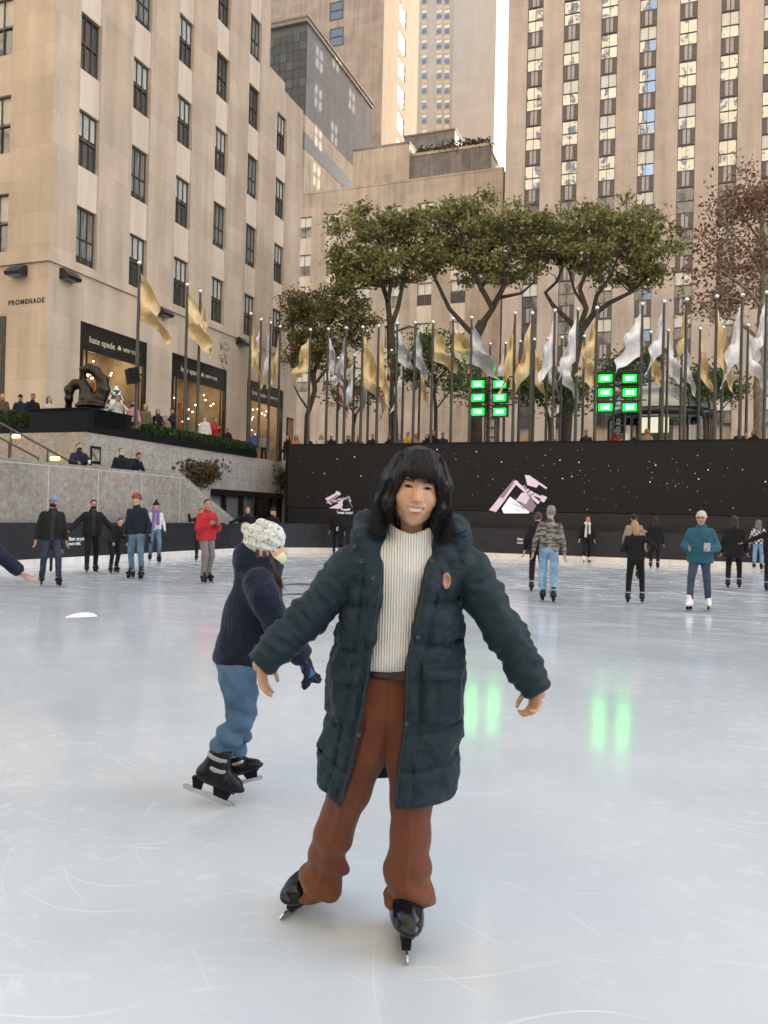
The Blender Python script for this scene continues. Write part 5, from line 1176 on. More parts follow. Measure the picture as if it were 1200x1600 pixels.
def boot_sdf(P, shell=True):
    d = cap(P, (0, .02, .05), (0, -.005, .19), .055, .052, 1.15)                      # cuff
    d = smin(d, ell(P, (0, -.06, .045), (.048, .125, .048)), .05)
    d = smin(d, ell(P, (0, .03, .04), (.042, .055, .045)), .03)
    d = smin(d, cap(P, (0, -.01, .15), (0, -.085, .075), .042, .03), .03)              # tongue
    d = smax(d, -P[..., 2]+.004, .012)
    d = smax(d, P[..., 2]-.215, .01)
    return d
BV, BQ = nets(boot_sdf, (-.08, -.21, -.01), (.08, .11, .24), .012); BV = relax(BV, BQ, 1)
BOOT_ME = npmesh('boot', BV, BQ); BOOT_ME.materials.append(M_BOOT); BOOTW_ME = BOOT_ME.copy(); BOOTW_ME.materials[0] = M_BOOTW
def blade_mesh():
    q = MB()
    q.prism([(.10, -.002), (.075, -.055), (.025, -.052), (.03, -.002)], -.014, .014, 0, 0); q.prism([(-.03, -.002), (-.05, -.052), (-.135, -.055), (-.145, -.002)], -.014, .014, 0, 0)
    q.box((-.018, -.16, -.006), (.018, .10, .002)); q.prism([(.135, -.066), (.12, -.052), (-.165, -.052), (-.18, -.066), (-.165, -.085), (.125, -.085)], -.0035, .0035, 1, 0)
    me = q.mesh('blade'); me.materials.append(M_BLACK); me.materials.append(M_STEEL); return me
BLADE_ME = blade_mesh()
q = MB()
for z, y, r_ in ((.16, .003, .058), (.10, -.012, .060)): q.lathe([(r_, -.012), (r_+.004, 0), (r_, .012)], (0, y, z), 14, 0, True, 1, 1.12)
q.box((.055, -.05, .085), (.068, -.01, .115)); STRAP_ME = q.mesh('strap'); STRAP_ME.materials.append(M_BUCKLE)
SHOE_V, SHOE_Q = nets(lambda P: smax(smin(ell(P, (0, -.05, .04), (.045, .13, .045)), cap(P, (0, .03, .03), (0, .02, .1), .045), .04), -P[..., 2], .01), (-.07, -.2, -.01), (.07, .1, .16), .016)
SHOE_ME = npmesh('shoe', SHOE_V, SHOE_Q); SHOE_ME.materials.append(M_BLACK)
LIFT = .085
def skate(root, pos, yaw, pitch=0, white=False, s=1.0, roll=0):
    sk = link('skate', BOOTW_ME if white else BOOT_ME, None, root); sk.location = pos; sk.rotation_euler = (pitch, roll, yaw); sk.scale = (s, s, s)
    link('blade', BLADE_ME, None, sk)
    if not white: link('strap', STRAP_ME, None, sk)
    return sk

def align_rot(d, tw=0.0):
    """rotation taking -z to direction d"""
    d = Vector(d).normalized(); q = Vector((0, 0, -1)).rotation_difference(d); return np.array((q.to_matrix()@Matrix.Rotation(tw, 3, 'Z')))

ARMS = dict(down=((.085, .03, -.29), (.125, -.05, -.55)), out=((.20, .02, -.22), (.38, -.08, -.40)), wide=((.26, 0, -.12), (.50, -.08, -.22)), phone=((.09, -.06, -.28), (-.06, -.26, -.16)), up=((.22, -.03, -.08), (.30, -.1, .16)),
            waist=((.11, .05, -.27), (.0, -.20, -.30)), fwd=((.07, -.12, -.26), (.05, -.36, -.30)), lean=((.12, -.15, -.22), (.0, -.34, -.25)), hip=((.24, .06, -.22), (.06, .0, -.42)), face=((.14, -.16, -.16), (-.10, -.20, .10)))
def person(lab, root_loc, H, face, top, bottom, sty='jacket', hat=None, hatc=None, hair='short', hairc='black', mask=None, armL='down', armR='down', lean=0.0, stance=.11, stride=0.0, feet='skate', skin='mid', hem=None, vox=.02, headyaw=0, sit=False, scarf=None, gloves=None, group=None, crouch=0.0, bag=None, open_=None, item=None, knee=.03, side=0.0, headpitch=0.0):
    c = Vector((-root_loc[0], -root_loc[1])).normalized(); rz = math.atan2(c.x, -c.y)+radians(face)
    r = empty('person', root_loc, rz, lab, 'person', group)
    s = H/1.75; lift = LIFT if 'skate' in (feet or '') else 0.0
    A = lambda *p: np.array(p, float)
    pel = A(0, 0, .93-crouch); hipz = pel[2]
    if sit: pel = A(0, .05, .52); hipz = .52
    Rl = rotm(lean, side, 0)
    def T(p): return pel+Rl@(np.asarray(p, float)-A(0, 0, .93))
    Rh = Rl@rotm(headpitch, 0, radians(headyaw))
    hc = T((0, -.012, 1.62)); neck = T((0, .01, 1.47))
    def Hd(p): return hc+Rh@np.asarray(p, float)
    legs = []
    for sg in (-1, 1):
        hip = pel+A(sg*.085, 0, -.02)
        if sit: kn = pel+A(sg*.12, -.43, .0); an = A(sg*.12, pel[1]-.45, .09)
        else:
            an = A(sg*stance, sg*stride, .11); kn = (hip+an)/2+A(sg*.01, -knee-crouch*.9, .02)
        legs.append((hip, kn, an))
    arms = []
    for sg, pre in ((-1, armR), (1, armL)):
        pre = ARMS[pre] if isinstance(pre, str) else pre
        sh = T((sg*.165, .01, 1.375)); e = T((sg*(.165+pre[0][0]), .01+pre[0][1], 1.385+pre[0][2])); h_ = T((sg*(.165+pre[1][0]), .01+pre[1][1], 1.385+pre[1][2]))
        arms.append((sh, e, h_))
    z0 = pel-A(0, 0, .05); chest = T((0, 0, 1.3))
    allp = np.array([p for t in legs+arms for p in t]+[hc, pel, chest]); lo = allp.min(0)-.2; hi = allp.max(0)+.2
    def fin(name, fn, lo_, hi_, v, mats, parent=None, off=None, keep=None):
        V, Q = nets(fn, np.maximum(lo_, lo-.1), np.minimum(hi_, hi+.15), v); V = relax(V, Q, 1)
        if keep: V, Q = keep(V, Q)
        V = V*s; V[:, 2] += lift
        return link(name, npmesh(name, V, Q), mats, parent or r)
    # --- the body, one continuous surface
    def body(P):
        d = smin(cap(P, z0+A(-.04, 0, 0), T((-.075, 0, 1.29)), .07, .065), cap(P, z0+A(.04, 0, 0), T((.075, 0, 1.29)), .07, .065), .04)
        d = smin(d, cap(P, T((0, .01, 1.38)), T((0, -.005, 1.56)), .058, .048), .05)
        for (a, b, e) in legs: d = smin(d, smin(cap(P, a, b, .07, .05), cap(P, b, e, .05, .034), .02), .04)
        for (a, b, e) in arms: a = a-A(0, 0, .015); d = smin(d, smin(cap(P, a, b, .034, .034), cap(P, b, e, .036, .024), .01), .03)
        return d
    def head(P):
        L_ = (P-hc)@Rh
        d = ell(L_, (0, .012, .03), (.074, .092, .098)); d = smin(d, ell(L_, (0, -.022, -.045), (.056, .066, .062)), .05); d = smin(d, ell(L_, (0, -.052, -.088), (.028, .03, .024)), .03)
        d = smin(d, cap(L_, (0, -.082, .012), (0, -.108, -.022), .010, .015), .014)
        for sg in (-1, 1):
            d = smin(d, ell(L_, (sg*.076, .01, -.005), (.010, .02, .03)), .01); d = smin(d, ell(L_, (sg*.038, -.066, -.022), (.022, .022, .02)), .02); d = smax(d, -ell(L_, (sg*.032, -.094, .014), (.017, .012, .010)), .01)
        d = smax(d, -ell(L_, (0, -.094, -.055), (.022, .008, .004)), .006)
        return d
    Vb, Qb = nets(lambda P: smin(body(P), head(P), .03) if vox > .021 else np.minimum(body(P), 9), lo, hi, vox*1.05 if vox <= .021 else vox)
    Vb = relax(Vb, Qb, 1)
    VS, QS = [Vb], [Qb]; n = len(Vb)
    if vox <= .021:
        Vh, Qh = nets(lambda P: smin(head(P), cap(P, T((0, .01, 1.44)), T((0, -.005, 1.56)), .054, .047), .03), hc-.19, hc+.16, .0095); Vh = relax(Vh, Qh, 1)
        VS.append(Vh); QS.append(Qh+n); n += len(Vh)
    gV = []
    for sg, (a, b, e) in zip((-1, 1), arms):
        R_ = align_rot(e-b, sg*1.2); hv = HAND_V*np.array([-sg*-1 if False else (1 if sg < 0 else -1), 1, 1]); hv = hv@R_.T+e
        hq = HAND_Q if sg < 0 else HAND_Q[:, ::-1]
        if gloves: gV.append(((hv-e)*1.12+e, hq))
        else: VS.append(hv); QS.append(hq+n); n += len(hv)
    V = np.concatenate(VS)*s; V[:, 2] += lift
    bo = link('body', npmesh('body', V, np.concatenate(QS)), skin_mat(skin), r)
    if gloves: 
        
        for V, gq in gV: V = V*s; V[:, 2] += lift; link('glove', npmesh('glove', V, gq), CL[gloves], r)
    # --- face
    if abs(((face+headyaw+180) % 360)-180) < 115:
        ey = MB()
        for sg in (-1, 1): p = Hd((sg*.031, -.083, .014)); ey.ball(p*s+A(0, 0, lift), .0115*s, 8)
        ey.build('eyes', mat('eye_dark', (.02, .014, .01), .2), r)
        if not hat or hat != 'hood':
            bw = MB()
            for sg in (-1, 1): bw.tube([(Hd((sg*.048, -.078, .034))*s+A(0, 0, lift)), (Hd((sg*.032, -.090, .040))*s+A(0, 0, lift)), (Hd((sg*.016, -.092, .036))*s+A(0, 0, lift))], .0045*s, 5)
            bw.build('eyebrows', HAIR[hairc], r)
        if not mask:
            li = MB(); li.tube([Hd((x, -.098+abs(x)*.25+.004, -.055+abs(x)*.18))*s+A(0, 0, lift) for x in (-.024, -.012, 0, .012, .024)], [.003*s, .006*s, .007*s, .006*s, .003*s], 6); li.build('lips', mat('lips', (.38, .13, .11), .4), r)
    if mask:
        fin('face_mask', lambda P: smax(smin(ell((P-hc)@Rh, (0, -.03, -.045), (.068, .075, .062)), ell((P-hc)@Rh, (0, -.075, -.03), (.035, .04, .045)), .03), ((P-hc)@Rh)[..., 2]-.003+((P-hc)@Rh)[..., 1]*.0, .006), hc-.2, hc+.2, .010, CL[mask])
    # --- trousers
    def trous(P):
        d = smin(cap(P, pel+A(-.06, .01, -.02), T((-.05, 0, 1.0)), .108, .088, .95), cap(P, pel+A(.06, .01, -.02), T((.05, 0, 1.0)), .108, .088, .95), .06)
        for (a, b, e) in legs:
            wf = 1.0 if bottom not in ('ltjeans', 'grey') else 1.12
            t = smin(cap(P, a, b, .098, .066*wf), cap(P, b, e, .066*wf, .056*wf), .03); d = smin(d, t, .03)
        d = d+.012*vnoise(P*np.array([1, 1, 1.6]), 13)+.006*vnoise(P, 31)
        return smax(d, .10-P[..., 2], .01)
    fin('trousers', trous, lo, pel+A(.6, .6, .18), vox, CL[bottom])
    # --- top
    hm = hem if hem is not None else {'jacket': .87, 'puffer': .86, 'sweater': .90, 'coat': .62, 'hoodie': .88}[sty]
    fl = {'coat': .05, 'puffer': .02, 'jacket': .015}.get(sty, 0)
    th = {'puffer': .022, 'coat': .014, 'jacket': .012, 'hoodie': .01}.get(sty, 0.0)
    nb = T((0, 0, hm-.1))
    def topf(P):
        d = smin(cap(P, T((-.075, .005, hm-.06)), T((-.092, .0, 1.315)), .112+th+fl, .100+th, .92), cap(P, T((.075, .005, hm-.06)), T((.092, .0, 1.315)), .112+th+fl, .100+th, .92), .08)
        d = smin(d, cap(P, T((0, .01, 1.40)), T((0, .005, 1.475)), .085, .068+th*.6), .06)
        for (a, b, e) in arms:
            ee = b+(e-b)*.93
            d = smin(d, smin(cap(P, a, b, .062+th*.8, .050+th*.8), cap(P, b, ee, .050+th*.8, .041+th*.7), .03), .03)
        L_ = (P-pel)@Rl
        if sty == 'puffer': d = d-.009*np.abs(np.sin(L_[..., 2]*pi/.075))
        d = d+.016*vnoise(P*np.array([1, 1, 1.3]), 11)+.008*vnoise(P, 27)
        return smax(d, -(L_[..., 2]+.93-hm), .012)
    fin({'jacket': 'jacket', 'puffer': 'puffer_jacket', 'sweater': 'sweater', 'coat': 'coat', 'hoodie': 'hoodie'}[sty], topf, lo, hi, vox, CL[top])
    if open_:      # shirt showing in the open front
        fin('shirt', lambda P: smax(smax(topf(P)-.008, np.abs(((P-pel)@Rl)[..., 0])-.045-.03*(((P-pel)@Rl)[..., 2]-.2), .01), ((P-pel)@Rl)[..., 1]+.04, .01), lo, hi, vox*.8, CL[open_])
    if sty == 'hoodie' or hat == 'hood':
        pass
    if scarf:
        fin('scarf', lambda P: smin(cap(P, T((-.05, 0, 1.47)), T((.05, 0, 1.47)), .085, .085), smin(cap(P, T((-.07, -.12, 1.42)), T((-.09, -.15, .98)), .04, .05), cap(P, T((.05, -.12, 1.42)), T((.06, -.14, 1.1)), .04, .045), .02), .03)+.01*vnoise(P, 20), lo, hi, .018, CL[scarf])
    # --- hair / hats
    hl = hc-.2; hh = hc+.2
    LH = lambda P: (P-hc)@Rh
    hv_ = .011 if vox <= .021 else .016
    if hat in ('beanie', 'pom', 'cap', 'hood'):
        def hatf(P):
            L_ = LH(P)
            if hat == 'hood':
                d = ell(L_, (0, .03, .01), (.115, .125, .14)); d = smax(d, -ell(L_, (0, -.12, -.01), (.07, .12, .10)), .02); return smin(d, ell(L_, (0, .05, -.13), (.13, .12, .07)), .05)
            d = ell(L_, (0, .016, .052), (.090, .107, .105)); d = smax(d, -(L_[..., 2]-.028+L_[..., 1]*.22), .006)
            if hat == 'cap': d = smin(d, ell(L_, (0, -.12, .035), (.065, .06, .009)), .01)
            else: d = smin(d, smax(ell(L_, (0, .012, .045), (.097, .113, .095)), np.abs(L_[..., 2]-.045+L_[..., 1]*.22)-.024, .012), .008)
            return d+.004*vnoise(P, 60)
        ht = fin('hat' if hat != 'hood' else 'hood', hatf, hl, hh, hv_, CL[hatc])
        if hat == 'pom': p = MB(); p.ball(Hd((0, .02, .175))*s+A(0, 0, lift), .036*s, 10); p.build('pom_pom', CL['charcoal'], ht)
    if hair != 'bald' and hat != 'hood':
        def hairf(P):
            L_ = LH(P); x, y, z = L_[..., 0], L_[..., 1], L_[..., 2]
            d = ell(L_, (0, .022, .035), (.086, .100, .103))
            d = smax(d, -(z-.055-(y+.02)*-1.1 - np.where(y > .0, -.25, 0)), .015)         # hairline up front, down at the nape
            if hair in ('long', 'bob'):
                dn = -.30 if hair == 'long' else -.14
                bk = cap(L_, (-.04, .05, .03), (-.06, .055, dn), .062, .055, .7); bk = smin(bk, cap(L_, (.04, .05, .03), (.06, .055, dn), .062, .055, .7), .04)
                for sg in (-1, 1): bk = smin(bk, cap(L_, (sg*.078, .0, .03), (sg*.085, .0, dn*.85), .026, .022), .03)
                d = smin(d, bk, .03)
            if hair == 'bun': d = smin(d, ell(L_, (0, .115, .05), (.04, .04, .04)), .02)
            if hair == 'tail': d = smin(d, cap(L_, (0, .10, .0), (.02, .12, -.22), .035, .02), .03)
            if hair == 'blown': d = smin(d, smin(cap(L_, (0, .06, .0), (-.02, .08, -.15), .085, .07), cap(L_, (-.06, .05, -.05), (-.24, .04, -.12), .05, .02), .05), .03)
            return d+.010*vnoise(L_*np.array([1, 1, .35]), 55)+(.0 if not hat else .008)
        fin('hair', hairf, hc-.42, hh, hv_, HAIR[hairc])
    # --- feet
    for sg, (a, b, e) in zip((-1, 1), legs):
        pos = (e[0]*s, (e[1]-.0)*s, (.0)*s+lift)
        if 'skate' in (feet or ''): skate(r, pos, sg*radians(10), 0, feet == 'white skate', s)
        else:
            o = link('shoe', SHOE_ME, None, r); o.location = pos; o.rotation_euler = (0, 0, sg*radians(8)); o.scale = (s, s, s)
    if bag:
        fin('backpack', lambda P: rbox((P-T((0, .2, 1.2))), (0, 0, 0), (.14, .09, .2), .06, Rl), T((0, .2, 1.2))-.35, T((0, .2, 1.2))+.35, .02, CL[bag])
    r['_h'] = 0
    del r['_h']
    P_ = {'T': T, 's': s, 'lift': lift, 'arms': arms, 'Hd': Hd, 'root': r}
    return P_
def ground_person(lab, px, foot, head, face, top, bottom, **kw):
    p = hZ(px, foot, 0)
    def inside(q, m_=.55):
        if not (q.y < RY1-m_ and q.x > RX0+m_): return False
        dx, dy = RX0+RR-q.x, q.y-(RY1-RR)
        return not (dx > 0 and dy > 0 and math.hypot(dx, dy) > RR-m_)
    while not inside(p): p = p*.99; p.z = 0
    D = (p-CAM).dot(f0)
    sk_ = LIFT if 'skate' in kw.get('feet', 'skate') else 0
    H = hD(px, head, D).z-sk_; fac = kw.pop('hf', 1.0)
    return person(lab, (p.x, p.y, 0), H*fac, face, top, bottom, **kw)
G1 = 'skaters on the ice'
def sk(*a, **k):
    rq = random.Random(int(a[1])); k.setdefault('group', G1); k.setdefault('side', rq.uniform(-.05, .05)); k.setdefault('stride', rq.choice([-.12, -.07, .08, .13])); k.setdefault('lean', rq.uniform(.02, .10)); k.setdefault('knee', rq.uniform(.03, .08)); k.setdefault('crouch', rq.uniform(.0, .03))
    return ground_person(*a, **k)
sk('man in open black jacket, pale blue beanie and black face mask at far left', 78, 916, 770, 8, 'black', 'dkjeans', sty='jacket', hat='beanie', hatc='ltblue', hair='bun', hairc='black', mask='black', open_='charcoal', headyaw=-20, skin='mid', stance=.14, armL='down', armR='down', hf=.98)
sk('small child in black mostly hidden behind the man with pale blue beanie', 84, 897, 822, 0, 'black', 'dkjeans', hair='short', hairc='dark', vox=.022)
sk('man in black puffer jacket with white shirt collar and black mask, leaning forward', 142, 896, 783, 12, 'black', 'black', sty='puffer', hair='short', hairc='black', mask='black', open_='charcoal', lean=.12, stance=.13, armL='out', armR='out', skin='mid', hf=1.03)
sk('child in black jacket bending forward with white stripes on the trousers', 177, 897, 811, 25, 'black', 'black', sty='jacket', hair='short', hairc='dark', lean=.45, crouch=.08, stance=.15, armL='fwd', armR='fwd', hf=1.12, skin='light', headpitch=-.2)
sk('man in navy hoodie and red striped beanie looking left, wearing blue jeans', 213, 905, 770, -28, 'navy', 'jeans', sty='hoodie', hat='beanie', hatc='redstripe', hair='short', hairc='dark', headyaw=-35, gloves='black', armL='down', armR='down', stance=.15, skin='light')
sk('blonde woman in cream sweater with purple scarf and black bobble hat', 241, 879, 783, 10, 'white', 'jeans', sty='sweater', hat='pom', hatc='black', hair='long', hairc='blond', scarf='purple', gloves='charcoal', skin='light')
RJ = sk('man in red padded jacket and grey trousers holding up a phone', 321, 911, 779, 35, 'red', 'grey', sty='puffer', hair='short', hairc='black', armL='phone', armR='phone', stance=.10, skin='mid', stride=.06, headyaw=-15)
sk('skater in black waving one raised arm behind the man in red', 312, 877, 789, 0, 'black', 'black', hair='short', hairc='black', armR=((.20, -.03, -.06), (.24, -.05, .16)), armL='down', hf=.95)
sk('dark haired woman in black reaching one arm out to the left', 387, 873, 791, -15, 'black', 'black', sty='jacket', hair='long', hairc='brown', armR='wide', armL='down', headyaw=-10, skin='light')
sk('blonde woman in black bobble hat behind the girl with the knitted hat', 426, 872, 794, -30, 'black', 'black', hat='pom', hatc='black', hair='long', hairc='blond', skin='light', headyaw=-15)
HOST = sk('rink host seen from behind in black hooded jacket with lettering on its back', 538, 868, 780, 180, 'black', 'black', sty='puffer', hat='hood', hatc='black', hair='bald', hairc='black', gloves='black', stance=.12, hf=1.0)
sk('dark haired man in black jacket and white shirt facing the rink host', 526, 864, 794, 0, 'black', 'black', hair='short', hairc='black', open_='white', armL='down', skin='mid')
sk('man in white top near the screen wall beside the dark hood', 569, 866, 793, 30, 'white', 'black', hair='short', hairc='brown', skin='tan')
sk('grey haired man seen from behind in marled grey sweater and pale blue jeans', 856, 941, 787, 180, 'marl', 'ltjeans', sty='sweater', hair='short', hairc='grey', stance=.10, skin='light', hem=.86, armR='down', armL='down', headyaw=12)
sk('skater in black mostly hidden behind the grey haired man', 838, 925, 799, 178, 'black', 'black', hair='short', hairc='brown', skin='light')
sk('woman in black with a white scarf skating alone far off along the wall', 916, 874, 806, 15, 'black', 'black', hair='tail', hairc='auburn', scarf='white', feet='white skate', skin='light', stance=.13, stride=.12)
sk('woman with wind blown blonde hair seen from behind, all in black', 992, 944, 812, 180, 'black', 'black', sty='sweater', hair='blown', hairc='blond', stance=.15, armR='hip', armL='waist', skin='mid', hem=.92)
sk('person in beige cap mostly hidden behind the wind blown blonde woman', 990, 905, 802, 180, 'khaki', 'black', hat='cap', hatc='charcoal', hair='short', hairc='black')
sk('woman with long dark hair seen from behind beside the wind blown blonde woman', 1022, 889, 806, 175, 'black', 'black', sty='coat', hair='long', hairc='black', hem=.78)
TQ = sk('smiling woman in turquoise jacket, beige beanie and white skates', 1092, 955, 797, -8, 'teal', 'indigo', sty='puffer', hat='beanie', hatc='cream', hair='short', hairc='black', armL='waist', armR='waist', feet='white skate', skin='mid', stance=.14, scarf=None, hem=.82, side=0.02)
sk('woman in long black coat with long black hair seen from behind', 1146, 920, 804, 180, 'black', 'black', sty='coat', hair='long', hairc='black', stance=.13, hem=.70)
sk('person in black and cream checked jacket and pale jeans near the right edge', 1184, 882, 812, 170, 'plaid', 'ltjeans', sty='jacket', hair='short', hairc='brown', hat='hood', hatc='grey')
sk('skater in black cut by the right edge, one arm stretched left', 1205, 925, 812, 180, 'black', 'black', sty='jacket', hair='bald', hat='hood', hatc='black', armL='wide', armR='down')
# the arm reaching in at the left edge
pp_ = hD(-92, 900, 5.9); person('skater outside the left edge whose navy sleeve and hand reach in', (pp_.x, pp_.y, 0), 1.72, 160, 'navy', 'black', sty='jacket', hair='short', hairc='brown', armR='down', armL=((.0, 0, -.3), (.0, 0, -.55)), skin='light', group=G1) if False else None
pe = hD(-88, 900, 5.7)
person('skater outside the left edge whose navy sleeve and hand reach in', (pe.x, pe.y, 0), 1.70, 25, 'navy', 'black', sty='jacket', hair='short', hairc='brown', armL=((.17, -.02, -.24), (.365, -.10, -.445)), armR='down', skin='light', group=G1)
# white lettering on the host's back and odds and ends
def back_text(Pd, txt, size, z):
    me = text_mesh(txt, size, .003, .004, 1.02); o = link('lettering', me, M_WHITE, Pd['root']); p = np.array([0, .178, z])*Pd['s']; o.location = (p[0], p[1], p[2]+Pd['lift']); o.rotation_euler = (pi/2, 0, pi)
back_text(HOST, 'RINK HOST', .105, 1.30)
o = MB(); o.tube([(-.14, .10, 1.43), (-.06, .16, 1.40), (.06, .16, 1.40), (.14, .10, 1.43)], .035, 8); oo = o.build('reflective_collar', CL['white'], HOST['root']); oo.scale = (HOST['s'],)*3; oo.location.z = LIFT
# phone held by the man in red, card in the turquoise woman's hands
def held(Pd, nm, lab, cat, col, dims, k=.5, dz=.03):
    h_ = (Pd['arms'][0][2]*(1-k)+Pd['arms'][1][2]*k)*Pd['s']; w_ = Pd['root'].matrix_basis@Vector((h_[0], h_[1]-.06, h_[2]+Pd['lift']+dz))
    q = MB(); q.box((-dims[0], -dims[1], -dims[2]), dims); o = q.build(nm, mat(nm+'_case', col, .3)); o.location = w_; o.rotation_euler = Pd['root'].rotation_euler; tag(o, lab, cat)
held(RJ, 'phone', 'dark phone held up by the man in the red jacket', 'phone', (.05, .035, .03), (.038, .006, .075), .5, .05)
held(TQ, 'card', 'pale card held by the woman in the turquoise jacket', 'card', (.42, .38, .50), (.05, .006, .07), .95, .04)

# ------------------------------------------------------------------ onlookers
G2 = 'onlookers on the terraces'
def on_left(lab, px, head, X, z, face, top, bottom, **kw):
    p = hX(px, head, X); H = min(2.0, max(1.15, p.z-z)); kw.setdefault('vox', .026)
    return person(lab, (p.x, p.y, z), H, face, top, bottom, feet='shoe', group=G2, **kw)
on_left('blonde onlooker behind the short hedge at the left edge', 4, 615, -22.3, PZ, 0, 'brown', 'black', hair='long', hairc='blond', skin='light')
on_left('onlooker in dark cap behind the hedge left of the plinth', 32, 617, -22.2, PZ, 20, 'navy', 'black', hat='cap', hatc='black', skin='mid')
on_left('man in black jacket looking down at the left end of the plinth', 51, 615, -22.2, PZ, 10, 'black', 'black', hair='short', hairc='black', lean=.15, skin='tan')
on_left('onlooker in cream jacket with reddish hair beside the bronze sculpture', 77, 619, -22.0, PZ, 30, 'cream', 'black', hair='long', hairc='auburn', skin='light')
on_left('man in white hoodie raising a camera beside the bronze sculpture', 184, 618, -19.2, PZ, 10, 'white', 'black', sty='hoodie', hair='short', hairc='dark', armL='face', armR='face', skin='mid')
on_left('onlooker in pink and grey beside the nearest tall flagpole', 208, 627, -19.0, PZ, 0, 'pink', 'black', hair='long', hairc='black', skin='mid', mask='black')
on_left('woman in olive jacket just right of the nearest tall flagpole', 227, 631, -19.2, PZ, 5, 'olive', 'black', hair='long', hairc='brown', skin='light')
on_left('woman in black with sunglasses above the start of the hedge', 247, 639, -18.9, PZ, 15, 'black', 'black', hair='long', hairc='black', skin='light', armL='waist', armR='waist')
on_left('man in navy jacket and cap turned left above the hedge', 270, 637, -18.9, PZ, -60, 'navy', 'black', hat='cap', hatc='charcoal', skin='mid', armL='phone', armR='phone')
on_left('small child held up between the woman in black and the man in navy', 259, 649, -18.8, PZ, -10, 'tan', 'black', hair='short', hairc='brown', skin='light')
on_left('onlooker in white jacket with black bag above the hedge before the second shop', 320, 650, -18.9, PZ, 0, 'white', 'black', hair='short', hairc='dark', skin='mid', mask='white')
on_left('man in bright red jacket above the hedge before the second shop', 336, 652, -18.9, PZ, 50, 'red', 'black', hair='short', hairc='brown', skin='mid', armL='phone', armR='phone')
on_left('short onlooker in black right of the bright red jacket', 356, 669, -18.9, PZ, -20, 'black', 'black', hair='short', hairc='black', skin='mid')
on_left('onlooker in blue jacket above the hedge before the third shop', 397, 673, -18.9, PZ, 0, 'blue', 'black', hair='short', hairc='blond', skin='light')
on_left('onlooker in pale coat above the hedge before the third shop', 413, 676, -18.9, PZ, 0, 'khaki', 'black', hair='long', hairc='brown', skin='light')
W1 = on_left('woman in navy jacket with black mask leaning on the stair parapet', 124, 692, -16.25, 1.70, 20, 'navy', 'black', sty='puffer', hair='bun', hairc='dark', mask='black', skin='light', armL='lean', armR='lean', vox=.02)
on_left('woman in black puffer jacket with white mask on the stair landing', 190, 700, -16.4, 1.70, 25, 'black', 'black', sty='puffer', hair='tail', hairc='brown', mask='white', skin='light', vox=.02)
p = hX(218, 709, -16.3); person('man with dark backpack bending forward over the stair parapet', (p.x-.3, p.y, 1.70), 1.75, 35, 'navy', 'black', sty='jacket', hair='short', hairc='black', lean=.55, bag='black', armL='lean', armR='lean', skin='mid', feet='shoe', group=G2, vox=.02)
h_ = W1['arms'][1][2]*W1['s']; q = MB(); q.lathe([(.001, 0), (.033, 0), (.042, .12), (.040, .12)], n=12); o = q.build('paper_cup', CL['white']); o.location = W1['root'].matrix_basis@Vector((h_[0], h_[1]-.05, h_[2]-.02)); tag(o, 'white paper cup held by the woman in navy on the stairs', 'cup')
FAR = [(449, 684, 'black', 'dark', 'long', 'dark haired onlooker in black at the left end of the screen wall'), (463, 684, 'orange', 'brown', 'long', 'onlooker in orange coat with long brown hair at the left end of the screen wall'), (481, 684, 'navy', 'grey', 'short', 'grey haired onlooker in navy with white mask above the screen wall'), (502, 683, 'cream', 'blond', 'long', 'onlooker in cream coat with fair hair above the screen wall'), (517, 681, 'navy', 'dark', 'cap', 'man in navy coat and white cap above the screen wall'), (545, 684, 'charcoal', 'brown', 'long', 'masked onlooker in charcoal left of the pale bench'), (560, 684, 'brown', 'black', 'long', 'onlooker in brown with black hair before the pale bench'), (583, 682, 'black', 'auburn', 'tail', 'onlooker in black with reddish hair beside the plane tree trunk'), (608, 684, 'black', 'black', 'long', 'onlooker in black sitting right at the plane tree trunk'), (624, 684, 'blue', 'black', 'short', 'onlooker in blue between the tree trunk and the yellow jacket'), (637, 677, 'yellow', 'brown', 'short', 'man in mustard yellow jacket turned right above the screen wall'), (651, 682, 'tan', 'black', 'short', 'onlooker in tan jacket right of the yellow jacket'), (667, 682, 'black', 'black', 'bob', 'onlooker in black bending towards the tan jacket'), (678, 674, 'black', 'dark', 'short', 'taller man in black suit above the screen wall'), (692, 678, 'charcoal', 'black', 'short', 'man in charcoal jacket right of the taller man'), (864, 680, 'brown', 'dark', 'short', 'onlooker in brown below the gilded sculpture'), (916, 674, 'charcoal', 'black', 'short', 'man in charcoal left of the second light tower'), (963, 676, 'red', 'blond', 'short', 'fair haired onlooker in red under the second light tower'), (972, 681, 'pink', 'brown', 'short', 'child in pink under the second light tower'), (990, 680, 'navy', 'grey', 'short', 'grey haired onlooker in navy before the pavilion'), (1011, 672, 'tan', 'blond', 'long', 'long haired blonde onlooker in tan before the pavilion'), (1154, 674, 'charcoal', 'brown', 'short', 'onlooker in charcoal near the bare brown tree'), (1166, 680, 'tan', 'brown', 'short', 'child in tan near the bare brown tree'), (1177, 676, 'black', 'black', 'bob', 'onlooker in black right at the bare brown tree')]
for i, (px, hy, c_, hc_, hs_, lb_) in enumerate(FAR):
    p = hY(px, hy-4, 33.3); Hh = (p.z-PZ)/.76; st_ = Hh > 1.62
    person(lb_, (p.x, p.y, PZ), Hh if not st_ else min(1.9, p.z-PZ+.35), (i*37) % 70-35, c_, 'black', sty='jacket', hat='cap' if hs_ == 'cap' else None, hatc='white', hair='short' if hs_ == 'cap' else hs_, hairc=hc_, skin=('light', 'mid', 'tan')[i % 3], sit=True, feet='shoe', group=G2, vox=.03, armL='waist', armR='waist', mask='white' if i in (2, 5) else None)
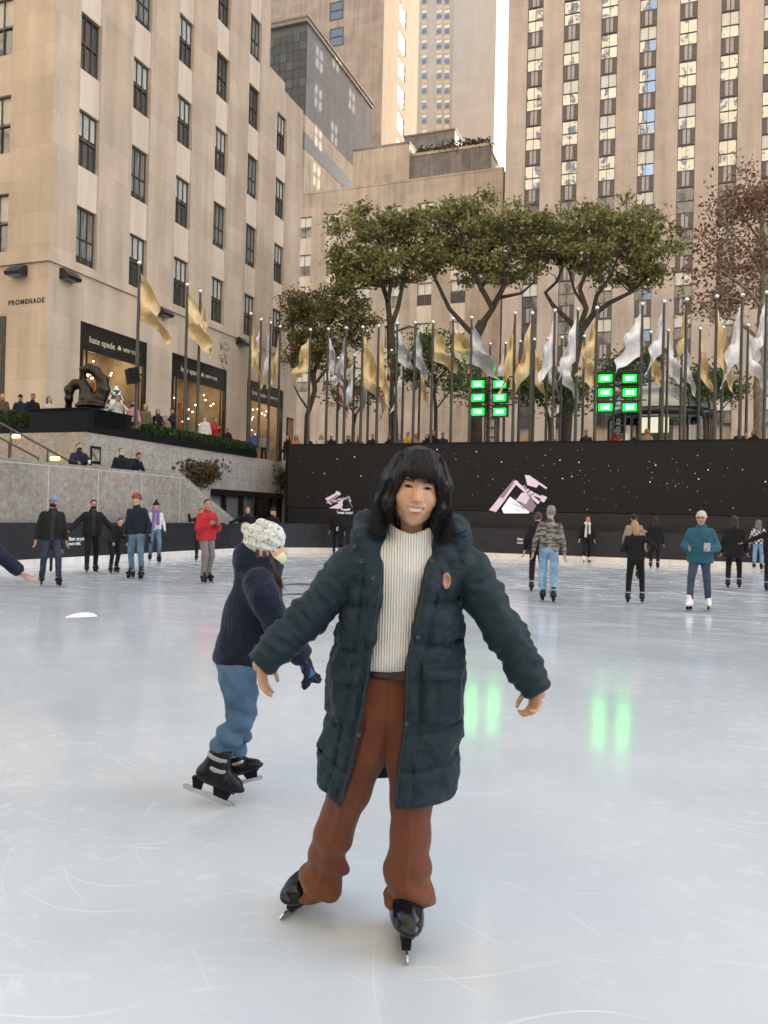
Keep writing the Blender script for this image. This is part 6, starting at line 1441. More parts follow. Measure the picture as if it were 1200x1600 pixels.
# ================================================================== the woman in front
HD = 2.75
w0 = hD(606, 1480, HD); HERO = empty('person', (w0.x, w0.y, 0), YAW, 'smiling woman with black bobbed hair in long dark teal padded coat, skating towards the camera', 'person')
A = lambda *p: np.array(p, float)
def mkQ(root, D):
    iv = root.matrix_basis.inverted()
    def Q(px, py, dy=0.0): return np.array(iv@hD(px, py, D+dy))
    return Q
Q = mkQ(HERO, HD); PX = HD/FPX
M_COAT = None
def coat_mat():
    mt, nt, b = nodes('coat_nylon'); L = nt.links.new; tc = N(nt, 'ShaderNodeTexCoord')
    n1 = N(nt, 'ShaderNodeTexNoise', i_Scale=5.0, i_Detail=6.0, i_Roughness=.6); L(tc.outputs['Object'], n1.inputs['Vector'])
    rp = N(nt, 'ShaderNodeValToRGB'); rp.color_ramp.elements[0].position = .3; rp.color_ramp.elements[1].position = .75
    rp.color_ramp.elements[0].color = (.0045, .0158, .022, 1); rp.color_ramp.elements[1].color = (.0068, .0235, .032, 1)
    L(n1.outputs['Fac'], rp.inputs[0]); L(rp.outputs[0], b.inputs['Base Color'])
    b.inputs['Roughness'].default_value = .62; b.inputs['Sheen Weight'].default_value = .04; b.inputs['Sheen Roughness'].default_value = .5; b.inputs['Specular IOR Level'].default_value = .28
    mp = N(nt, 'ShaderNodeMapping'); mp.inputs['Scale'].default_value = (1, 1, 1.8); L(tc.outputs['Object'], mp.inputs[0])
    n2 = N(nt, 'ShaderNodeTexNoise', i_Scale=16.0, i_Detail=5.0, i_Roughness=.55, i_Distortion=.6); L(mp.outputs[0], n2.inputs['Vector'])
    bp = N(nt, 'ShaderNodeBump', i_Strength=.55, i_Distance=.012); L(n2.outputs['Fac'], bp.inputs['Height'])
    n3 = N(nt, 'ShaderNodeTexNoise', i_Scale=700.0); L(tc.outputs['Object'], n3.inputs['Vector'])
    b2 = N(nt, 'ShaderNodeBump', i_Strength=.12, i_Distance=.002); L(n3.outputs['Fac'], b2.inputs['Height']); L(bp.outputs[0], b2.inputs['Normal']); L(b2.outputs[0], b.inputs['Normal'])
    return mt
M_COAT = coat_mat()
def lerp_tab(tab, y): return np.interp(y, [t[0] for t in tab], [t[1] for t in tab])
# rows measured on the person, converted to local metres at z
def row(y, x, dy=0.0): p = Q(x, y, dy); return p[2], p[0]
def tab(rows, dy=.02): t = sorted(row(y, x, dy) for y, x in rows); return [a for a, _ in t], [b for _, b in t]
tabf = lambda rows: tab(rows, -.09)
zL, xL_ = tab([(835, 556), (860, 545), (880, 541), (920, 541), (960, 533), (1000, 526), (1050, 515), (1100, 511), (1150, 504), (1200, 498), (1240, 499), (1275, 503)])
zR, xR_ = tab([(835, 735), (860, 740), (880, 735), (920, 723), (960, 721), (1000, 721), (1050, 725), (1100, 722), (1150, 718), (1200, 715), (1250, 711), (1275, 710)])
zi, xi = tabf([(800, 606), (850, 604), (900, 599), (935, 595), (1020, 582), (1062, 577), (1147, 562), (1200, 552), (1232, 541), (1275, 531)])
zj, xj = tabf([(800, 668), (850, 669), (900, 662), (935, 656), (1020, 637), (1041, 632), (1105, 631), (1147, 628), (1190, 620), (1260, 615), (1275, 614)])
def seam_dist(x, z, segs):
    d = np.full(np.shape(x), 1.0)
    for (x0, z0), (x1, z1) in segs:
        t = np.clip((x-x0)/(x1-x0), 0, 1); zz = z0+(z1-z0)*t-.004*np.sin(t*pi)*3
        dd = np.abs(z-zz)+np.maximum(0, np.maximum(x0-x, x-x1))*2; d = np.minimum(d, dd)
    return d
def SG(*pts): return [((Q(a, b, -.1)[0], Q(a, b, -.1)[2]), (Q(c, d, -.1)[0], Q(c, d, -.1)[2])) for a, b, c, d in pts]
SEAMS = SG((629, 1148, 722, 1136), (616, 1203, 716, 1194), (640, 1006, 726, 1008), (657, 941, 722, 938), (690, 876, 735, 878), (505, 1130, 560, 1146), (498, 1186, 553, 1210), (520, 1015, 560, 1020), (537, 945, 575, 948), (548, 885, 580, 890))
BACKSEAM = [Q(600, y, .1)[2] for y in (900, 965, 1030, 1095, 1148, 1203)]
zHemL = Q(510, 1236, -.02)[2]; zHemT = Q(536, 1270, -.11)[2]; zHemR0 = Q(616, 1263, -.11)[2]; zHemR1 = Q(710, 1246, -.02)[2]
pk = [(Q(516, 1052, -.1), Q(556, 1128, -.1)), (Q(664, 1046, -.1), Q(724, 1134, -.1))]     # pocket patches
def coat_fn(P):
    x, y, z = P[..., 0], P[..., 1], P[..., 2]
    xl = np.interp(z, zL, xL_); xr = np.interp(z, zR, xR_); cx = (xl+xr)/2; a = (xr-xl)/2
    zt = Q(600, 868)[2]
    b = np.interp(z, [zHemR0, Q(0, 1150)[2], Q(0, 1000)[2], zt, zt+.08], [.175, .165, .145, .125, .09])
    cy = .045
    # puffs between the stitched lines
    sd = seam_dist(x, z, SEAMS); bk = np.min(np.abs(z[..., None]-np.array(BACKSEAM)), -1); sd = np.where(y < cy, sd, bk)
    puff = .0125*(1-np.exp(-(sd/.011)**.9))-.008
    # vertical stitch of the front bands
    for xs_, off in ((np.interp(z, zi, xi), -.062), (np.interp(z, zi, xi), -.022), (np.interp(z, zj, xj), .055)):
        dv = np.abs(x-(xs_+off)); puff = np.where(y < cy, puff-.008*np.exp(-(dv/.0045)**2), puff)
    wr = .011*vnoise(P*np.array([1, 1, 1.6]), 11)+.008*vnoise(P*np.array([1.6, 1, .8]), 27)+.005*vnoise(P*np.array([1, 1, 1.4]), 52)
    for p0, p1 in pk:
        m_ = np.clip(np.minimum(np.minimum(x-p0[0], p1[0]-x), np.minimum(z-p1[2], p0[2]-z))/.006, 0, 1); puff = np.where(y < cy, puff+m_*.010, puff)
        m2 = np.clip(np.minimum(np.minimum(x-p0[0]+.01, p1[0]-x+.01), np.minimum(z-p0[2]+.035, p0[2]+.008-z))/.006, 0, 1); puff = np.where(y < cy, puff+m2*.016, puff)
    q = np.sqrt((np.maximum(np.abs(x-cx), 0)/a)**2.3+(np.abs(y-cy)/b)**2.3)**(2/2.3*.87)
    e = (q-1)*np.minimum(a, b)*.92-puff-wr
    # shoulders close towards the neck
    nk = Q(640, 850, .03)
    sh = np.full(z.shape, 9.0)
    for (p0, r0_), (p1, r1_) in (((Q(568, 880, .04), .075), (Q(612, 858, .05), .075)), ((Q(722, 884, .04), .075), (Q(675, 860, .05), .075))):
        sh = smin(sh, cap(P, p0, p1, r0_, r1_), .05)
    zc = Q(600, 872)[2]
    e = smax(e, z-zc, .05); e = smin(e, sh-wr, .05)
    inner = e+.040
    shell = smax(e, -inner, .012)
    # open front between the two edges
    ol = np.interp(z, zi, xi); or_ = np.interp(z, zj, xj)
    opn = np.maximum(np.maximum(ol-x, x-or_), y-cy+.02)
    shell = smax(shell, -opn, .014)
    # hem: dips to a point on the left panel, slightly rising on the right, shorter behind
    t = np.clip((x-Q(510, 1200)[0])/(Q(536, 1200)[0]-Q(510, 1200)[0]), 0, 1); hl = zHemL+(zHemT-zHemL)*t
    t2 = np.clip((x-Q(616, 1200)[0])/(Q(710, 1200)[0]-Q(616, 1200)[0]), 0, 1); hr = zHemR0+(zHemR1-zHemR0)*t2
    hz = np.where(x < Q(580, 1200)[0], hl, hr); hz = np.where(y < cy, hz, hz*0+Q(600, 1206, .2)[2]-.02)
    shell = smax(shell, hz-z, .014)
    # rolled hood and collar round the neck
    hd = np.full(z.shape, 9.0)
    for p0, p1, r0_, r1_ in ((Q(580, 874, -.03), Q(566, 843, .0), .018, .040), (Q(566, 843, .0), Q(574, 822, .10), .040, .050), (Q(574, 822, .10), Q(640, 822, .20), .055, .07), (Q(640, 822, .20), Q(712, 825, .10), .07, .050), (Q(712, 825, .10), Q(718, 846, .0), .050, .040), (Q(718, 846, .0), Q(700, 874, -.03), .040, .018)):
        hd = smin(hd, cap(P, p0, p1, r0_, r1_), .02)
    # lapels folding outwards
    for p0, p1, r0_, r1_ in ((Q(577, 862, -.035), Q(584, 915, -.080), .026, .012), (Q(588, 915, -.090), Q(580, 1000, -.108), .014, .009), (Q(692, 862, -.035), Q(676, 915, -.080), .026, .012), (Q(672, 915, -.090), Q(652, 985, -.105), .013, .008)):
        hd = smin(hd, cap(P, p0, p1, r0_, r1_), .03)
    hd = hd-wr*1.3
    return smin(shell, smax(hd, -cap(P, Q(640, 800, .05), Q(640, 880, .03), .072, .085), .01), .035)
lo = np.minimum.reduce([Q(490, 1290, -.2), Q(745, 790, .3), Q(490, 790, -.2)]); hi = np.maximum.reduce([Q(755, 790, .32), Q(490, 790, .32)])
lo[1] = -.2; hi[1] = .32
coat = sdf_obj('coat', coat_fn, lo, hi, .0068, M_COAT, HERO, 1)
def sleeve(pts, rad, sg):
    pts = [Q(*p) for p in pts]; rad = [r_*PX for r_ in rad]
    cum = [0]
    for i in range(len(pts)-1): cum.append(cum[-1]+np.linalg.norm(pts[i+1]-pts[i]))
    def fn(P):
        d = np.full(P.shape[:-1], 9.0); sb = np.zeros(P.shape[:-1]); best = np.full(P.shape[:-1], 9.0)
        for i in range(len(pts)-1):
            c_ = cap(P, pts[i], pts[i+1], rad[i], rad[i+1]); d = smin(d, c_, .03)
            ba = pts[i+1]-pts[i]; t = np.clip(((P-pts[i])@ba)/(ba@ba), 0, 1); m_ = c_ < best; best = np.where(m_, c_, best); sb = np.where(m_, cum[i]+t*np.linalg.norm(ba), sb)
        n_ = vnoise(P, 9)
        ph = (sb+.020*n_)/.058
        pf = .0055*np.abs(np.sin(pi*ph))**.45-.0045
        fine = .0035*np.sin(pi*ph*2.7+n_*9)*np.clip(1.2-np.abs(sb-.33)*2.5, .35, 1)
        d = d-pf-fine-.012*vnoise(P, 17)-.006*vnoise(P, 40)
        e = pts[-1]; dr = (pts[-1]-pts[-2])/np.linalg.norm(pts[-1]-pts[-2]); al = (P-e)@dr
        d = smax(d, al-.004, .018); 
        return smax(d, -smax(cap(P, e-dr*.05, e+dr*.1, rad[-1]-.022), -al-.04, .005), .006)
    P_ = np.array(pts); sdf_obj('sleeve', fn, P_.min(0)-.12, P_.max(0)+.12, .0066, M_COAT, coat, 1)
    return pts
SLL = sleeve([(566, 872, .04), (545, 893, .04), (524, 918, .03), (480, 965, .0), (438, 1006, -.04), (404, 1039, -.06)], [30, 34, 32, 30, 27, 23], -1)
SLR = sleeve([(715, 878, .04), (733, 893, .04), (755, 932, .02), (791, 992, -.02), (820, 1044, -.05), (842, 1083, -.07)], [30, 34, 32, 30, 27, 23], 1)
# snaps, leather patch
def stick(px, py, dy0=-.3):        # point where the view ray meets the coat front
    o0 = Q(px, py, -.5); d_ = Q(px, py, .2)-o0; ts = np.linspace(0, 1, 400); Ps = o0+ts[:, None]*d_
    v = coat_fn(Ps[None, None])[0, 0]; k = np.argmax(v < 0); return Ps[k] if v[k] < 0 else None
def disc(nm, px, py, r_, m_, sx=1.0, ring=False):
    p = stick(px, py)
    if p is None: return
    q = MB()
    q.lathe([(.0005, .0035), (r_*.6, .003), (r_*.62, .0045), (r_*.95, .004), (r_, 0), (r_, -.004)], (0, 0, 0), 16)
    o = q.build(nm, m_, coat); o.location = p+A(0, -.002 if r_ < .02 else -.011, 0); o.rotation_euler = (pi/2, 0, 0); o.scale = (sx, 1, 1)
M_SNAP = mat('snap_metal', (.06, .07, .08), .3, .1, 9, metal=.6)
for a in ((554, 853), (565, 877), (583, 903), (579, 1019), (561, 1148), (553, 1218), (697, 826), (675, 876), (653, 995), (635, 1130), (664, 856)): disc('snap', a[0], a[1], .008, M_SNAP)
disc('leather_patch', 697, 907, .028, mat('leather_tan', (.42, .20, .13), .6, .15, 12), .55)

# zip tapes along the two front edges, stitched cuffs
M_ZIP = mat('zip_tape', (.010, .014, .017), .35, .3, 40, .4, 300)
def mark(px, py):
    p = stick(px, py); return None if p is None else p+A(0, -.001, 0)
for ed in ([(y, np.interp(y, [850, 900, 935, 1020, 1062, 1147, 1200, 1232, 1262], [604, 599, 595, 582, 577, 562, 552, 541, 535])-4) for y in range(880, 1262, 12)], [(y, np.interp(y, [850, 900, 935, 1020, 1041, 1105, 1147, 1190, 1260], [669, 662, 656, 637, 632, 631, 628, 620, 615])+4) for y in range(880, 1258, 12)]):
    ps = [mark(x, y) for y, x in ed]; ps = [p for p in ps if p is not None and p[1] < .0]
    if len(ps) > 4: q = MB(); q.tube(ps, .0032, 6); q.build('zip', M_ZIP, coat)
for off, tabl in ((-28, [(850, 604), (900, 599), (935, 595), (1020, 582), (1062, 577), (1147, 562), (1200, 552), (1232, 541), (1262, 535)]), (24, [(850, 669), (900, 662), (935, 656), (1020, 637), (1041, 632), (1105, 631), (1147, 628), (1190, 620), (1260, 615)])):
    ps = []
    for y in range(900, 1240, 10):
        p = mark(np.interp(y, [t[0] for t in tabl], [t[1] for t in tabl])+off, y)
        if p is not None and p[1] < .02: ps.append(p)
    if len(ps) > 4: q = MB(); q.tube(ps, .0014, 5); q.build('stitching', M_ZIP, coat)
# ---- sweater
def rib_mat():
    mt, nt, b = nodes('ribbed_knit'); L = nt.links.new; tc = N(nt, 'ShaderNodeTexCoord')
    wv = N(nt, 'ShaderNodeTexWave', i_Scale=34.0, i_Distortion=.35, i_Detail=1.0); wv.bands_direction = 'X'; wv.inputs['Detail Scale'].default_value = 2; L(tc.outputs['Object'], wv.inputs[0])
    rp = N(nt, 'ShaderNodeValToRGB'); rp.color_ramp.elements[0].color = (.42, .42, .38, 1); rp.color_ramp.elements[1].color = (.74, .73, .68, 1); rp.color_ramp.elements[0].position = .05; rp.color_ramp.elements[1].position = .5
    L(wv.outputs[0], rp.inputs[0]); L(rp.outputs[0], b.inputs['Base Color']); b.inputs['Roughness'].default_value = .95; b.inputs['Sheen Weight'].default_value = .2; b.inputs['Specular IOR Level'].default_value = .15
    n3 = N(nt, 'ShaderNodeTexNoise', i_Scale=220.0, i_Detail=2.0); L(tc.outputs['Object'], n3.inputs['Vector'])
    ad = N(nt, 'ShaderNodeMath', operation='MULTIPLY_ADD'); L(n3.outputs['Fac'], ad.inputs[0]); ad.inputs[1].default_value = .35; L(wv.outputs[0], ad.inputs[2])
    bp = N(nt, 'ShaderNodeBump', i_Strength=.8, i_Distance=.004); L(ad.outputs[0], bp.inputs['Height']); L(bp.outputs[0], b.inputs['Normal']); return mt
M_RIB = rib_mat()
ct, cb = Q(642, 832, .035), Q(641, 856, .03)
def sweater_fn(P):
    d = smin(cap(P, Q(590, 878, .06), Q(582, 1035, .05), .10, .098, .95), cap(P, Q(688, 878, .06), Q(640, 1035, .05), .09, .098, .95), .08)
    d = smin(d, cap(P, Q(628, 900, .03), Q(612, 1020, .03), .12, .115, .95), .06)
    d = smin(d, cap(P, cb, Q(640, 880, .04), .078, .10), .05)
    col = cap(P, ct+A(0, 0, .03), cb, .069, .076)
    fold = cap(P, ct+A(.0, 0, .006), cb+A(0, 0, .004), .0845, .0865); fold = smax(fold, (cb[2]-.004+.12*(P[..., 1]-cb[1]))-P[..., 2], .004)
    d = smin(smin(d, col, .01), fold, .003)+.006*vnoise(P*np.array([1, 1, 1.5]), 16)
    d = smax(d, -cap(P, ct+A(0, 0, -.03), ct+A(0, 0, .2), .062, .07), .006)
    d = smax(d, P[..., 2]-(ct[2]+.018+.32*(P[..., 1]-ct[1])*0.9+np.abs(P[..., 0]-ct[0])*.22), .006)
    return smax(d, Q(600, 1045)[2]-P[..., 2], .01)
sdf_obj('turtleneck_sweater', sweater_fn, Q(560, 1060, -.1)*A(1, 0, 1)+A(0, -.15, 0), Q(725, 800)*A(1, 0, 1)+A(0, .22, 0), .006, M_RIB, HERO, 1)

# ---- trousers
def trouser_mat():
    mt, nt, b = nodes('rust_wool'); L = nt.links.new; tc = N(nt, 'ShaderNodeTexCoord')
    n1 = N(nt, 'ShaderNodeTexNoise', i_Scale=6.0, i_Detail=6.0); L(tc.outputs['Object'], n1.inputs['Vector'])
    rp = N(nt, 'ShaderNodeValToRGB'); rp.color_ramp.elements[0].color = (.094, .031, .014, 1); rp.color_ramp.elements[1].color = (.172, .056, .025, 1); L(n1.outputs['Fac'], rp.inputs[0]); L(rp.outputs[0], b.inputs['Base Color'])
    b.inputs['Roughness'].default_value = .8; b.inputs['Sheen Weight'].default_value = .15; b.inputs['Specular IOR Level'].default_value = .25
    n3 = N(nt, 'ShaderNodeTexNoise', i_Scale=500.0); L(tc.outputs['Object'], n3.inputs['Vector'])
    bp = N(nt, 'ShaderNodeBump', i_Strength=.2, i_Distance=.002); L(n3.outputs['Fac'], bp.inputs['Height']); L(bp.outputs[0], b.inputs['Normal']); return mt
M_RUST = trouser_mat()
LEGL = [(Q(580, 1110, .04), .088), (Q(568, 1170, .03), .083), (Q(545, 1235, .04), .069), (Q(520, 1305, .09), .064), (Q(508, 1355, .13), .066), (Q(499, 1384, .13), .078)]
LEGR = [(Q(632, 1110, .04), .088), (Q(639, 1180, .02), .080), (Q(642, 1250, .0), .066), (Q(641, 1305, .01), .066), (Q(636, 1355, .03), .073), (Q(640, 1388, .04), .080), (Q(644, 1408, .04), .071)]
def trousers_fn(P):
    d = smin(cap(P, Q(592, 1042, .05), Q(585, 1105, .05), .095, .10), cap(P, Q(628, 1042, .05), Q(632, 1105, .05), .095, .10), .05)
    x, y, z = P[..., 0], P[..., 1], P[..., 2]
    legs = []
    for L_ in (LEGL, LEGR):
        l = np.full(z.shape, 9.0); cr = np.full(z.shape, 9.0)
        for (p0, r0_), (p1, r1_) in zip(L_[:-1], L_[1:]):
            l = smin(l, cap(P, p0, p1, r0_, r1_), .03)
            cr = np.minimum(cr, cap(P, p0+A(-.008, -r0_*1.05, 0), p1+A(-.008, -r1_*1.05, 0), .0))
        l = l-.013*np.exp(-(cr/.008)**2)-.007*vnoise(P*np.array([1.3, 1, .5]), 21)                                   # pressed crease
        e, re = L_[-1]
        # stacked folds above the shoe
        k = np.clip(1-(z-e[2])/.20, 0, 1)
        l = l-k*(.020*np.sin((z+x*.55+.03*vnoise(P, 12))*58)*.7+.012*vnoise(P, 17)+.012*vnoise(P, 36))
        legs.append(l)
    hemL = Q(500, 1396, .1)[2]; hemR = Q(640, 1428, -.03)[2]
    nl = (Q(537, 1372, .15)-Q(466, 1390, .15)); nl = nl/np.linalg.norm(nl); pl = A(nl[2], -.25, -nl[0]); pl = A(-nl[2], 0, nl[0])
    legs[0] = smax(legs[0], -((P-Q(502, 1402, .14))@pl)+.02*(-(y-Q(502, 1402, .14)[1])), .014)
    legs[1] = smax(legs[1], hemR-z-.10*(y-Q(640, 1428, -.03)[1]), .014)
    d = smin(smin(d, legs[0], .035), legs[1], .035) if False else smin(smin(d, legs[0], .03), smin(d, legs[1], .03), .004)
    crz = Q(605, 1150)[2]
    for (px, py), (qx, qy) in (((605, 1148), (580, 1170)), ((606, 1150), (630, 1166)), ((604, 1140), (570, 1150)), ((606, 1142), (640, 1148))):
        d = d+.006*np.exp(-(cap(P, Q(px, py, -.06), Q(qx, qy, -.06), 0)/.016)**2)
    d = d+.004*np.exp(-((x-Q(606, 1100)[0])/.004)**2)*(z > crz)*(y < 0)
    d = d+.006*vnoise(P*np.array([1, 1, .6]), 15)
    return smax(d, z-Q(600, 1041)[2], .01)
sdf_obj('trousers', trousers_fn, A(Q(455, 1400)[0], -.2, .04), A(Q(735, 1400)[0], .36, Q(600, 1030)[2]), .0050, M_RUST, HERO, 1)
bt = MB(); c0 = Q(609, 1043, .05); bt.lathe([(.001, -.02), (1, -.019), (1.02, 0), (1, .019), (.001, .02)], c0, 32, 0, True, .135, .112)
bl = bt.build('belt', mat('belt_leather', (.035, .013, .010), .35, .2, 9), HERO)
bk = MB(); p = c0+A(.03, -.116, 0); bk.box(p-A(.024, .004, .020), p+A(.024, .004, .020)); bk.build('buckle', mat('buckle_dark', (.07, .04, .03), .3, metal=.6), bl)

# ---- skates
GB = mat('patent_black', (.006, .006, .008), .16, .1, 6, .05, 30, spec=.35)
def boot2(P):
    d = boot_sdf(P); toe = ell(P, (0, -.115, .042), (.046, .070, .046)); d = smin(d, smax(toe, -P[..., 2]+.004, .01), .03)
    rim = smax(ell(P, (0, -.075, .030), (.056, .135, .034)), -P[..., 2]+.003, .008); d = smin(d, rim, .004)
    seam = np.abs(P[..., 1]+.085-.35*(P[..., 2]-.05)); d = d+.004*np.exp(-(seam/.004)**2)*(P[..., 2] > .05)
    return d
V_, Q_ = nets(boot2, (-.09, -.24, -.01), (.09, .12, .24), .006); V_ = relax(V_, Q_, 2); HB = npmesh('boot', V_, Q_); HB.materials.append(GB)
def hero_skate(toe_px, yaw, roll, s=1.08, pitch=0.0):
    g_ = hZ(*toe_px, 0.0); t_ = np.array(HERO.matrix_basis.inverted()@g_)
    back = A(-sin(yaw), cos(yaw), 0)
    pos = t_+back*.175*s+A(0, 0, .084*s)
    sk_ = link('skate', HB, None, HERO); sk_.location = pos; sk_.rotation_euler = (pitch, roll, yaw); sk_.scale = (s, s, s); link('blade', BLADE_ME, None, sk_)
    return pos
FR = hero_skate((638, 1511), radians(4), radians(3), 1.06)
FL = hero_skate((447, 1445), radians(-34), radians(24), 1.0, radians(3))
print('feet', FR, FL, Q(645, 1425, 0), Q(500, 1390, .14))
# ---- head, face
HO = Q(652.3, 762.3, -.06); aR = radians(6.0)
RHD = A(cos(aR), 0, sin(aR), 0, 1, 0, -sin(aR), 0, cos(aR)).reshape(3, 3)           # columns = head axes
RHD = RHD@rotm(radians(0), 0, radians(2))
def HL(P): return (P-HO)@RHD
def HW(p): return HO+RHD@np.asarray(p, float)
def face_fn(L_):
    d = ell(L_, (0, .085, .040), (.080, .105, .110)); d = smin(d, ell(L_, (0, .060, -.030), (.071, .080, .084)), .03)
    d = smin(d, ell(L_, (0, .044, -.076), (.046, .056, .042)), .04); d = smin(d, ell(L_, (0, .010, -.110), (.021, .020, .015)), .03)
    for s_ in (-1, 1):
        d = smin(d, ell(L_, (s_*.041, .010, -.038), (.026, .021, .022)), .025)      # smiling cheeks
        d = smax(d, -ell(L_, (s_*.0335, -.030, .004), (.023, .013, .013)), .018)     # eye hollows
        d = smin(d, ell(L_, (s_*.034, .004, .001), (.0195, .0145, .012)), .008)      # lids over the ball
        d = smin(d, ell(L_, (s_*.0145, -.021, -.041), (.0095, .011, .0085)), .008)   # nostril wings
        d = d+.0035*np.exp(-(cap(L_, (s_*.021, -.020, -.040), (s_*.040, -.008, -.070), 0)/.006)**2)   # smile folds
    d = smin(d, cap(L_, (0, -.010, .010), (0, -.030, -.038), .0075, .0105), .016); d = smin(d, ell(L_, (0, -.033, -.041), (.0125, .011, .0105)), .010)
    for s_ in (-1, 1): d = smax(d, -ell(L_, (s_*.007, -.036, -.051), (.0045, .006, .0035)), .004)
    d = smin(d, ell(L_, (0, -.006, -.068), (.036, .018, .024)), .02)                # muzzle
    # open smile
    x, z = L_[..., 0], L_[..., 2]
    top = -.0635-.004*(1-(x/.033)**2); bot = -.0635-.0215*(1-(np.abs(x)/.033)**2.2)
    mouth = np.maximum(np.maximum(z-top, bot-z), L_[..., 1]-.010)
    mouth = np.maximum(mouth, np.abs(x)-.032)
    d = smax(d, -mouth, .003)
    return d
def surf(x, z, f=face_fn):
    ys = np.linspace(-.07, .06, 300); P = np.stack([np.full(300, x), ys, np.full(300, z)], -1); v = f(P[None, None])[0, 0]; k = np.argmax(v < 0); return ys[k]
nk0, nk1 = HW((0, .085, -.075)), Q(641, 862, .055)
def arm_cap(P, pts, rads):
    d = np.full(P.shape[:-1], 9.0)
    for i in range(len(pts)-1): d = smin(d, cap(P, pts[i], pts[i+1], rads[i], rads[i+1]), .02)
    return d
def head_fn(P):
    d = face_fn(HL(P)); return smin(d, cap(P, nk0, nk1, .044, .048), .012)
Vh, Qh = nets(head_fn, HO+A(-.13, -.07, -.23), HO+A(.13, .24, .19), .0032); Vh = relax(Vh, Qh, 1)
VS, QS, n = [Vh], [Qh], len(Vh)
# the rest of the body under the clothes, and the two hands
def body_fn(P):
    d = smin(cap(P, Q(600, 900, .06), Q(598, 1100, .06), .085, .085), cap(P, Q(675, 900, .06), Q(620, 1100, .06), .075, .085), .06)
    d = smin(d, cap(P, nk1+A(0, 0, -.06), nk1, .06, .05), .05)
    for L_ in (LEGL, LEGR):
        for (p0, r0_), (p1, r1_) in zip(L_[:-2], L_[1:-1]): d = smin(d, cap(P, p0, p1, r0_*.62, r1_*.55), .02)
    for S_ in (SLL, SLR): d = smin(d, arm_cap(P, S_, [.042, .042, .040, .036, .032, .026]), .02)
    return d
Vb, Qb = nets(body_fn, A(-.60, -.15, .12), A(.60, .28, 1.45), .016); Vb = relax(Vb, Qb, 1); VS.append(Vb); QS.append(Qb+n); n += len(Vb)
def big_hand(curl, spread): 
    v, q = nets(lambda P: hand_sdf(P, 1, curl, spread), (-.07, -.11, -.20), (.09, .05, .06), .0034); return relax(v, q, 1), q
def put_hand(S_, d_, tw, mirror, curl, back=.0, k=1.0, spread=.14):
    global n
    v, q = big_hand(curl, spread)
    if mirror: v = v*A(-1, 1, 1); q = q[:, ::-1]
    dr = (S_[-1]-S_[-2])/np.linalg.norm(S_[-1]-S_[-2]); w_ = S_[-1]-dr*back
    R_ = align_rot(d_, tw); VS.append(v*k@R_.T+w_); QS.append(q+n); n += len(v)
put_hand(SLL, (-.10, -.02, -1.0), radians(70), False, .5, .028, .82, .06)
put_hand(SLR, (.02, -.10, -1.0), radians(-62), True, .95, .030, .84, .08)
def skin_hero():
    mt, nt, b = nodes('skin_warm'); L = nt.links.new; tc = N(nt, 'ShaderNodeTexCoord')
    n1 = N(nt, 'ShaderNodeTexNoise', i_Scale=22.0, i_Detail=5.0); L(tc.outputs['Object'], n1.inputs['Vector'])
    rp = N(nt, 'ShaderNodeValToRGB'); rp.color_ramp.elements[0].position = .3; rp.color_ramp.elements[1].position = .7; rp.color_ramp.elements[0].color = (.46, .255, .15, 1); rp.color_ramp.elements[1].color = (.54, .315, .19, 1)
    L(n1.outputs['Fac'], rp.inputs[0]); L(rp.outputs[0], b.inputs['Base Color']); b.inputs['Roughness'].default_value = .42; b.inputs['Specular IOR Level'].default_value = .45
    b.inputs['Subsurface Weight'].default_value = .12; b.inputs['Subsurface Radius'].default_value = (.02, .008, .004); b.inputs['Subsurface Scale'].default_value = .5
    n2 = N(nt, 'ShaderNodeTexNoise', i_Scale=160.0); L(tc.outputs['Object'], n2.inputs['Vector']); bp = N(nt, 'ShaderNodeBump', i_Strength=.08, i_Distance=.002); L(n2.outputs['Fac'], bp.inputs['Height']); L(bp.outputs[0], b.inputs['Normal'])
    return mt
link('body', npmesh('body', np.concatenate(VS), np.concatenate(QS)), skin_hero(), HERO)
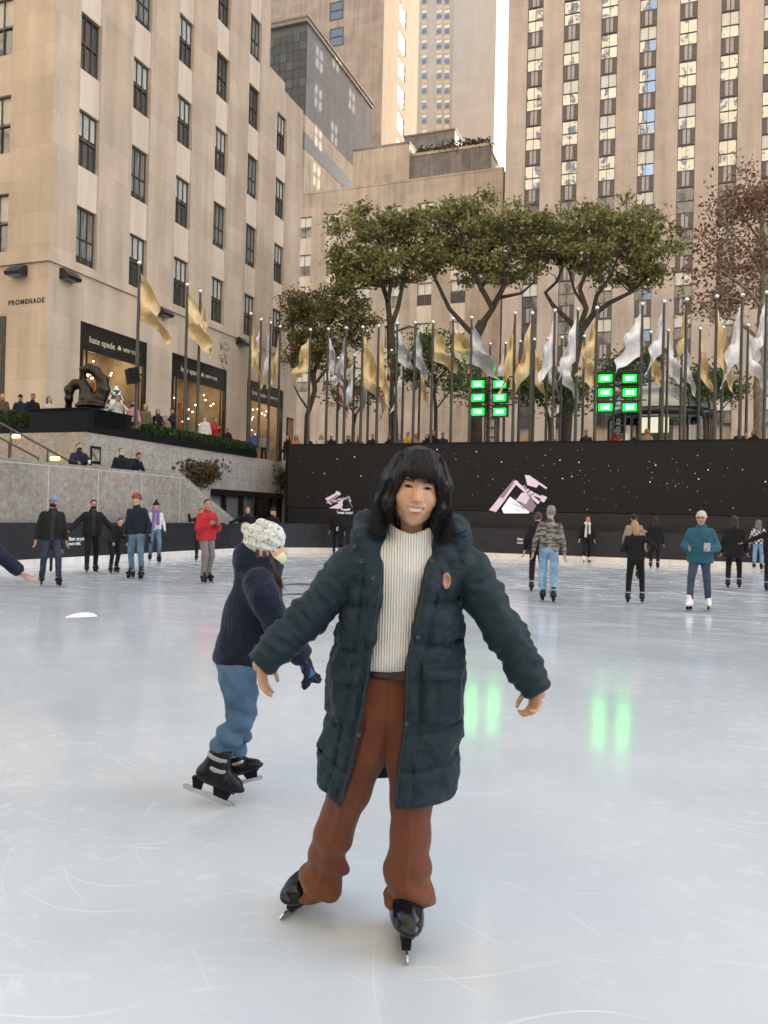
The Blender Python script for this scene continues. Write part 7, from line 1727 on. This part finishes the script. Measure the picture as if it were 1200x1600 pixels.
# eyes: narrow, smiling
for s_ in (-1, 1):
    ex = s_*.0335; e = MB()
    def alm(u, v):          # almond opening in head coordinates
        xx = ex+u*.0150; up_ = .0042*(1-u*u)+(.0012*u*s_)+.0006; dn = -.0030*(1-u*u)+(.0012*u*s_)+.0006
        zz = dn+(up_-dn)*v; return (xx, surf(xx, zz)-.0012, zz)
    G = [[HW(alm(u, v)) for v in (0, .25, .5, .75, 1)] for u in np.linspace(-1, 1, 13)]
    vs = [p for g_ in G for p in g_]; fs = [(i*5+j, (i+1)*5+j, (i+1)*5+j+1, i*5+j+1) for i in range(12) for j in range(4)]
    e.add(vs, fs, 0, True); eo = e.build('eye', mat('sclera', (.22, .19, .17), .2), HERO)
    ir = MB(); zc_ = .0008; yy = surf(ex, zc_)-.002
    ir.add([HW((ex+.0075*cos(t), yy+.0002, zc_+.0034*sin(t))) for t in np.linspace(0, 2*pi, 16, endpoint=False)], [tuple(range(16))]); ir.build('iris', mat('iris_dark', (.012, .008, .006), .08), eo)
    ls = MB(); pts = [HW((lambda t: (t[0], t[1]-.0012, t[2]+.0004))(alm(u, 1))) for u in np.linspace(-1.12, 1.12, 11)]; ls.tube(pts, [.0006, .0011, .0014, .0016, .0016, .0016, .0016, .0016, .0015, .0013, .0008], 6); 
    pts = [HW((lambda t: (t[0], t[1]-.0006, t[2]))(alm(u, 0))) for u in np.linspace(-1, 1, 9)]; ls.tube(pts, .0006, 5); ls.build('eyelashes', HAIR['black'], HERO)
    bw = MB(); pts = []
    for u in np.linspace(-1, 1, 7): xx = ex+u*.021+s_*.002; zz = .0195+.003*(1-u*u)+u*s_*.001; pts.append(HW((xx, surf(xx, zz)-.001, zz)))
    rr_ = [.0012, .0022, .0026, .0026, .0024, .002, .0009]; bw.tube(pts, rr_ if s_ > 0 else rr_[::-1], 6); bw.build('eyebrow', HAIR['dark'], HERO)
# mouth: teeth, lips
def arc(kind, n_=15, w_=.033, off=0.0):
    out = []
    for x in np.linspace(-w_, w_, n_):
        k = x/.033; z = -.0635-.004*(1-k*k) if kind == 'top' else -.0635-.0215*(1-abs(k)**2.2); out.append((x, z+off))
    return out
yc = lambda x: -.0225+9.0*x*x
te = MB(); t_ = arc('top', 17, .029); b_ = arc('bot', 17, .029)
vs = [HW((x, yc(x)+.0055, zt_+.002)) for (x, zt_) in t_]+[HW((x, yc(x)+.0060, max(zb_, zt_-.0145)+.0)) for (x, zt_), (_, zb_) in zip(t_, b_)]
te.add(vs, [(i, i+1, 18+i, 17+i) for i in range(16)], 0, True); te.build('teeth', mat('teeth_white', (.82, .79, .74), .22, .05, 40), HERO)
mo = MB(); mo.add([HW((x, yc(x)+.016, zt_+.004)) for x, zt_ in t_]+[HW((x, yc(x)+.016, zb_-.006)) for x, zb_ in b_], [(i, i+1, 18+i, 17+i) for i in range(16)]); mo.build('mouth_inside', mat('mouth_dark', (.05, .012, .010), .5), HERO)
M_LIP = mat('lips_rose', (.34, .12, .095), .33, .12, 60)
lp = MB(); T_ = arc('top', 15, .0345, .0022); lp.tube([HW((x, yc(x)-.0015+max(0, abs(x)-.024)*.35, z)) for x, z in T_], [.0008]+[.0020, .0026, .0030, .0033, .0034, .0032, .0030, .0032, .0034, .0033, .0030, .0026, .0020]+[.0008], 8); lp.build('upper_lip', M_LIP, HERO)
lp = MB(); B_ = arc('bot', 15, .034, -.0030); lp.tube([HW((x, yc(x)-.001+max(0, abs(x)-.024)*.35, z)) for x, z in B_], [.0008]+[.0016, .0022, .0028, .0032, .0036, .0038, .0039, .0038, .0036, .0032, .0028, .0022, .0016]+[.0008], 8); lp.build('lower_lip', M_LIP, HERO)
# ---- hair: dense black bob with a fringe
def hair_fn(P):
    L_ = HL(P); x, y, z = L_[..., 0], L_[..., 1], L_[..., 2]
    d = ell(L_, (0, .085, .044), (.093, .118, .103))
    for s_, xo in ((-1, 1.0), (1, 1.0)):
        c_ = np.full(x.shape, 9.0)
        for p0, p1, r0_, r1_ in (((s_*.055, .055, .08), (s_*.084, .050, .02), .034, .030), ((s_*.084, .050, .02), ((-.098 if s_ < 0 else .089), .050, -.06), .028, .029), (((-.098 if s_ < 0 else .089), .050, -.06), ((-.096 if s_ < 0 else .082), .055, -.135), .029, .017)):
            c_ = smin(c_, cap(L_, p0, p1, r0_, r1_, 1.55), .04)
        d = smin(d, c_, .03)
    d = smin(d, cap(L_, (0, .13, .02), (0, .13, -.12), .085, .085, .75), .05)
    # face window
    win = ell(L_, (0.002, -.03, -.052), (.0745, .085, .112))
    win = np.maximum(win, z-.052); d = smax(d, -win, .012)
    # fringe hangs in front of the brow
    fz = .026+.010*np.sin(x*95+1)*.5-.006*(x > .03)+.022*np.exp(-((x+.047)/.013)**2)
    fr = smax(np.abs(ell(L_, (0, .070, .035), (.088, .1005, .110)))-.007, np.maximum(np.maximum(fz-z, y-.02), np.abs(x)-.078), .006)
    d = smin(d, fr, .012)
    ang = np.arctan2(x, .085-y); rad = np.sqrt(x*x+(y-.085)**2)
    g1 = np.sin(ang*34+5*vnoise(L_*A(1, 1, .25), 26)); g2 = np.sin(ang*83+3*vnoise(L_*A(1, 1, .3), 40))
    d = d-.0016*g1-.0010*g2-.008*vnoise(L_*A(1, 1, .5), 15)
    bot = -.155+.014*np.sin(ang*9)+.012*vnoise(L_, 50)
    return smax(d, bot-z, .02)
def hair_mat():
    mt, nt, b = nodes('hair_black_gloss'); L = nt.links.new; tc = N(nt, 'ShaderNodeTexCoord'); mp = N(nt, 'ShaderNodeMapping'); mp.inputs['Scale'].default_value = (1, 1, .08); L(tc.outputs['Object'], mp.inputs[0])
    n1 = N(nt, 'ShaderNodeTexNoise', i_Scale=260.0, i_Detail=3.0); L(mp.outputs[0], n1.inputs['Vector'])
    rp = N(nt, 'ShaderNodeValToRGB'); rp.color_ramp.elements[0].color = (.0025, .0022, .0022, 1); rp.color_ramp.elements[1].color = (.009, .0075, .007, 1); L(n1.outputs['Fac'], rp.inputs[0]); L(rp.outputs[0], b.inputs['Base Color'])
    b.inputs['Roughness'].default_value = .30; b.inputs['Specular IOR Level'].default_value = .30
    bp = N(nt, 'ShaderNodeBump', i_Strength=.55, i_Distance=.004); L(n1.outputs['Fac'], bp.inputs['Height']); L(bp.outputs[0], b.inputs['Normal']); return mt
M_HAIR = hair_mat()
hair = sdf_obj('hair', hair_fn, HO+A(-.19, -.08, -.21), HO+A(.20, .27, .20), .0037, M_HAIR, HERO, 1)
# loose strands: down the sides, over the brow, flicking out at the ends
rng = np.random.default_rng(17); hs_ = MB()
def strand(pts, r_): hs_.tube([HW(p) for p in pts], [r_*.7, r_, r_, r_*.8, r_*.25][:len(pts)], 4, cap=False)
for i in range(900):
    s_ = -1 if rng.random() < .5 else 1; a = rng.uniform(.15, 1.35)
    a_ = .5+.9*rng.random(); top = A(s_*.045*sin(a_), .085-.045*cos(a_*1.5), .044+.1045*.92); k = rng.uniform(.97, 1.05)
    sx = s_*(.094+.004*rng.normal())*k; y0 = .0+.10*rng.random()
    p1 = A(s_*.072*k, y0*.9, .103+.004*rng.normal()); p2 = A(sx*1.0, y0, .03); p3 = A(s_*((.126 if s_ < 0 else .117)+.006*rng.normal())*k, y0+.005*rng.normal(), -.07)
    ft = rng.random(); p4 = A(s_*(.112+.015*rng.normal()+(.02*ft if s_ > 0 else .0)), y0+.01*rng.normal()-.02*ft, -.150-.03*rng.random())
    strand([top, p1, p2, p3, p4], .0009)
for i in range(230):
    x = rng.uniform(-.072, .074); zb_ = .024+.012*rng.normal()*.6+.02*np.exp(-((x+.047)/.012)**2)
    pts = []
    for t in (0, .35, .7, 1.0):
        z = .130*(1-t)+zb_*t; xx = x*(.35+.65*t)+.006*rng.normal()*t; yy = .085-.122*math.sqrt(max(0, 1-(xx/.1)**2-((z-.05)/.112)**2)) if z > .09 else .068-.106*math.sqrt(max(0.02, 1-(xx/.094)**2-((z-.035)/.125)**2)); pts.append(A(xx, yy-.001-.002*rng.random(), z))
    hs_.tube([HW(p) for p in pts], [.0008, .0011, .0010, .0003], 4, cap=False)
for i in range(620):      # strands framing the face and covering the side locks
    s_ = -1 if rng.random() < .5 else 1; d0 = rng.random(); k = rng.normal()*.004; yo = -.012+.075*d0
    xo = .081+.022*min(1, d0*1.6)
    strand([A(s_*(.045+k), .02+.05*d0, .128-.02*d0), A(s_*(.076+.010*d0+k), yo*.7+.006, .062), A(s_*(xo+.004+k), yo, -.005), A(s_*(xo+.008+k*1.5), yo+.004, -.075), A(s_*(xo+.004+rng.normal()*.010), yo+.012+rng.normal()*.006, -.148-.025*rng.random())], .00095)
for i in range(26):       # flick over the collar on the right, wisps on the left
    t = rng.normal()*.006
    hs_.tube([HW(A(.115, .03, -.11+t)), HW(A(.135, .02, -.142+t)), HW(A(.160, .015, -.150+t*1.5)), HW(A(.178+.02*rng.random(), .01, -.138+2*t))], [.0010, .0009, .0007, .0002], 4, cap=False)
for i in range(40):
    z = rng.uniform(-.13, .04); hs_.tube([HW(A(-.10, .04, z+.06)), HW(A(-.138, .04, z)), HW(A(-.150-.015*rng.random(), .035, z-.045))], [.0008, .0006, .0002], 4, cap=False)
hs_.build('strands', M_HAIR, hair)

# ================================================================== the girl skating past behind her
GD = 4.15
g0 = hD(372, 1240, GD); GIRL = empty('person', (g0.x, g0.y, 0), YAW, 'girl in fluffy navy jacket and pale knitted hat with ears, skating past to the right', 'person')
q4 = mkQ(GIRL, GD); GP = GD/FPX
def c4(cx, cy, dy=0.0): return q4(270+cx/3.264, 790+cy/3.264, dy)
K4 = GP/3.264
M_FLEECE = cloth('fleece_navy', (.0065, .0125, .028), .95, .5, .35, 26, .12)
M_KNIT = None
def knit_mat():
    mt, nt, b = nodes('flecked_knit'); L = nt.links.new; tc = N(nt, 'ShaderNodeTexCoord'); n1 = N(nt, 'ShaderNodeTexNoise', i_Scale=48.0, i_Detail=3.0); L(tc.outputs['Object'], n1.inputs['Vector'])
    rp = N(nt, 'ShaderNodeValToRGB'); e = rp.color_ramp.elements; e[0].position = .30; e[0].color = (.16, .15, .14, 1); e[1].position = .46; e[1].color = (.58, .60, .54, 1); k = e.new(.7); k.color = (.68, .67, .62, 1); L(n1.outputs['Fac'], rp.inputs[0]); L(rp.outputs[0], b.inputs['Base Color']); b.inputs['Roughness'].default_value = .95
    mp = N(nt, 'ShaderNodeMapping'); mp.inputs['Scale'].default_value = (1, 1, 1); L(tc.outputs['Object'], mp.inputs[0]); vo = N(nt, 'ShaderNodeTexVoronoi', i_Scale=75.0); L(mp.outputs[0], vo.inputs['Vector'])
    bp = N(nt, 'ShaderNodeBump', i_Strength=.9, i_Distance=.008); bp.invert = True; L(vo.outputs['Distance'], bp.inputs['Height']); L(bp.outputs[0], b.inputs['Normal']); return mt
M_KNIT = knit_mat()
gh = c4(470, 225, 0)                    # head centre
def ghead(P):
    L_ = P-gh
    d = ell(L_, (.0, 0, .02), (.098, .078, .098)); d = smin(d, ell(L_, (.028, 0, -.045), (.062, .058, .062)), .05); d = smin(d, ell(L_, (.104, 0, -.012), (.018, .013, .016)), .02); d = smin(d, ell(L_, (.062, 0, -.085), (.028, .026, .022)), .03)
    for s_ in (-1, 1): d = smax(d, -ell(L_, (.088, s_*.04, .018), (.016, .022, .012)), .012); d = smin(d, ell(L_, (-.008, s_*.076, -.01), (.02, .012, .032)), .01)
    return smin(d, cap(P, gh+A(-.01, 0, -.04), c4(425, 345, 0), .048, .055), .04)
def gbody(P):
    d = ghead(P)
    d = smin(d, cap(P, c4(425, 400), c4(342, 800), .075, .070), .06)
    for s_, L_ in ((-1, ((345, 830), (345, 1070), (240, 1240))), (1, ((335, 830), (350, 1060), (325, 1250)))):
        d = smin(d, smin(cap(P, c4(*L_[0], s_*.07), c4(*L_[1], s_*.07), .07, .05), cap(P, c4(*L_[1], s_*.07), c4(*L_[2], s_*.07), .05, .035), .02), .03)
    for s_ in (-1, 1): d = smin(d, smin(cap(P, c4(440, 400, s_*.13), c4(535, 620, s_*.15), .04, .034), cap(P, c4(535, 620, s_*.15), c4(660, 770, s_*.10), .034, .024), .02), .03)
    return d
glo, ghi = c4(60, 1300, 0)+A(-.0, -.32, 0), c4(760, 60, 0)+A(0, .32, 0)
V_, Q_ = nets(gbody, glo, ghi, .012); V_ = relax(V_, Q_, 1); link('body', npmesh('body', V_, Q_), skin_mat('light'), GIRL)
def gjacket(P):
    x, y, z = P[..., 0], P[..., 1], P[..., 2]
    d = np.full(z.shape, 9.0)
    for p0, p1, r0_, r1_ in (((432, 355), (392, 560), .108, .128), ((392, 560), (336, 790), .128, .140)):
        d = smin(d, cap(P, c4(*p0), c4(*p1), r0_, r1_, .88), .06)
    d = smin(d, cap(P, c4(470, 470), c4(395, 770), .070, .085, 1.3), .08)
    for s_ in (-1, 1):
        for p0, p1, r0_, r1_ in (((440, 395, s_*.10), (470, 470, s_*.15), .078, .076), ((470, 470, s_*.15), (545, 620, s_*.16), .076, .072), ((545, 620, s_*.16), (652, 757, s_*.11), .071, .062)):
            d = smin(d, cap(P, c4(*p0), c4(*p1), r0_, r1_), .035)
    # stand collar
    cl = smin(cap(P, c4(388, 258, 0), c4(472, 286, 0), .084, .082), cap(P, c4(400, 298, 0), c4(480, 312, 0), .092, .088), .03)
    d = smin(d, cl, .03)
    ln = c4(360, 800)-c4(215, 790); ln = ln/np.linalg.norm(ln); up_ = A(-ln[2], 0, ln[0])
    hem = -((P-c4(300, 806))@up_)
    d = smax(d, smax(hem, .0-((P-c4(640, 830, 0))@(A(-.6, 0, .55)))*0-9, .01), .02) if False else np.where((P@A(1, 0, 0)) < c4(500, 0)[0], smax(d, hem, .02), d)
    for s_ in (-1, 1):
        e = c4(660, 768, s_*.11); dr = c4(652, 757, s_*.11)-c4(545, 620, s_*.16); dr = dr/np.linalg.norm(dr); d = smax(d, np.where(np.abs((P-e)@A(0, 1, 0)) < .12, ((P-e)@dr)-.02, -1)-0.0, .012) 
    return d-.016*vnoise(P, 13)-.006*vnoise(P, 32)-.0030*vnoise(P, 85)-.0015*vnoise(P, 150)
sdf_obj('fleece_jacket', gjacket, glo, ghi, .0085, M_FLEECE, GIRL, 0)
def gjeans(P):
    z = P[..., 2]
    d = cap(P, c4(334, 785), c4(332, 850), .115, .105, 1.25)
    for s_, L_, rr_ in ((-1, ((335, 850), (345, 960), (350, 1080), (285, 1180), (238, 1245)), (.088, .080, .068, .064, .058)), (1, ((335, 850), (350, 960), (352, 1070), (330, 1180), (322, 1235)), (.088, .078, .066, .060, .055))):
        for i in range(4): d = smin(d, cap(P, c4(*L_[i], s_*.075), c4(*L_[i+1], s_*.075), rr_[i], rr_[i+1]), .03)
    k = np.clip((c4(0, 1100)[2]-z)/.12, 0, 1)*.6+.4
    d = d-k*.014*np.sin((z*1.0+P[..., 0]*.7+.04*vnoise(P, 9))*62)-.012*vnoise(P, 14)-.009*vnoise(P*np.array([1, 1, 1.7]), 30)
    return d
sdf_obj('jeans', gjeans, glo, ghi*A(1, 1, 0)+A(0, 0, c4(0, 790)[2]), .009, jeans_mat('washed', (.06, .125, .20)), GIRL, 1)
def ghat(P):
    L_ = P-c4(458, 175); a = radians(-12); X = L_[..., 0]*cos(a)-L_[..., 2]*sin(a)*-1*-1; 
    d = ell(L_, (.010, 0, .008), (.108, .098, .094))
    nrm = A(.24, 0, .97); lev = L_@nrm
    d = smax(d, -(lev+.066), .01)
    band = smax(ell(L_, (.010, 0, .0), (.113, .102, .100)), np.abs(lev+.052)-.026, .012); d = smin(d, band, .006)
    for (cx, cy, dy, r_) in ((372, 116, .030, .028), (455, 100, -.050, .034)):
        e = c4(cx, cy, dy*.9); d = smin(d, ell(P, e, (r_*.95, .020, r_*1.1)), .022)
    return d-.005*np.sin(L_[..., 2]*150+L_[..., 0]*40)*.35-.004*vnoise(P, 70)-.004*vnoise(P, 40)
sdf_obj('knitted_hat', ghat, c4(458, 175)+A(-.16, -.14, -.12), c4(458, 175)+A(.16, .14, .17), .0055, M_KNIT, GIRL, 0)
sdf_obj('face_mask', lambda P: smax(smin(ell(P-gh, (.040, 0, -.042), (.064, .066, .056)), ell(P-gh, (.080, 0, -.034), (.026, .028, .034)), .035), (P-gh)[..., 2]-.012+.1*((P-gh)[..., 0]-.1), .006), gh+A(-.05, -.1, -.13), gh+A(.16, .1, .06), .0055, mat('mask_cream', (.62, .60, .36), .75, .06, 20, .1), GIRL, 1)
ey = MB()
for s_ in (-1, 1): ey.ball(gh+A(.076, s_*.040, .020), .010, 8)
ey.build('eyes', MATS['eye_dark'], GIRL)
# hair: strands from under the hat and a ponytail over the front of the collar
sdf_obj('hair', lambda P: smax(ell(P-gh, (-.012, 0, -.02), (.092, .086, .105))-.006*np.sin((P-gh)[..., 0]*190), -cap(P, gh+A(.11, 0, .0), gh+A(.09, 0, -.12), .068), .012), gh+A(-.13, -.12, -.15), gh+A(.13, .12, .1), .0065, HAIR['brown'], GIRL)
gr = MB(); rng = np.random.default_rng(4)
for i in range(260):
    s_ = -1 if rng.random() < .7 else 1; a0 = c4(480+rng.normal()*10, 255, s_*.07); a1 = c4(505+rng.normal()*8, 305+rng.normal()*5, s_*.085); a2 = c4(525+rng.normal()*10, 370, s_*.09); a3 = c4(540+rng.normal()*14, 410+rng.normal()*26, s_*(.09+.01*rng.normal()))
    gr.tube([a0, a1, a2, a3], [.003, .0035, .003, .0008], 4, cap=False)
gr.build('hair_strands', HAIR['brown'], GIRL)
st_ = MB(); st_.tube([c4(500, 235, -.08), c4(515, 262, -.07), c4(545, 285, -.045)], .0035, 5); st_.build('mask_strap', CL['cream'], GIRL)
# gloves
GHV, GHQ = nets(lambda P: hand_sdf(P, 1, .5, .03)-.006, (-.07, -.12, -.2), (.1, .06, .04), .007)
def ggl(s_, base_c):
    v, q = GHV*A(1.0 if s_ < 0 else -1.0, 1.25, 1)*.90, GHQ if s_ < 0 else GHQ[:, ::-1]
    R_ = align_rot((.34, 0, -.94), radians(60*s_)); v = v@R_.T+base_c; return v, q
g1 = ggl(-1, c4(672, 785, -.11)); g2 = ggl(1, c4(672, 785, .11))
gl_ = link('glove', npmesh('glove', *g1), CL['navy'], GIRL); link('glove', npmesh('glove', *g2), CL['navy'], GIRL)
pb = MB(); p = c4(690, 838, -.148); pb.obox(p, (.020, 0, -.03), (0, .004, 0), (.014, 0, .012)); pb.build('glove_patch', mat('patch_blue', (.08, .22, .55), .7), gl_)
# skates: near one tipped on its toe, far one flat
def gskate(heel_px, toe_px, dD, s):
    hp, tp = np.array(GIRL.matrix_basis.inverted()@hD(*heel_px, GD+dD)), np.array(GIRL.matrix_basis.inverted()@hD(*toe_px, GD+dD))
    d_ = Vector(tp-hp).normalized(); yv = -d_; xv = Vector((0, -1, 0)); xv = (xv-yv*xv.dot(yv)).normalized(); zv = xv.cross(yv)
    if zv.z < 0: xv = -xv; zv = xv.cross(yv)
    M_ = Matrix((xv, yv, zv)).transposed(); ln = np.linalg.norm(tp-hp); s = ln/.285
    pos = Vector(hp)-M_@Vector((0, .11*s, -.085*s))
    k_ = link('skate', GBOOT, None, GIRL); k_.location = pos; k_.rotation_euler = M_.to_euler(); k_.scale = (s, s, s)
    link('blade', BLADE_ME, None, k_); link('strap', STRAP_ME, None, k_); return k_
V_, Q_ = nets(boot2, (-.09, -.24, -.01), (.09, .12, .24), .009); V_ = relax(V_, Q_, 1); GBOOT = npmesh('boot', V_, Q_); GBOOT.materials.append(M_BOOT)
gskate((290, 1233), (362, 1262), -.10, .9); gskate((357, 1231), (411, 1217), .10, .9)
